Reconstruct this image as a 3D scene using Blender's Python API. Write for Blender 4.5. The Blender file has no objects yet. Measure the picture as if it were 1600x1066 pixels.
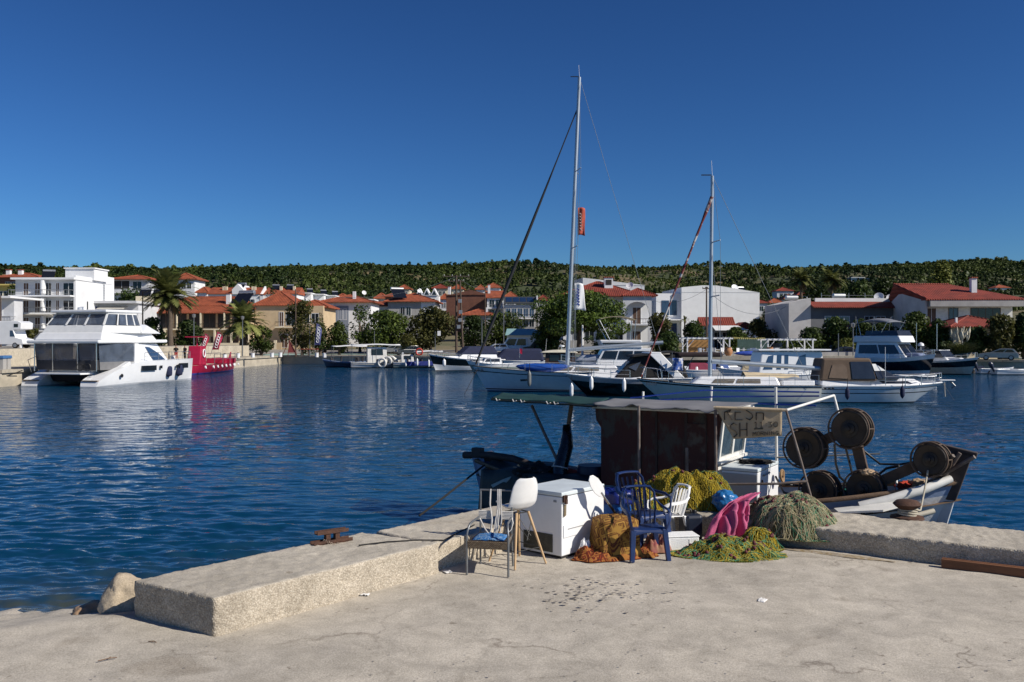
import bpy, math, random
import numpy as np
from mathutils import Vector, Matrix, noise
R = math.radians
rnd = random.Random(11)
sc = bpy.context.scene
COL = sc.collection
CAMZ = 2.9
FPX = 1400.0            # focal length in photo pixels (photo 1600 x 1066, horizon at its middle)
cam = bpy.data.cameras.new('camera')
cam.sensor_width = 36.0
cam.lens = 36.0 * FPX / 1600.0
cam.clip_start = 0.1
cam.clip_end = 6000.0
camo = bpy.data.objects.new('camera', cam)
camo.location = (0, 0, CAMZ)
camo.rotation_euler = (R(90), 0, 0)
COL.objects.link(camo)
sc.camera = camo
SUN_EL = R(36)
SUN_DIR = Vector((0.918 * math.cos(SUN_EL), -0.397 * math.cos(SUN_EL), math.sin(SUN_EL))).normalized()
world = bpy.data.worlds.new('World')
sc.world = world
world.use_nodes = True
nt = world.node_tree
nt.nodes.clear()
sky = nt.nodes.new('ShaderNodeTexSky')
sky.sky_type = 'NISHITA'
sky.sun_disc = False
sky.sun_elevation = SUN_EL
sky.sun_rotation = math.atan2(SUN_DIR.x, SUN_DIR.y)
sky.altitude = 0
sky.air_density = 1.0
sky.dust_density = 0.0
sky.ozone_density = 10.0
bg = nt.nodes.new('ShaderNodeBackground')
bg.inputs['Strength'].default_value = 0.092
wo = nt.nodes.new('ShaderNodeOutputWorld')
dim = nt.nodes.new('ShaderNodeVectorMath'); dim.operation = 'MULTIPLY'; dim.inputs[1].default_value = (0.455, 0.502, 0.508)
gam = nt.nodes.new('ShaderNodeGamma'); gam.inputs['Gamma'].default_value = 1.38      # deep autumn blue
nt.links.new(sky.outputs[0], dim.inputs[0])
nt.links.new(dim.outputs[0], gam.inputs[0])
nt.links.new(gam.outputs[0], bg.inputs[0])
nt.links.new(bg.outputs[0], wo.inputs[0])
sun = bpy.data.lights.new('sun', 'SUN')
sun.energy = 5.0
sun.angle = R(0.5)
sun.color = (1.0, 0.93, 0.82)
suno = bpy.data.objects.new('sun', sun)
suno.rotation_euler = SUN_DIR.to_track_quat('Z', 'Y').to_euler()
suno.location = SUN_DIR * 50
COL.objects.link(suno)
sc.view_settings.view_transform = 'Standard'
sc.view_settings.look = 'None'
sc.view_settings.exposure = 0.10
sc.view_settings.gamma = 1.0
WATER_Z = -0.75
def at(px, py, d):
 """photo pixel + depth -> world point"""
 return Vector(((px - 800) / FPX * d, d, CAMZ - (py - 533) / FPX * d))
def gz(px, d, z):
 return Vector(((px - 800) / FPX * d, d, z))
def fl(px, py, z=0.0):
 d = FPX * (CAMZ - z) / (py - 533)
 return Vector(((px - 800) / FPX * d, d, z))
def zof(py, d):
 return CAMZ - (py - 533) / FPX * d
class MB:
 def __init__(s):
  s.v = []; s.f = []; s.m = []; s.M = Matrix.Identity(4); s.mi = 0
 def add(s, vs, fs, mi=None):
  b = len(s.v); M = s.M; k = s.mi if mi is None else mi
  s.v += [M @ Vector(p) for p in vs]
  s.f += [[b + i for i in f] for f in fs]
  s.m += [k] * len(fs)
  return s
 def hexa(s, b, t, mi=None):
  return s.add(list(b) + list(t), [(3, 2, 1, 0), (4, 5, 6, 7), (0, 1, 5, 4), (1, 2, 6, 5), (2, 3, 7, 6), (3, 0, 4, 7)], mi)
 def box(s, c, d, rz=0.0, mi=None, rx=0.0, ry=0.0):
  x, y, z = d[0] / 2, d[1] / 2, d[2] / 2
  Q = Matrix.Translation(c) @ Matrix.Rotation(rz, 4, 'Z') @ Matrix.Rotation(ry, 4, 'Y') @ Matrix.Rotation(rx, 4, 'X')
  p = [Q @ Vector(q) for q in [(-x, -y, -z), (x, -y, -z), (x, y, -z), (-x, y, -z), (-x, -y, z), (x, -y, z), (x, y, z), (-x, y, z)]]
  return s.hexa(p[:4], p[4:], mi)
 def tube(s, pts, r, n=6, mi=None, cap=True, flat=1.0):
  pts = [Vector(p) for p in pts]
  if not isinstance(r, (list, tuple)): r = [r] * len(pts)
  vs = []; fs = []
  up = Vector((0, 0, 1))
  t0 = (pts[1] - pts[0]).normalized()
  if abs(t0.z) > 0.95: up = Vector((1, 0, 0))
  u = t0.cross(up).normalized()
  for i, p in enumerate(pts):
   t = (pts[min(i + 1, len(pts) - 1)] - pts[max(i - 1, 0)])
   if t.length < 1e-9: t = t0
   t = t.normalized()
   u = (u - t * u.dot(t))
   if u.length < 1e-6: u = t.orthogonal()
   u = u.normalized(); w = t.cross(u)
   for k in range(n):
    a = 2 * math.pi * k / n
    vs.append(p + (u * math.cos(a) + w * math.sin(a) * flat) * r[i])
  for i in range(len(pts) - 1):
   for k in range(n):
    k2 = (k + 1) % n
    fs.append((i * n + k, i * n + k2, (i + 1) * n + k2, (i + 1) * n + k))
  if cap:
   fs.append(tuple(reversed(range(n))))
   fs.append(tuple(range((len(pts) - 1) * n, len(pts) * n)))
  return s.add(vs, fs, mi)
 def ring(s, c, rad, r, axis=(0, 0, 1), n=20, k=6, mi=None):
  ax = Vector(axis).normalized(); u = ax.orthogonal().normalized(); w = ax.cross(u)
  vs = []; fs = []
  for i in range(n):
   a = 2 * math.pi * i / n; o = u * math.cos(a) + w * math.sin(a)
   for j in range(k):
    b = 2 * math.pi * j / k
    vs.append(Vector(c) + o * (rad + r * math.cos(b)) + ax * r * math.sin(b))
  for i in range(n):
   for j in range(k):
    i2 = (i + 1) % n; j2 = (j + 1) % k
    fs.append((i * k + j, i2 * k + j, i2 * k + j2, i * k + j2))
  return s.add(vs, fs, mi)
 def lathe(s, prof, n=16, c=(0, 0, 0), axis=(0, 0, 1), mi=None, capped=True):
  ax = Vector(axis).normalized()
  Q = Matrix.Translation(c) @ ax.to_track_quat('Z', 'Y').to_matrix().to_4x4()
  vs = []; fs = []
  for r, z in prof:
   for k in range(n):
    a = 2 * math.pi * k / n
    vs.append(Q @ Vector((r * math.cos(a), r * math.sin(a), z)))
  for i in range(len(prof) - 1):
   for k in range(n):
    k2 = (k + 1) % n
    fs.append((i * n + k, i * n + k2, (i + 1) * n + k2, (i + 1) * n + k))
  if capped:
   fs.append(tuple(reversed(range(n)))); fs.append(tuple(range((len(prof) - 1) * n, len(prof) * n)))
  return s.add(vs, fs, mi)
 def prism(s, poly, d, mi=None):
  n = len(poly); d = Vector(d)
  vs = [Vector(p) for p in poly] + [Vector(p) + d for p in poly]
  fs = [tuple(reversed(range(n))), tuple(range(n, 2 * n))]
  fs += [(i, (i + 1) % n, n + (i + 1) % n, n + i) for i in range(n)]
  return s.add(vs, fs, mi)
 def slab(s, q, u0, u1, v0, v1, off=0.0, th=0.03, mi=None, poly=None):
  """a flat piece lying on the quad q=(bl,br,tr,tl): from off to off+th in front of it"""
  bl, br, tr, tl = [Vector(p) for p in q]
  nrm = (br - bl).cross(tl - bl).normalized()
  def B(u, v): return bl.lerp(br, u).lerp(tl.lerp(tr, u), v)
  pts = [(u0, v0), (u1, v0), (u1, v1), (u0, v1)] if poly is None else poly
  P = [B(u, v) + nrm * off for u, v in pts]
  return s.prism(P, nrm * th, mi)
 def sphere(s, c, r, nu=10, nv=7, mi=None):
  if not isinstance(r, (list, tuple)): r = (r, r, r)
  vs = [(c[0], c[1], c[2] - r[2])]; fs = []
  for j in range(1, nv):
   a = -math.pi / 2 + math.pi * j / nv
   for i in range(nu):
    b = 2 * math.pi * i / nu
    vs.append((c[0] + r[0] * math.cos(a) * math.cos(b), c[1] + r[1] * math.cos(a) * math.sin(b), c[2] + r[2] * math.sin(a)))
  vs.append((c[0], c[1], c[2] + r[2])); last = len(vs) - 1
  for i in range(nu): fs.append((0, 1 + (i + 1) % nu, 1 + i))
  for j in range(nv - 2):
   for i in range(nu):
    a = 1 + j * nu + i; b = 1 + j * nu + (i + 1) % nu
    fs.append((a, b, b + nu, a + nu))
  for i in range(nu): fs.append((last, 1 + (nv - 2) * nu + i, 1 + (nv - 2) * nu + (i + 1) % nu))
  return s.add(vs, fs, mi)
 def grid(s, fn, nu, nv, mi=None, closed=False):
  vs = [fn(i / nu, j / nv) for j in range(nv + 1) for i in range(nu + 1)]
  fs = [(j * (nu + 1) + i, j * (nu + 1) + i + 1, (j + 1) * (nu + 1) + i + 1, (j + 1) * (nu + 1) + i) for j in range(nv) for i in range(nu)]
  return s.add(vs, fs, mi)
 def build(s, name, mats, parent=None, ang=None, bevel=0.0, thick=0.0, sub=0):
  me = bpy.data.meshes.new(name)
  me.from_pydata(s.v, [], s.f)
  if not isinstance(mats, (list, tuple)): mats = [mats]
  for m in mats: me.materials.append(m)
  if len(mats) > 1: me.polygons.foreach_set('material_index', s.m)
  if ang is not None:
   me.shade_smooth()
   me.set_sharp_from_angle(angle=R(ang))
  me.update()
  o = bpy.data.objects.new(name, me)
  COL.objects.link(o)
  if parent is not None: o.parent = parent
  if thick:
   md = o.modifiers.new('thick', 'SOLIDIFY'); md.thickness = thick; md.offset = 0
  if sub:
   md = o.modifiers.new('sub', 'SUBSURF'); md.levels = sub; md.render_levels = sub
  if bevel:
   md = o.modifiers.new('bevel', 'BEVEL'); md.width = bevel; md.segments = 2; md.limit_method = 'ANGLE'
  return o
def fast_mesh(name, V, F, mats, parent=None, tint=None, mi=None, smooth=False):
 """V (n,3), F (m,k) numpy arrays -> object; tint = per-vertex float attribute"""
 me = bpy.data.meshes.new(name)
 n, k = len(F), F.shape[1]
 me.vertices.add(len(V)); me.vertices.foreach_set('co', np.ascontiguousarray(V, np.float32).ravel())
 me.loops.add(n * k); me.loops.foreach_set('vertex_index', np.ascontiguousarray(F, np.int32).ravel())
 me.polygons.add(n); me.polygons.foreach_set('loop_start', np.arange(0, n * k, k, dtype=np.int32))
 if not isinstance(mats, (list, tuple)): mats = [mats]
 for m in mats: me.materials.append(m)
 if mi is not None: me.polygons.foreach_set('material_index', np.ascontiguousarray(mi, np.int32))
 if tint is not None:
  a = me.attributes.new('tint', 'FLOAT', 'POINT'); a.data.foreach_set('value', np.ascontiguousarray(tint, np.float32))
 me.update(calc_edges=True)
 me.validate()
 if smooth: me.shade_smooth()
 o = bpy.data.objects.new(name, me); COL.objects.link(o)
 if parent is not None: o.parent = parent
 return o
def tag(o, label, cat, group=None):
 o['label'] = label; o['category'] = cat
 if group: o['group'] = group
 return o
def thing(name, label, cat, loc=(0, 0, 0), yaw=0.0, group=None, tilt=None):
 o = bpy.data.objects.new(name, None)
 COL.objects.link(o)
 o.empty_display_size = 0.3
 o.location = loc
 o.rotation_euler = (tilt[0], tilt[1], yaw) if tilt else (0, 0, yaw)
 return tag(o, label, cat, group)
def struct(o, kind='structure'):
 o['kind'] = kind; return o
def stuff(o, label=None):
 o['kind'] = 'stuff'
 if label: o['label'] = label
 return o
def copy_tree(o, parent=None):
 c = o.copy(); COL.objects.link(c)
 if parent is not None: c.parent = parent
 for ch in list(o.children): copy_tree(ch, c)
 return c
MATS = {}
def mat(name, col, rough=0.6, metal=0.0, var=0.12, scale=3.0, bump=0.0, bscale=None, col2=None, spec=0.5, coat=0.0,
  stretch=None, thr=None, detail=5, trans=0.0, alpha=1.0):
 """principled with noise-driven colour variation (towards col2 if given) and bump"""
 if name in MATS: return MATS[name]
 m = bpy.data.materials.new(name); m.use_nodes = True
 n = m.node_tree.nodes; l = m.node_tree.links
 b = n['Principled BSDF']
 b.inputs['Roughness'].default_value = rough
 b.inputs['Metallic'].default_value = metal
 b.inputs['Specular IOR Level'].default_value = spec
 if coat: b.inputs['Coat Weight'].default_value = coat
 if trans: b.inputs['Transmission Weight'].default_value = trans
 if alpha < 1: b.inputs['Alpha'].default_value = alpha
 tc = n.new('ShaderNodeTexCoord')
 src = tc.outputs['Object']
 if stretch:
  mp = n.new('ShaderNodeMapping'); mp.inputs['Scale'].default_value = stretch
  l.new(src, mp.inputs[0]); src = mp.outputs[0]
 nz = n.new('ShaderNodeTexNoise'); nz.inputs['Scale'].default_value = scale; nz.inputs['Detail'].default_value = detail
 nz.inputs['Roughness'].default_value = 0.62
 l.new(src, nz.inputs['Vector'])
 rp = n.new('ShaderNodeValToRGB')
 a = [max(0, c * (1 - var)) for c in col[:3]] + [1]
 c = (list(col2[:3]) if col2 else [min(1, q * (1 + var)) for q in col[:3]]) + [1]
 if col2: a = list(col[:3]) + [1]
 rp.color_ramp.elements[0].color = a; rp.color_ramp.elements[1].color = c
 rp.color_ramp.elements[0].position, rp.color_ramp.elements[1].position = thr if thr else (0.32, 0.68)
 l.new(nz.outputs['Fac'], rp.inputs[0])
 l.new(rp.outputs[0], b.inputs['Base Color'])
 if bump:
  n2 = n.new('ShaderNodeTexNoise'); n2.inputs['Scale'].default_value = bscale or scale * 4; n2.inputs['Detail'].default_value = 6
  l.new(src, n2.inputs['Vector'])
  bp = n.new('ShaderNodeBump'); bp.inputs['Strength'].default_value = bump; bp.inputs['Distance'].default_value = 0.02
  l.new(n2.outputs['Fac'], bp.inputs['Height']); l.new(bp.outputs[0], b.inputs['Normal'])
 MATS[name] = m
 return m
def leaf_mat(name, dark, light, rough=0.55, transl=0.25):
 m = bpy.data.materials.new(name); m.use_nodes = True
 n = m.node_tree.nodes; l = m.node_tree.links
 b = n['Principled BSDF']; b.inputs['Roughness'].default_value = rough; b.inputs['Specular IOR Level'].default_value = 0.25
 at_ = n.new('ShaderNodeAttribute'); at_.attribute_name = 'tint'
 rp = n.new('ShaderNodeValToRGB')
 rp.color_ramp.elements[0].color = list(dark) + [1]; rp.color_ramp.elements[1].color = list(light) + [1]
 l.new(at_.outputs['Fac'], rp.inputs[0])
 oi = n.new('ShaderNodeObjectInfo')
 hs = n.new('ShaderNodeHueSaturation')
 mr = n.new('ShaderNodeMapRange'); mr.inputs['To Min'].default_value = 0.8; mr.inputs['To Max'].default_value = 1.2
 l.new(oi.outputs['Random'], mr.inputs[0]); l.new(mr.outputs[0], hs.inputs['Value'])
 l.new(rp.outputs[0], hs.inputs['Color'])
 l.new(hs.outputs[0], b.inputs['Base Color'])
 tr = n.new('ShaderNodeBsdfTranslucent'); l.new(hs.outputs[0], tr.inputs['Color'])
 mx = n.new('ShaderNodeMixShader'); mx.inputs[0].default_value = transl
 l.new(b.outputs[0], mx.inputs[1]); l.new(tr.outputs[0], mx.inputs[2])
 l.new(mx.outputs[0], n['Material Output'].inputs['Surface'])
 MATS[name] = m
 return m
def tile_mat(name, col, per=0.25):
 """clay roof tiles: ridges running down the slope, courses across it, blotchy colour"""
 m = bpy.data.materials.new(name); m.use_nodes = True
 n = m.node_tree.nodes; l = m.node_tree.links
 b = n['Principled BSDF']; b.inputs['Roughness'].default_value = 0.8
 tc = n.new('ShaderNodeTexCoord')
 w = n.new('ShaderNodeTexWave'); w.wave_type = 'BANDS'; w.bands_direction = 'X'; w.inputs['Scale'].default_value = 0.5 / per * 0.63
 l.new(tc.outputs['Object'], w.inputs['Vector'])
 w2 = n.new('ShaderNodeTexWave'); w2.wave_type = 'BANDS'; w2.bands_direction = 'Y'; w2.wave_profile = 'SAW'; w2.inputs['Scale'].default_value = 0.9
 l.new(tc.outputs['Object'], w2.inputs['Vector'])
 nz = n.new('ShaderNodeTexNoise'); nz.inputs['Scale'].default_value = 0.9; nz.inputs['Detail'].default_value = 8
 l.new(tc.outputs['Object'], nz.inputs['Vector'])
 rp = n.new('ShaderNodeValToRGB')
 rp.color_ramp.elements[0].color = [c * 0.62 for c in col] + [1]; rp.color_ramp.elements[1].color = [min(1, c * 1.2) for c in col] + [1]
 rp.color_ramp.elements[0].position = 0.3; rp.color_ramp.elements[1].position = 0.7
 l.new(nz.outputs['Fac'], rp.inputs[0])
 mx = n.new('ShaderNodeMix'); mx.data_type = 'RGBA'; mx.blend_type = 'MULTIPLY'; mx.inputs[0].default_value = 0.55
 l.new(rp.outputs[0], mx.inputs[6])
 r2 = n.new('ShaderNodeValToRGB'); r2.color_ramp.elements[0].color = (0.35, 0.3, 0.3, 1); r2.color_ramp.elements[0].position = 0.1; r2.color_ramp.elements[1].position = 0.5
 l.new(w.outputs['Fac'], r2.inputs[0]); l.new(r2.outputs[0], mx.inputs[7])
 l.new(mx.outputs[2], b.inputs['Base Color'])
 ad = n.new('ShaderNodeMath'); ad.operation = 'ADD'; l.new(w.outputs['Fac'], ad.inputs[0])
 ml = n.new('ShaderNodeMath'); ml.operation = 'MULTIPLY'; ml.inputs[1].default_value = 0.4; l.new(w2.outputs['Fac'], ml.inputs[0]); l.new(ml.outputs[0], ad.inputs[1])
 bp = n.new('ShaderNodeBump'); bp.inputs['Strength'].default_value = 0.6; bp.inputs['Distance'].default_value = 0.08
 l.new(ad.outputs[0], bp.inputs['Height']); l.new(bp.outputs[0], b.inputs['Normal'])
 MATS[name] = m
 return m
WHITE = mat('white_gelcoat', (0.78, 0.79, 0.80), 0.28, var=0.05, scale=1.2, coat=0.3)
OFFWHITE = mat('aged_white_paint', (0.70, 0.69, 0.65), 0.5, var=0.14, scale=2.2, bump=0.05)
RENDERW = mat('white_render', (0.74, 0.75, 0.76), 0.85, var=0.07, scale=0.5, bump=0.15, bscale=6)
RENDERG = mat('grey_white_render', (0.56, 0.57, 0.59), 0.85, var=0.10, scale=0.5, bump=0.15, bscale=6)
TAN = mat('tan_render', (0.52, 0.40, 0.25), 0.85, var=0.12, scale=0.5, bump=0.15, bscale=6)
CREAM = mat('cream_render', (0.66, 0.58, 0.42), 0.85, var=0.1, scale=0.5, bump=0.15, bscale=6)
BRICKR = mat('brick_red_render', (0.20, 0.085, 0.055), 0.85, var=0.18, scale=0.6, bump=0.2, bscale=8)
GREYC = mat('grey_concrete_wall', (0.36, 0.35, 0.34), 0.9, var=0.16, scale=0.7, bump=0.2, bscale=8)
YELLOWR = mat('yellow_render', (0.62, 0.50, 0.16), 0.85, var=0.1, scale=0.5)
TILE = tile_mat('clay_tiles', (0.34, 0.082, 0.032), 0.30)
TILED = tile_mat('dark_clay_tiles', (0.24, 0.038, 0.020), 0.34)
GLASS = mat('dark_window_glass', (0.012, 0.016, 0.022), 0.06, var=0.3, scale=1.0, spec=0.6)
GLASSB = mat('blue_window_glass', (0.03, 0.06, 0.12), 0.05, var=0.2, scale=1.0, spec=0.7)
SHUT = mat('brown_shutter', (0.10, 0.055, 0.035), 0.6, var=0.2, scale=4)
DARK = mat('dark_interior', (0.03, 0.028, 0.027), 0.8, var=0.3)
METAL = mat('grey_metal', (0.42, 0.43, 0.44), 0.4, metal=0.7, var=0.1)
STEEL = mat('stainless_tube', (0.62, 0.62, 0.62), 0.25, metal=0.9, var=0.05)
GALV = mat('galvanised_tube', (0.20, 0.21, 0.22), 0.45, metal=0.6, var=0.15, scale=8)
ALU = mat('mast_aluminium', (0.40, 0.45, 0.50), 0.4, metal=0.55, var=0.08, scale=1.0)
BLACKP = mat('black_plastic', (0.012, 0.012, 0.013), 0.45, var=0.2)
BLACKF = mat('black_fabric', (0.010, 0.010, 0.011), 0.85, var=0.25, bump=0.2, bscale=9)
NAVY = mat('navy_gelcoat', (0.008, 0.010, 0.018), 0.12, var=0.1, coat=0.5)
NAVYF = mat('navy_fabric', (0.012, 0.018, 0.055), 0.85, var=0.2, bump=0.2, bscale=8)
BLUEP = mat('blue_plastic', (0.012, 0.07, 0.33), 0.4, var=0.15)
WOODG = mat('weathered_wood', (0.16, 0.10, 0.06), 0.8, var=0.3, scale=2, stretch=(1, 12, 12), bump=0.3)
POLEW = mat('dark_pole_wood', (0.085, 0.06, 0.045), 0.85, var=0.25, scale=3)
ROPE = mat('pale_rope', (0.42, 0.38, 0.30), 0.9, var=0.2, scale=20)
ROPED = mat('dark_rope', (0.014, 0.013, 0.013), 0.9, var=0.2, scale=20)
WIRE = mat('thin_wire', (0.16, 0.18, 0.20), 0.5, var=0.1)
RUST = mat('rusted_iron', (0.045, 0.022, 0.015), 0.85, var=0.3, scale=9, col2=(0.095, 0.042, 0.024), bump=0.5, bscale=40)
RED = mat('red_paint', (0.40, 0.014, 0.05), 0.35, var=0.12, scale=2)
SOLAR = mat('solar_collector', (0.010, 0.012, 0.018), 0.15, var=0.2)
BARK = mat('tree_bark', (0.10, 0.075, 0.055), 0.9, var=0.3, scale=6, bump=0.5)
TYRE = mat('tyre_rubber', (0.012, 0.012, 0.012), 0.9, var=0.2)
CANVASW = mat('white_canvas', (0.66, 0.67, 0.67), 0.9, var=0.07, scale=2, bump=0.3, bscale=5)
# ================================================================== SETTING
def np_noise(P, scale, seed=0, octaves=3):
 """cheap smooth value noise from summed sines (numpy)"""
 rs = np.random.RandomState(seed); out = np.zeros(len(P)); amp = 1.0; tot = 0
 for o in range(octaves):
  for k in range(5):
   d = rs.normal(size=P.shape[1]); d /= np.linalg.norm(d)
   out += amp * np.sin(P @ d * (2 * math.pi / scale) * (0.6 + 0.8 * rs.rand()) + rs.rand() * 6.28)
  tot += amp * 1.6; amp *= 0.5; scale *= 0.5
 return out / tot
def concrete(name, base, pebble=0.0, stain=True, crack=True):
 m = bpy.data.materials.new(name); m.use_nodes = True
 n = m.node_tree.nodes; l = m.node_tree.links
 b = n['Principled BSDF']; b.inputs['Roughness'].default_value = 0.9; b.inputs['Specular IOR Level'].default_value = 0.3
 tc = n.new('ShaderNodeTexCoord')
 def N(scale, detail=6, rough=0.6, dist=0.0):
  z = n.new('ShaderNodeTexNoise'); z.inputs['Scale'].default_value = scale; z.inputs['Detail'].default_value = detail
  z.inputs['Roughness'].default_value = rough; z.inputs['Distortion'].default_value = dist
  l.new(tc.outputs['Object'], z.inputs['Vector']); return z
 def ramp(fac, c0, c1, p0, p1):
  r = n.new('ShaderNodeValToRGB'); e = r.color_ramp.elements
  e[0].color = list(c0) + [1]; e[1].color = list(c1) + [1]; e[0].position = p0; e[1].position = p1
  l.new(fac, r.inputs[0]); return r.outputs[0]
 def mul(a, c, f=1.0):
  x = n.new('ShaderNodeMix'); x.data_type = 'RGBA'; x.blend_type = 'MULTIPLY'; x.inputs[0].default_value = f
  l.new(a, x.inputs[6]); l.new(c, x.inputs[7]); return x.outputs[2]
 big = N(0.55, 7, 0.65)
 c = ramp(big.outputs['Fac'], [q * 0.80 for q in base], [min(1, q * 1.10) for q in base], 0.32, 0.66)
 mid = N(3.2, 8, 0.7, 0.4)
 c = mul(c, ramp(mid.outputs['Fac'], (0.80, 0.79, 0.77), (1.06, 1.05, 1.03), 0.35, 0.62))
 fine = N(55, 5, 0.7)
 c = mul(c, ramp(fine.outputs['Fac'], (0.66, 0.64, 0.62), (1.12, 1.12, 1.12), 0.36, 0.60), 0.75)
 if stain:
  st = N(1.15, 4, 0.5, 0.6)
  c = mul(c, ramp(st.outputs['Fac'], (0.74, 0.72, 0.70), (1, 1, 1), 0.27, 0.37))
  st2 = N(6.0, 3, 0.5, 0.2)
  c = mul(c, ramp(st2.outputs['Fac'], (0.62, 0.6, 0.58), (1, 1, 1), 0.25, 0.31))
 hgt = fine.outputs['Fac']
 if crack:
  nz = N(1.4, 4, 0.6)
  av = n.new('ShaderNodeVectorMath'); av.operation = 'MULTIPLY_ADD'
  l.new(nz.outputs['Color'], av.inputs[0]); av.inputs[1].default_value = (1.1, 1.1, 0); l.new(tc.outputs['Object'], av.inputs[2])
  vo = n.new('ShaderNodeTexVoronoi'); vo.feature = 'DISTANCE_TO_EDGE'; vo.inputs['Scale'].default_value = 0.42
  l.new(av.outputs[0], vo.inputs['Vector'])
  brk = N(0.9, 3, 0.5)
  lt = n.new('ShaderNodeMapRange'); lt.inputs['From Min'].default_value = 0.45; lt.inputs['From Max'].default_value = 0.62
  lt.inputs['To Min'].default_value = 0.0; lt.inputs['To Max'].default_value = 0.75
  l.new(brk.outputs['Fac'], lt.inputs[0])
  x = n.new('ShaderNodeMix'); x.data_type = 'RGBA'; x.blend_type = 'MULTIPLY'
  l.new(lt.outputs[0], x.inputs[0]); l.new(c, x.inputs[6])
  l.new(ramp(vo.outputs['Distance'], (0.45, 0.42, 0.40), (1, 1, 1), 0.0, 0.010), x.inputs[7]); c = x.outputs[2]
 if pebble:
  vo = n.new('ShaderNodeTexVoronoi'); vo.inputs['Scale'].default_value = 52
  l.new(tc.outputs['Object'], vo.inputs['Vector'])
  bw = n.new('ShaderNodeRGBToBW'); l.new(vo.outputs['Color'], bw.inputs[0])
  c = mul(c, ramp(bw.outputs[0], (0.66, 0.62, 0.57), (1.25, 1.24, 1.22), 0.2, 0.8), pebble)
  c = mul(c, ramp(vo.outputs['Distance'], (1.08, 1.08, 1.08), (0.6, 0.57, 0.54), 0.25, 0.75), pebble)
  inv = n.new('ShaderNodeMath'); inv.operation = 'SUBTRACT'; inv.inputs[0].default_value = 1.0; l.new(vo.outputs['Distance'], inv.inputs[1])
  hgt = inv.outputs[0]
 bp = n.new('ShaderNodeBump'); bp.inputs['Strength'].default_value = 0.45 if not pebble else 0.4; bp.inputs['Distance'].default_value = 0.010 if not pebble else 0.02
 l.new(hgt, bp.inputs['Height'])
 bp2 = n.new('ShaderNodeBump'); bp2.inputs['Strength'].default_value = 0.25; bp2.inputs['Distance'].default_value = 0.02
 l.new(mid.outputs['Fac'], bp2.inputs['Height']); l.new(bp2.outputs[0], bp.inputs['Normal'])
 l.new(bp.outputs[0], b.inputs['Normal'])
 l.new(c, b.inputs['Base Color'])
 MATS[name] = m
 return m
FLOORC = concrete('pier_concrete', (0.515, 0.475, 0.41))
KERBC = concrete('kerb_concrete', (0.49, 0.452, 0.385), pebble=0.0, crack=False)
KERBP = concrete('pebbly_kerb_concrete', (0.53, 0.48, 0.40), pebble=0.5, stain=False, crack=False)
QUAYC = concrete('quay_concrete', (0.45, 0.41, 0.34), crack=False)
QUAYW = mat('stained_quay_wall', (0.52, 0.46, 0.36), 0.9, var=0.2, scale=0.5, col2=(0.34, 0.30, 0.235), bump=0.3, bscale=4, stretch=(1, 1, 2))
def water_mat():
 m = bpy.data.materials.new('harbour_water'); m.use_nodes = True
 n = m.node_tree.nodes; l = m.node_tree.links
 b = n['Principled BSDF']; b.inputs['Roughness'].default_value = 0.04; b.inputs['IOR'].default_value = 1.33
 b.inputs['Specular IOR Level'].default_value = 0.42
 tc = n.new('ShaderNodeTexCoord')
 nz = n.new('ShaderNodeTexNoise'); nz.inputs['Scale'].default_value = 0.08; nz.inputs['Detail'].default_value = 4
 l.new(tc.outputs['Object'], nz.inputs['Vector'])
 rp = n.new('ShaderNodeValToRGB'); rp.color_ramp.elements[0].color = (0.001, 0.031, 0.074, 1); rp.color_ramp.elements[1].color = (0.002, 0.044, 0.096, 1)
 l.new(nz.outputs['Fac'], rp.inputs[0])
 sh = n.new('ShaderNodeAttribute'); sh.attribute_name = 'tint'      # depth of the water over the ramp
 mx = n.new('ShaderNodeMix'); mx.data_type = 'RGBA'
 mx.inputs[7].default_value = (0.055, 0.065, 0.050, 1)
 l.new(sh.outputs['Fac'], mx.inputs[0]); l.new(rp.outputs[0], mx.inputs[6])
 l.new(mx.outputs[2], b.inputs['Base Color'])
 mp = n.new('ShaderNodeMapping'); mp.inputs['Scale'].default_value = (0.55, 1.0, 1.0); mp.inputs['Rotation'].default_value = (0, 0, R(-8))
 l.new(tc.outputs['Object'], mp.inputs[0])
 n1 = n.new('ShaderNodeTexNoise'); n1.inputs['Scale'].default_value = 4.5; n1.inputs['Detail'].default_value = 4; n1.inputs['Distortion'].default_value = 0.4
 l.new(mp.outputs[0], n1.inputs['Vector'])
 bp = n.new('ShaderNodeBump'); bp.inputs['Strength'].default_value = 0.35; bp.inputs['Distance'].default_value = 0.045
 l.new(n1.outputs['Fac'], bp.inputs['Height'])
 n2 = n.new('ShaderNodeTexNoise'); n2.inputs['Scale'].default_value = 1.5; n2.inputs['Detail'].default_value = 3
 l.new(mp.outputs[0], n2.inputs['Vector'])
 b2 = n.new('ShaderNodeBump'); b2.inputs['Strength'].default_value = 0.6; b2.inputs['Distance'].default_value = 0.45
 far = n.new('ShaderNodeSeparateXYZ'); l.new(tc.outputs['Object'], far.inputs[0])
 fr = n.new('ShaderNodeMapRange'); fr.inputs['From Min'].default_value = 18; fr.inputs['From Max'].default_value = 60; fr.inputs['To Min'].default_value = 0.0; fr.inputs['To Max'].default_value = 0.95
 l.new(far.outputs[1], fr.inputs[0]); l.new(fr.outputs[0], b2.inputs['Strength'])
 l.new(n2.outputs['Fac'], b2.inputs['Height']); l.new(b2.outputs[0], bp.inputs['Normal'])
 l.new(bp.outputs[0], b.inputs['Normal'])
 return m
RAMP_O = np.array([-3.97, 9.4]); RAMP_N = np.array([-0.43, 0.90])
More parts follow.
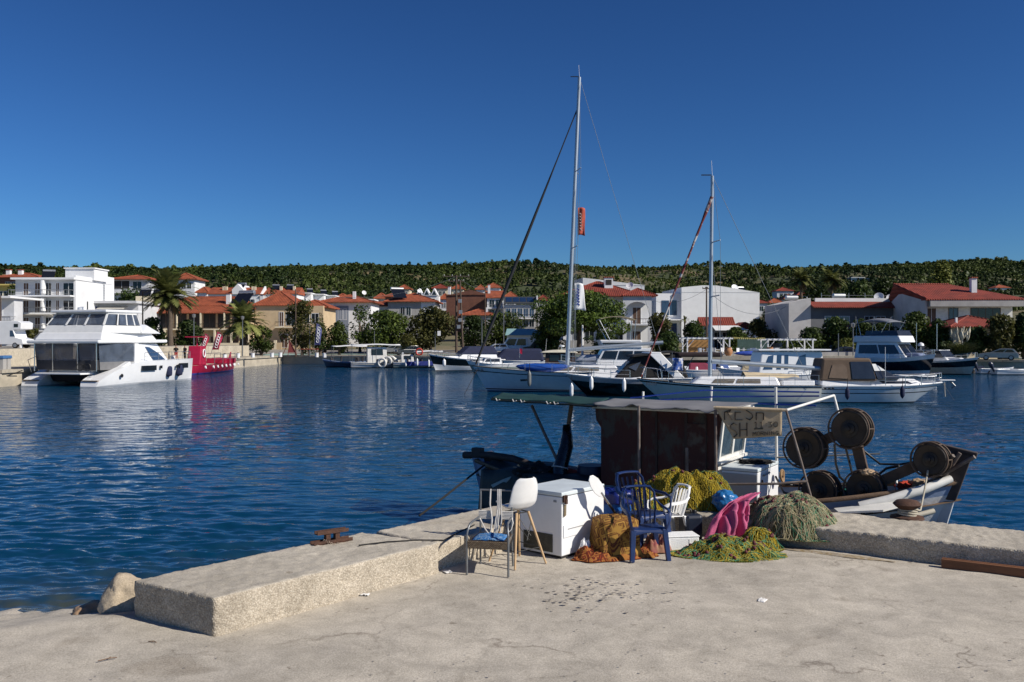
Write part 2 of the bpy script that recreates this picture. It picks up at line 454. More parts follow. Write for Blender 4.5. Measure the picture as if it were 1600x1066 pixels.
def ramp_z(x, y):
 s = (x - RAMP_O[0]) * RAMP_N[0] + (y - RAMP_O[1]) * RAMP_N[1]
 k = np.where(x < -1.5, 1.0, 0.0)
 return -0.216 * np.maximum(0, s - 0.15) * k
def build_water():
 rows = []
 d = 8.5
 while d < 175:
  rows.append(d); d += max(0.05, d * d * 0.00036 * 0.62)
 rows = np.array(rows); nc = 640
 u = np.linspace(-0.80, 0.80, nc)
 Y, U = np.meshgrid(rows, u, indexing='ij')
 X = U * (Y + 3)
 P = np.stack([X.ravel(), Y.ravel()], 1)
 rs = np.random.RandomState(3)
 Z = np.zeros(len(P))
 yd = P[:, 1]
 for i in range(100):
  lam = 0.14 * (13 ** (rs.rand() ** 1.25))
  th = R(90 + rs.normal() * 24 - 8)
  k = 2 * math.pi / lam
  a = lam * 0.0072 * (0.6 + 0.8 * rs.rand()) / (1 + (lam / 0.75) ** 1.5)
  cell = np.maximum(0.05, yd * yd * 0.000223)
  fade = np.clip((lam / (cell * 2.6)) - 0.6, 0, 1)
  ph = k * (P[:, 0] * math.cos(th) + P[:, 1] * math.sin(th)) + rs.rand() * 6.28
  Z += a * fade * (np.sin(ph) + 0.25 * np.sin(2 * ph + 1.0))
 g = 0.75 + 0.5 * np_noise(P * np.array([0.5, 1.0]), 9.0, 5, 2)
 Z = WATER_Z + Z * np.clip(g, 0.35, 1.5)
 nr = len(rows)
 idx = np.arange(nr * nc).reshape(nr, nc)
 F = np.stack([idx[:-1, :-1], idx[:-1, 1:], idx[1:, 1:], idx[1:, :-1]], -1).reshape(-1, 4)
 depth = WATER_Z - ramp_z(P[:, 0], P[:, 1])
 t = np.exp(-np.maximum(depth, 0) / 0.22) * (P[:, 0] < -2)
 t = np.clip(t * (0.8 + 0.5 * np_noise(P, 0.7, 8, 3)), 0, 0.9)
 o = fast_mesh('water', np.column_stack([P, Z]), F, water_mat(), tint=t, smooth=True)
 struct(o)
build_water()
KL_A = Vector((-2.92, 8.79, 0)); KL_U = Vector((0.645, 0.764, 0)).normalized(); KL_V = Vector((-KL_U.y, KL_U.x, 0)); KL_W = 1.24
KR_A = Vector((6.37, 11.15, 0)); KR_U = Vector((-0.848, 0.53, 0)).normalized(); KR_V = Vector((KR_U.y * 1.0, -KR_U.x, 0)); KR_W = 1.33
def build_floor():
 st = 0.11
 xs = np.arange(-16, 16.01, st); ys = np.arange(-4, 16.5, st)
 X, Y = np.meshgrid(xs, ys)
 P = np.stack([X.ravel(), Y.ravel()], 1)
 z = ramp_z(P[:, 0], P[:, 1])
 z = z + 0.012 * np_noise(P, 2.5, 1, 3) + 0.004 * np_noise(P, 0.5, 2, 2)
 z = z + 0.03 * np.clip(-z / 0.5, 0, 1) * np_noise(P, 0.8, 4, 3)
 vl = (P[:, 0] - KL_A.x) * KL_V.x + (P[:, 1] - KL_A.y) * KL_V.y
 ul = (P[:, 0] - KL_A.x) * KL_U.x + (P[:, 1] - KL_A.y) * KL_U.y
 vr = (P[:, 0] - KR_A.x) * KR_V.x + (P[:, 1] - KR_A.y) * KR_V.y
 bad = ((vl > KL_W - 0.25) & (ul > 0.15)) | (vr > KR_W - 0.25)
 nx, ny = len(xs), len(ys)
 idx = np.arange(nx * ny).reshape(ny, nx)
 F = np.stack([idx[:-1, :-1], idx[:-1, 1:], idx[1:, 1:], idx[1:, :-1]], -1).reshape(-1, 4)
 F = F[~bad[F].any(1)]
 used = np.unique(F); mp = -np.ones(nx * ny, int); mp[used] = np.arange(len(used))
 struct(fast_mesh('pier_floor', np.column_stack([P, z])[used], mp[F], FLOORC, smooth=True))
build_floor()
def rough_box(name, org, ex, ey, ez, dims, step, r, amp, mats, seed=0, skew=0.0, parent=None, top_slot=True, warp=None, amp2=0.0):
 """box subdivided, edges rounded, surfaces roughened by noise; slot 1 = upward faces"""
 L = dims; V = []; F = []; M = []
 ns = [max(1, int(round(q / step))) for q in L]
 def face(a, b, c, cv, flip):
  base = len(V); na, nb = ns[a], ns[b]
  for j in range(nb + 1):
   for i in range(na + 1):
    p = [0, 0, 0]; p[a] = L[a] * i / na; p[b] = L[b] * j / nb; p[c] = cv
    V.append(p)
  for j in range(nb):
   for i in range(na):
    q = [base + j * (na + 1) + i, base + j * (na + 1) + i + 1, base + (j + 1) * (na + 1) + i + 1, base + (j + 1) * (na + 1) + i]
    F.append(q[::-1] if flip else q); M.append(1 if (c == 2 and cv > 0) else 0)
 face(0, 1, 2, 0, True); face(0, 1, 2, L[2], False)
 face(0, 2, 1, 0, False); face(0, 2, 1, L[1], True)
 face(1, 2, 0, 0, True); face(1, 2, 0, L[0], False)
 P = np.array(V, float); Ld = np.array(L)
 C = np.clip(P, r, Ld - r); D = P - C; ln = np.linalg.norm(D, axis=1, keepdims=True)
 P = C + D / np.maximum(ln, 1e-9) * r
 nz = np.array([noise.fractal(Vector(p) * 13 + Vector((seed * 7.1, 0, 0)), 0.8, 2.3, 5) for p in P])
 nz2 = np.array([noise.noise(Vector(p) * 1.1 + Vector((seed * 3.3, 5, 0))) for p in P])
 dirn = D / np.maximum(ln, 1e-9)
 P = P + dirn * (nz * amp + nz2 * amp2)[:, None]
 if warp: P = np.array([warp(p) for p in P])
 W = [org + ex * (p[0] + skew * p[1] / L[1]) + ey * p[1] + ez * p[2] for p in P]
 import bmesh
 me = bpy.data.meshes.new(name)
 me.from_pydata(W, [], F)
 for m in mats: me.materials.append(m)
 me.polygons.foreach_set('material_index', M)
 bm = bmesh.new(); bm.from_mesh(me); bmesh.ops.remove_doubles(bm, verts=bm.verts, dist=1e-4)
 bmesh.ops.recalc_face_normals(bm, faces=bm.faces); bm.to_mesh(me); bm.free()
 me.shade_smooth(); me.update()
 o = bpy.data.objects.new(name, me); COL.objects.link(o)
 if parent: o.parent = parent
 return o
EZ = Vector((0, 0, 1))
DN = Vector((0, 0, -0.9))
k1 = rough_box('kerb_block', KL_A + DN, KL_U, KL_V, EZ, (3.12, KL_W, 1.28), 0.034, 0.024, 0.012, [KERBP, KERBC], 1, skew=-0.19, amp2=0.004)
tag(k1, 'long pale pebbly concrete kerb block ending beside the boulder', 'kerb')
k2 = rough_box('kerb_block', KL_A + KL_U * 3.15 + KL_V * 0.10 + DN, KL_U, KL_V, EZ, (5.2, KL_W - 0.10, 1.26), 0.05, 0.028, 0.013, [KERBP, KERBC], 2, amp2=0.005)
tag(k2, 'concrete kerb block behind the metal armchair and the freezer', 'kerb')
k3 = rough_box('kerb_block', KR_A - KR_U * 3.5 + DN, KR_U, KR_V, EZ, (8.6, KR_W, 1.20), 0.040, 0.026, 0.014, [KERBP, KERBC], 3, amp2=0.006)
tag(k3, 'concrete kerb block in shade beside the moored fishing boat', 'kerb')
def rock(name, label, c, r, seed, mats, sq=0.5):
 vs = []; fs = []
 import bmesh
 bm = bmesh.new(); bmesh.ops.create_icosphere(bm, subdivisions=4, radius=1)
 for v in bm.verts:
  p = v.co.copy()
  for i in range(3): p[i] = math.copysign(abs(p[i]) ** 0.75, p[i])
  q = p * (1 + 0.28 * noise.noise(p * 1.2 + Vector((seed, 0, 0))) + 0.07 * noise.fractal(p * 4 + Vector((seed, 3, 0)), 0.9, 2.2, 4))
  v.co = Vector((q.x * r[0], q.y * r[1], q.z * r[2]))
 me = bpy.data.meshes.new(name); bm.to_mesh(me); bm.free(); me.materials.append(mats); me.shade_smooth()
 o = bpy.data.objects.new(name, me); COL.objects.link(o); o.location = c
 tag(o, label, 'rock'); return o
ROCKM = concrete('boulder_stone', (0.56, 0.47, 0.35), pebble=0.0, stain=True, crack=False)
ROCKB = mat('brown_stone', (0.30, 0.17, 0.09), 0.9, var=0.3, scale=6, col2=(0.42, 0.32, 0.22), bump=0.6, bscale=25)
b1 = rock('boulder', 'rounded pale boulder leaning on the end of the kerb', fl(183, 950) + Vector((-0.02, 0.22, 0.05)), (0.22, 0.20, 0.27), 2.0, ROCKM)
b1.rotation_euler = (0.15, 0.25, 0.5)
b2 = rock('stone', 'small brown stone at the water edge beside the boulder', fl(137, 951, -0.1) + Vector((-0.02, 0.1, -0.14)), (0.20, 0.15, 0.17), 5.0, ROCKB)
b2.rotation_euler = (0, -0.25, 0.3)
Q0 = (-43.5, 30.0); Q1 = (-40.6, 71.0); Q2 = (-36.7, 143.0); Q3 = (78.0, 101.0); Q4 = (230.0, 46.0)
def line_y(x):      # back quay line
 return Q2[1] + (Q3[1] - Q2[1]) * (x - Q2[0]) / (Q3[0] - Q2[0])
def wall_x(y):      # retaining wall, some metres behind the side quay
 return -46.6 + (y - 71) * (5.9 / 69)
def ground_z(x, y):
 x = np.asarray(x, float); y = np.asarray(y, float)
 s = np.maximum(0, y - (Q2[1] + (Q3[1] - Q2[1]) * (x - Q2[0]) / (Q3[0] - Q2[0])))
 z = 0.62 + 0.030 * np.minimum(s, 45) + np.maximum(0, s - 45) * 0.045 + np.maximum(0, s - 110) * 0.03
 left = np.clip((-(x + 41)) / 8.0, 0, 1)
 return np.maximum(z, 2.12 * left) if True else z
def build_quay():
 def strip(p, q, wd, z0, name):
  p = Vector((p[0], p[1], 0)); q = Vector((q[0], q[1], 0)); n = Vector((-(q - p).y, (q - p).x, 0)).normalized() * wd
  mb = MB(); a, b, c, d = p, q, q + n, p + n
  lo = Vector((0, 0, -3)); hi = Vector((0, 0, z0))
  mb.add([a + lo, b + lo, b + hi, a + hi, c + hi, d + hi], [(0, 1, 2, 3), ], 1)
  mb.add([a + hi, b + hi, c + hi, d + hi], [(0, 1, 2, 3)], 0)
  e = (q - p).normalized(); L = (q - p).length
  k = 0.0
  while k < L:
   w_ = min(6.0, L - k)
   mb.box(p + e * (k + w_ / 2) - n.normalized() * 0.02 + Vector((0, 0, z0 - 0.12)), (w_ - 0.06, 0.35, 0.26), math.atan2(e.y, e.x), 0)
   k += 6.0
  return struct(mb.build(name, [QUAYC, QUAYW]))
 strip(Q0, Q1, 8, 0.28, 'quay_pavement')
 strip(Q1, Q2, 8, 0.60, 'quay_pavement')
 strip(Q2, Q3, 10, 0.64, 'quay_pavement')
 strip(Q3, Q4, 10, 0.64, 'quay_pavement')
 mb = MB()
 y0, y1 = 40.0, 139.0; n = 20
 for i in range(n):
  a = y0 + (y1 - y0) * i / n; b = y0 + (y1 - y0) * (i + 1) / n - 0.03
  xa, xb = wall_x(a), wall_x(b)
  mb.hexa([(xa, a, -0.2), (xb, b, -0.2), (xb - .45, b, -0.2), (xa - .45, a, -0.2)], [(xa, a, 2.2), (xb, b, 2.2), (xb - .45, b, 2.2), (xa - .45, a, 2.2)], 0)
 for i in range(5):
  a = wall_x(139) - 0.5 - i * 4; b = a - 3.97
  mb.hexa([(b, 138.9, 0), (a, 138.9, 0), (a, 139.3, 0), (b, 139.3, 0)], [(b, 138.9, 2.2), (a, 138.9, 2.2), (a, 139.3, 2.2), (b, 139.3, 2.2)], 0)
 o = mb.build('retaining_wall', [concrete('pale_wall_concrete', (0.52, 0.475, 0.39), crack=False)])
 tag(o, 'long pale concrete retaining wall behind the catamaran and red boat', 'wall')
build_quay()
EARTH = mat('dry_earth_and_scrub', (0.20, 0.16, 0.09), 0.95, var=0.25, scale=0.05, col2=(0.07, 0.08, 0.03), bump=0.3, bscale=1.0, detail=10)
ROADM = mat('pale_asphalt', (0.26, 0.24, 0.21), 0.9, var=0.12, scale=0.4, bump=0.1, bscale=10)
HILLM = mat('hill_scrub_ground', (0.17, 0.13, 0.068), 0.95, var=0.25, scale=0.035, col2=(0.045, 0.06, 0.022), bump=0.5, bscale=0.3, detail=12, thr=(0.38, 0.55))
def crest(x):
 px = [-900, -760, -700, -560, -400, -260, -60, 160, 250, 300, 400, 500, 640, 900]
 pz = [80, 82, 79, 82, 80, 83, 84, 84, 81, 80, 83, 85, 88, 88]
 return np.interp(x, px, pz)
def hill_z(x, y):
 g = ground_z(x, np.minimum(y, 300))
 t = np.clip((y - 300) / 720.0, 0, 1)
 sp = t ** 1.08
 P = np.stack([np.ravel(x), np.ravel(y)], 1)
 nz = np_noise(P, 260, 21, 4).reshape(np.shape(x)) * 9 * np.sin(np.clip(t, 0, 1) * math.pi) ** 0.8
 zz = g + (crest(x) - g) * sp + nz
 drop = np.maximum(0, y - 1030) * 0.25
 return zz - drop
def build_land():
 xs = np.concatenate([np.arange(-420, -160, 10), np.arange(-160, 200, 3.0), np.arange(200, 460, 10)])
 ys = np.concatenate([np.arange(30, 200, 2.0), np.arange(200, 345, 6)])
 X, Y = np.meshgrid(xs, ys); Z = ground_z(X, Y) + 0.05 * np_noise(np.stack([X.ravel(), Y.ravel()], 1), 12, 3, 3).reshape(X.shape)
 ny, nx = X.shape; idx = np.arange(nx * ny).reshape(ny, nx)
 F = np.stack([idx[:-1, :-1], idx[:-1, 1:], idx[1:, 1:], idx[1:, :-1]], -1).reshape(-1, 4)
 cx = X.ravel()[F].mean(1); cy = Y.ravel()[F].mean(1)
 keep = np.where(cx < -41, (cx < wall_x(cy) - 0.2) | (cy > 139.2), cy > line_y(cx) + 6)
 keep &= cy > 30
 F = F[keep]
 s = cy[keep] - line_y(cx[keep])
 mi = np.where((s < 24) | ((cx[keep] < -44) & (cy[keep] < 150)), 1, 0)
 struct(fast_mesh('ground', np.column_stack([X.ravel(), Y.ravel(), Z.ravel()]), F, [EARTH, ROADM], mi=mi, smooth=True))
 xs = np.arange(-1100, 1101, 14.0); ys = np.arange(338, 1250, 12.0)
 X, Y = np.meshgrid(xs, ys); Z = hill_z(X, Y)
 ny, nx = X.shape; idx = np.arange(nx * ny).reshape(ny, nx)
 F = np.stack([idx[:-1, :-1], idx[:-1, 1:], idx[1:, 1:], idx[1:, :-1]], -1).reshape(-1, 4)
 struct(fast_mesh('hills', np.column_stack([X.ravel(), Y.ravel(), Z.ravel()]), F, HILLM, smooth=True))
build_land()
PINE_FAR = leaf_mat('hill_pine_needles', (0.018, 0.038, 0.011), (0.105, 0.135, 0.030), transl=0.12)
def build_forest():
 rs = np.random.RandomState(17)
 N = 85000
 y = (rs.rand(N) * (1060.0 ** 1.4 - 262.0 ** 1.4) + 262.0 ** 1.4) ** (1 / 1.4)
 x = (rs.rand(N) * 2 - 1) * (y * 0.66 + 10)
 P = np.stack([x, y], 1)
 px = 800 + FPX * x / y
 scr = np.exp(-((px - 1010) / 230.0) ** 2) * (y > 500) + 0.9 * np.exp(-((px - 620) / 90.0) ** 2) * np.exp(-((y - 400) / 70.0) ** 2) \
  + 1.0 * np.exp(-((px - 1370) / 60.0) ** 2) * np.exp(-((y - 700) / 90.0) ** 2) + 0.5 * np.exp(-((px - 1560) / 80.0) ** 2) * np.exp(-((y - 480) / 60.0) ** 2)
 dens = 1.0 - 0.58 * np.clip(scr + 0.35 * np_noise(P, 120, 31, 3), 0, 1)
 dens = np.where(y < 345, dens * 0.22, dens)
 keep = rs.rand(N) < dens
 x, y, scr = x[keep], y[keep], scr[keep]
 z = np.where(y < 338, ground_z(x, y), hill_z(x, y))
 n = len(x)
 AV, AF, AT = [], [], []
 n_all = n; X0, Y0, Z0, S0 = x, y, z, scr
 for (lo, hi, k) in ((0, 430, 64), (430, 640, 50), (640, 2000, 40)):
  sel = (Y0 >= lo) & (Y0 < hi); x, y, z, scr = X0[sel], Y0[sel], Z0[sel], S0[sel]; n = len(x)
  tri = 0.52 * math.sqrt(50.0 / k)
  hgt = np.where(rs.rand(n) < np.clip(scr, 0, 0.85), 2.4 + 1.6 * rs.rand(n), 3.2 + 2.9 * rs.rand(n) ** 1.6)
  big = rs.rand(n) < 0.03; hgt = np.where(big, hgt * (1.25 + 0.4 * rs.rand(n)), hgt) * np.clip(y / 880.0, 0.46, 1.05)
  wid = hgt * (0.27 + 0.17 * rs.rand(n))
  th = rs.rand(n, k) * 2 * math.pi; cz = rs.rand(n, k) * 1.5 - 0.5
  cz = np.clip(cz, -0.5, 1)
  rr = np.sqrt(np.clip(1 - cz ** 2, 0, 1)) * (0.55 + 0.55 * rs.rand(n, k)) * (1 - 0.42 * np.clip((cz + 0.4) / 1.4, 0, 1))
  nx_, ny_, nz_ = rr * np.cos(th), rr * np.sin(th), cz
  C = np.stack([x[:, None] + nx_ * wid[:, None], y[:, None] + ny_ * wid[:, None], z[:, None] + hgt[:, None] * (0.52 + 0.46 * nz_)], -1)
  Nn = np.stack([nx_, ny_, nz_ * 0.9 + 0.25], -1) + rs.normal(size=(n, k, 3)) * 0.38
  Nn /= np.linalg.norm(Nn, axis=-1, keepdims=True)
  up = rs.normal(size=(n, k, 3)); U = np.cross(Nn, up); U /= np.linalg.norm(U, axis=-1, keepdims=True); W = np.cross(Nn, U)
  s = (wid * tri)[:, None, None] * (0.7 + 0.6 * rs.rand(n, k, 1))
  V = np.stack([C + U * s, C - U * s * 0.55 + W * s * 0.85, C - U * s * 0.55 - W * s * 0.85], 2).reshape(-1, 3)
  F = np.arange(len(V)).reshape(-1, 3)
  tree_t = 0.30 + 0.38 * rs.rand(n) ** 1.4 + 0.38 * np_noise(np.stack([x, y], 1), 150, 41, 3)
  t = np.clip(tree_t[:, None] + 0.12 * rs.normal(size=(n, k)), 0, 1)
  AV.append(V); AT.append(np.repeat(t.ravel(), 3))
 V = np.concatenate(AV); F = np.arange(len(V)).reshape(-1, 3)
 o = fast_mesh('hill_forest', V, F, PINE_FAR, tint=np.concatenate(AT))
 stuff(o, 'dark green pine woods covering the hills behind the town')
build_forest()
# ================================================================== THINGS ON THE PIER
PLASW = mat('white_moulded_plastic', (0.74, 0.74, 0.73), 0.35, var=0.06, scale=3)
PLASB = mat('dark_blue_plastic', (0.010, 0.028, 0.105), 0.4, var=0.2, scale=4)
ENAM = mat('white_enamel', (0.78, 0.79, 0.80), 0.3, var=0.05, scale=2.5, bump=0.03, bscale=3)
ENAMD = mat('stained_lid_enamel', (0.60, 0.66, 0.68), 0.4, var=0.10, scale=3, bump=0.05)
ENAM_SHADE = mat('shade_grey_enamel', (0.34, 0.35, 0.36), 0.4, var=0.06, scale=2)  # grey that paints shade on a white freezer side
STYRO = mat('styrofoam', (0.80, 0.81, 0.80), 0.9, var=0.04, scale=10, bump=0.3, bscale=60)
WOODP = mat('pale_beech_wood', (0.52, 0.35, 0.19), 0.5, var=0.15, scale=3, stretch=(8, 8, 1))
CORD = mat('pale_plastic_cord', (0.58, 0.56, 0.53), 0.6, var=0.1, scale=20)
DIRTG = mat('grimy_vent_panel', (0.075, 0.072, 0.055), 0.8, var=0.3, scale=9, bump=0.4)
def wicker_mat():
 m = bpy.data.materials.new('woven_wicker'); m.use_nodes = True; n = m.node_tree.nodes; l = m.node_tree.links; b = n['Principled BSDF']
 b.inputs['Roughness'].default_value = 0.7
 tc = n.new('ShaderNodeTexCoord')
 br = n.new('ShaderNodeTexBrick'); br.inputs['Scale'].default_value = 1.0
 br.inputs['Brick Width'].default_value = 0.028; br.inputs['Row Height'].default_value = 0.013; br.inputs['Mortar Size'].default_value = 0.003
 br.inputs['Color1'].default_value = (0.16, 0.105, 0.06, 1); br.inputs['Color2'].default_value = (0.32, 0.24, 0.15, 1); br.inputs['Mortar'].default_value = (0.03, 0.02, 0.012, 1)
 mp = n.new('ShaderNodeMapping'); mp.inputs['Rotation'].default_value = (R(90), 0, 0)
 l.new(tc.outputs['Object'], mp.inputs[0]); l.new(mp.outputs[0], br.inputs['Vector']); l.new(br.outputs['Color'], b.inputs['Base Color'])
 bp = n.new('ShaderNodeBump'); bp.inputs['Strength'].default_value = 0.8; bp.inputs['Distance'].default_value = 0.006
 iv = n.new('ShaderNodeMath'); iv.operation = 'SUBTRACT'; iv.inputs[0].default_value = 1; l.new(br.outputs['Fac'], iv.inputs[1])
 l.new(iv.outputs[0], bp.inputs['Height']); l.new(bp.outputs[0], b.inputs['Normal'])
 return m
WICKER = wicker_mat()
def cloth_pattern(name, cols, scale, rot=0.3, dist=0.25, kind='blanket'):
 """woven blanket: blocks and zigzags in a few colours"""
 m = bpy.data.materials.new(name); m.use_nodes = True; n = m.node_tree.nodes; l = m.node_tree.links; b = n['Principled BSDF']
 b.inputs['Roughness'].default_value = 0.95; b.inputs['Specular IOR Level'].default_value = 0.15
 tc = n.new('ShaderNodeTexCoord'); mp = n.new('ShaderNodeMapping'); mp.inputs['Scale'].default_value = (scale,) * 3; mp.inputs['Rotation'].default_value = (0.4, 0.2, rot)
 l.new(tc.outputs['Object'], mp.inputs[0])
 vo = n.new('ShaderNodeTexVoronoi'); vo.distance = 'CHEBYCHEV'; vo.inputs['Scale'].default_value = 1.0; vo.inputs['Randomness'].default_value = 0.35
 l.new(mp.outputs[0], vo.inputs['Vector'])
 mo = n.new('ShaderNodeMath'); mo.operation = 'PINGPONG'; mo.inputs[1].default_value = 0.17; l.new(vo.outputs['Distance'], mo.inputs[0])
 rp = n.new('ShaderNodeValToRGB'); rp.color_ramp.interpolation = 'CONSTANT'
 e = rp.color_ramp.elements; e[0].color = list(cols[0]) + [1]; e[1].color = list(cols[1]) + [1]; e[1].position = 0.07
 e2 = e.new(0.13); e2.color = list(cols[2]) + [1]
 l.new(mo.outputs[0], rp.inputs[0])
 nz = n.new('ShaderNodeTexNoise'); nz.inputs['Scale'].default_value = 5; l.new(tc.outputs['Object'], nz.inputs['Vector'])
 mx = n.new('ShaderNodeMix'); mx.data_type = 'RGBA'; mx.inputs[7].default_value = list(cols[0]) + [1]
 r2 = n.new('ShaderNodeValToRGB'); r2.color_ramp.elements[0].position = 0.58; r2.color_ramp.elements[1].position = 0.66
 l.new(nz.outputs['Fac'], r2.inputs[0]); l.new(r2.outputs[0], mx.inputs[0]); l.new(rp.outputs[0], mx.inputs[6])
 l.new(mx.outputs[2], b.inputs['Base Color'])
 n2 = n.new('ShaderNodeTexNoise'); n2.inputs['Scale'].default_value = 90; l.new(tc.outputs['Object'], n2.inputs['Vector'])
 bp = n.new('ShaderNodeBump'); bp.inputs['Strength'].default_value = 0.6; bp.inputs['Distance'].default_value = 0.006
 l.new(n2.outputs['Fac'], bp.inputs['Height']); l.new(bp.outputs[0], b.inputs['Normal'])
 return m
BLANK1 = cloth_pattern('ochre_brown_blanket', [(0.34, 0.19, 0.045), (0.085, 0.03, 0.018), (0.24, 0.12, 0.03)], 7)
BLANK2 = cloth_pattern('orange_red_blanket', [(0.30, 0.13, 0.035), (0.20, 0.03, 0.015), (0.05, 0.02, 0.012)], 12, rot=0.9)
BLUECL = cloth_pattern('blue_striped_cloth', [(0.03, 0.15, 0.38), (0.02, 0.06, 0.2), (0.25, 0.4, 0.55)], 20)
PINK = mat('pink_towelling', (0.55, 0.13, 0.25), 0.95, var=0.12, scale=4, bump=0.8, bscale=140, spec=0.1)
def metal_armchair():
 t = thing('armchair', 'battered metal armchair with woven seat and blue cushion', 'chair', (-0.255, 11.30, 0), R(-11))
 mb = MB()
 def tb(nm, pts, r=0.013, n=8): MB().tube(pts, r, n).build(nm, GALV, t, ang=60)
 for s in (-1, 1):
  x = 0.262 * s
  arc = [(x, -0.25, 0), (x, -0.25, 0.50)] + [(x * (1 - 0.03 * k), -0.25 + 0.13 * (1 - math.cos(k * math.pi / 8)), 0.50 + 0.13 * math.sin(k * math.pi / 8)) for k in range(1, 5)] + [(x * 0.80, 0.20, 0.635)]
  tb('leg', arc[:2], 0.0145)
  tb('armrest', arc[1:], 0.0145)
  tb('leg', [(0.215 * s, 0.30, 0), (0.205 * s, 0.25, 0.42)])
  tb('back_post', [(0.205 * s, 0.25, 0.42), (0.205 * s, 0.27, 0.98)])
 tb('top_rail', [(-0.215, 0.27, 0.975), (0.215, 0.27, 0.975)], 0.012)
 fr = MB()
 for a, b in (((-0.26, -0.25, 0.41), (0.26, -0.25, 0.41)), ((-0.21, 0.25, 0.41), (0.21, 0.25, 0.41)), ((-0.26, -0.25, 0.41), (-0.21, 0.25, 0.41)), ((0.26, -0.25, 0.41), (0.21, 0.25, 0.41))):
  fr.tube([a, b], 0.011, 6)
 fr.build('seat_frame', GALV, t, ang=60)
 se = MB(); se.hexa([(-0.255, -0.262, 0.33), (0.255, -0.262, 0.33), (0.21, 0.24, 0.36), (-0.21, 0.24, 0.36)], [(-0.262, -0.265, 0.43), (0.262, -0.265, 0.43), (0.215, 0.25, 0.43), (-0.215, 0.25, 0.43)])
 se.build('seat', WICKER, t, bevel=0.012)
 cu = MB(); cu.grid(lambda u, v: (-0.20 + 0.40 * u, -0.23 + 0.36 * v, 0.435 + 0.032 * math.sin(u * 3.1) ** 0.6 * math.sin(max(0.001, v) * 3.1) ** 0.5 + 0.014 * noise.noise((u * 6, v * 6, 2))), 16, 14)
 cu.build('cushion', BLUECL, t, ang=180, thick=0.01)
 st = MB()
 for x0, x1, z1 in ((-0.07, -0.06, 0.36), (0.02, 0.01, 0.38), (0.045, 0.03, 0.36), (0.06, 0.07, 0.40), (0.035, -0.01, 0.37), (-0.075, -0.05, 0.42)):
  st.tube([(x0, 0.262, 0.99), (x0 * 1.1 + 0.005, 0.235, 0.8), (x1 + 0.01, 0.22, 0.6), (x1, 0.18, z1 + 0.06)], 0.0085, 6)
 st.tube([(-0.20, 0.2, 0.62), (-0.12, 0.14, 0.5), (-0.05, 0.06, 0.45)], 0.008, 6)
 st.tube([(0.22, 0.2, 0.64), (0.24, 0.17, 0.58), (0.22, 0.16, 0.5), (0.19, 0.15, 0.47)], 0.008, 6)
 st.build('loose_cord', CORD, t, ang=60)
 for xa, xb in ((-0.225, -0.045), (0.085, 0.225)):
  bd = MB()
  for k in range(6):
   z = 0.615 + k * 0.018
   bd.tube([(xa, 0.24, z), (xb, 0.24, z)], 0.0098, 6)
  bd.build('cord_band', CORD, t, ang=60)
 return t
metal_armchair()
def bar_stool():
 t = thing('bar_stool', 'white shell bar stool on splayed wooden legs beside the freezer', 'stool', (0.07, 11.72, 0), R(-140))
 prof = [(-0.24, 0.715, 0.17), (-0.20, 0.735, 0.195), (-0.08, 0.705, 0.215), (0.04, 0.70, 0.225), (0.13, 0.735, 0.23), (0.185, 0.81, 0.235), (0.215, 0.92, 0.23), (0.235, 1.03, 0.21), (0.25, 1.11, 0.165), (0.255, 1.135, 0.11)]
 def sh(u, v):
  k = v * (len(prof) - 1); i = min(int(k), len(prof) - 2); f = k - i
  a, b = prof[i], prof[i + 1]
  y, z, w = [a[q] + (b[q] - a[q]) * f for q in range(3)]
  x = (u * 2 - 1)
  cup = 0.085 * abs(x) ** 2.6
  back = min(1, max(0, (v - 0.3) / 0.25))
  return (x * w, y - cup * back * 0.9, z + cup * (1 - back) * 0.9)
 mb = MB(); mb.grid(sh, 16, 27)
 mb.build('seat_shell', PLASW, t, ang=180, thick=0.012, sub=1)
 for sx in (-1, 1):
  for sy in (-1, 1):
   MB().tube([(sx * 0.265, sy * 0.265, 0), (sx * 0.10, sy * 0.10, 0.675)], [0.0135, 0.019], 10).build('leg', WOODP, t, ang=60)
 wr = MB()
 c = [(0.10, 0.10, 0.672), (-0.10, 0.10, 0.672), (-0.10, -0.10, 0.672), (0.10, -0.10, 0.672)]
 for i in range(4):
  wr.tube([c[i], c[(i + 1) % 4]], 0.008, 6)
  a = Vector(c[i]);
  lo = [Vector((s[0] * 0.215, s[1] * 0.215, 0.21)) for s in ((1, 1), (-1, 1), (-1, -1), (1, -1))]
  hi = [Vector((s[0] * 0.13, s[1] * 0.13, 0.56)) for s in ((1, 1), (-1, 1), (-1, -1), (1, -1))]
  wr.tube([lo[i], lo[(i + 1) % 4]], 0.006, 6)
  wr.tube([hi[i], (lo[i] * 0.45 + lo[(i + 1) % 4] * 0.55) + Vector((0, 0, 0.12))], 0.005, 6)
  wr.tube([hi[(i + 1) % 4], (lo[i] * 0.55 + lo[(i + 1) % 4] * 0.45) + Vector((0, 0, 0.12))], 0.005, 6)
 wr.build('wire_bracing', BLACKP, t, ang=60)
bar_stool()
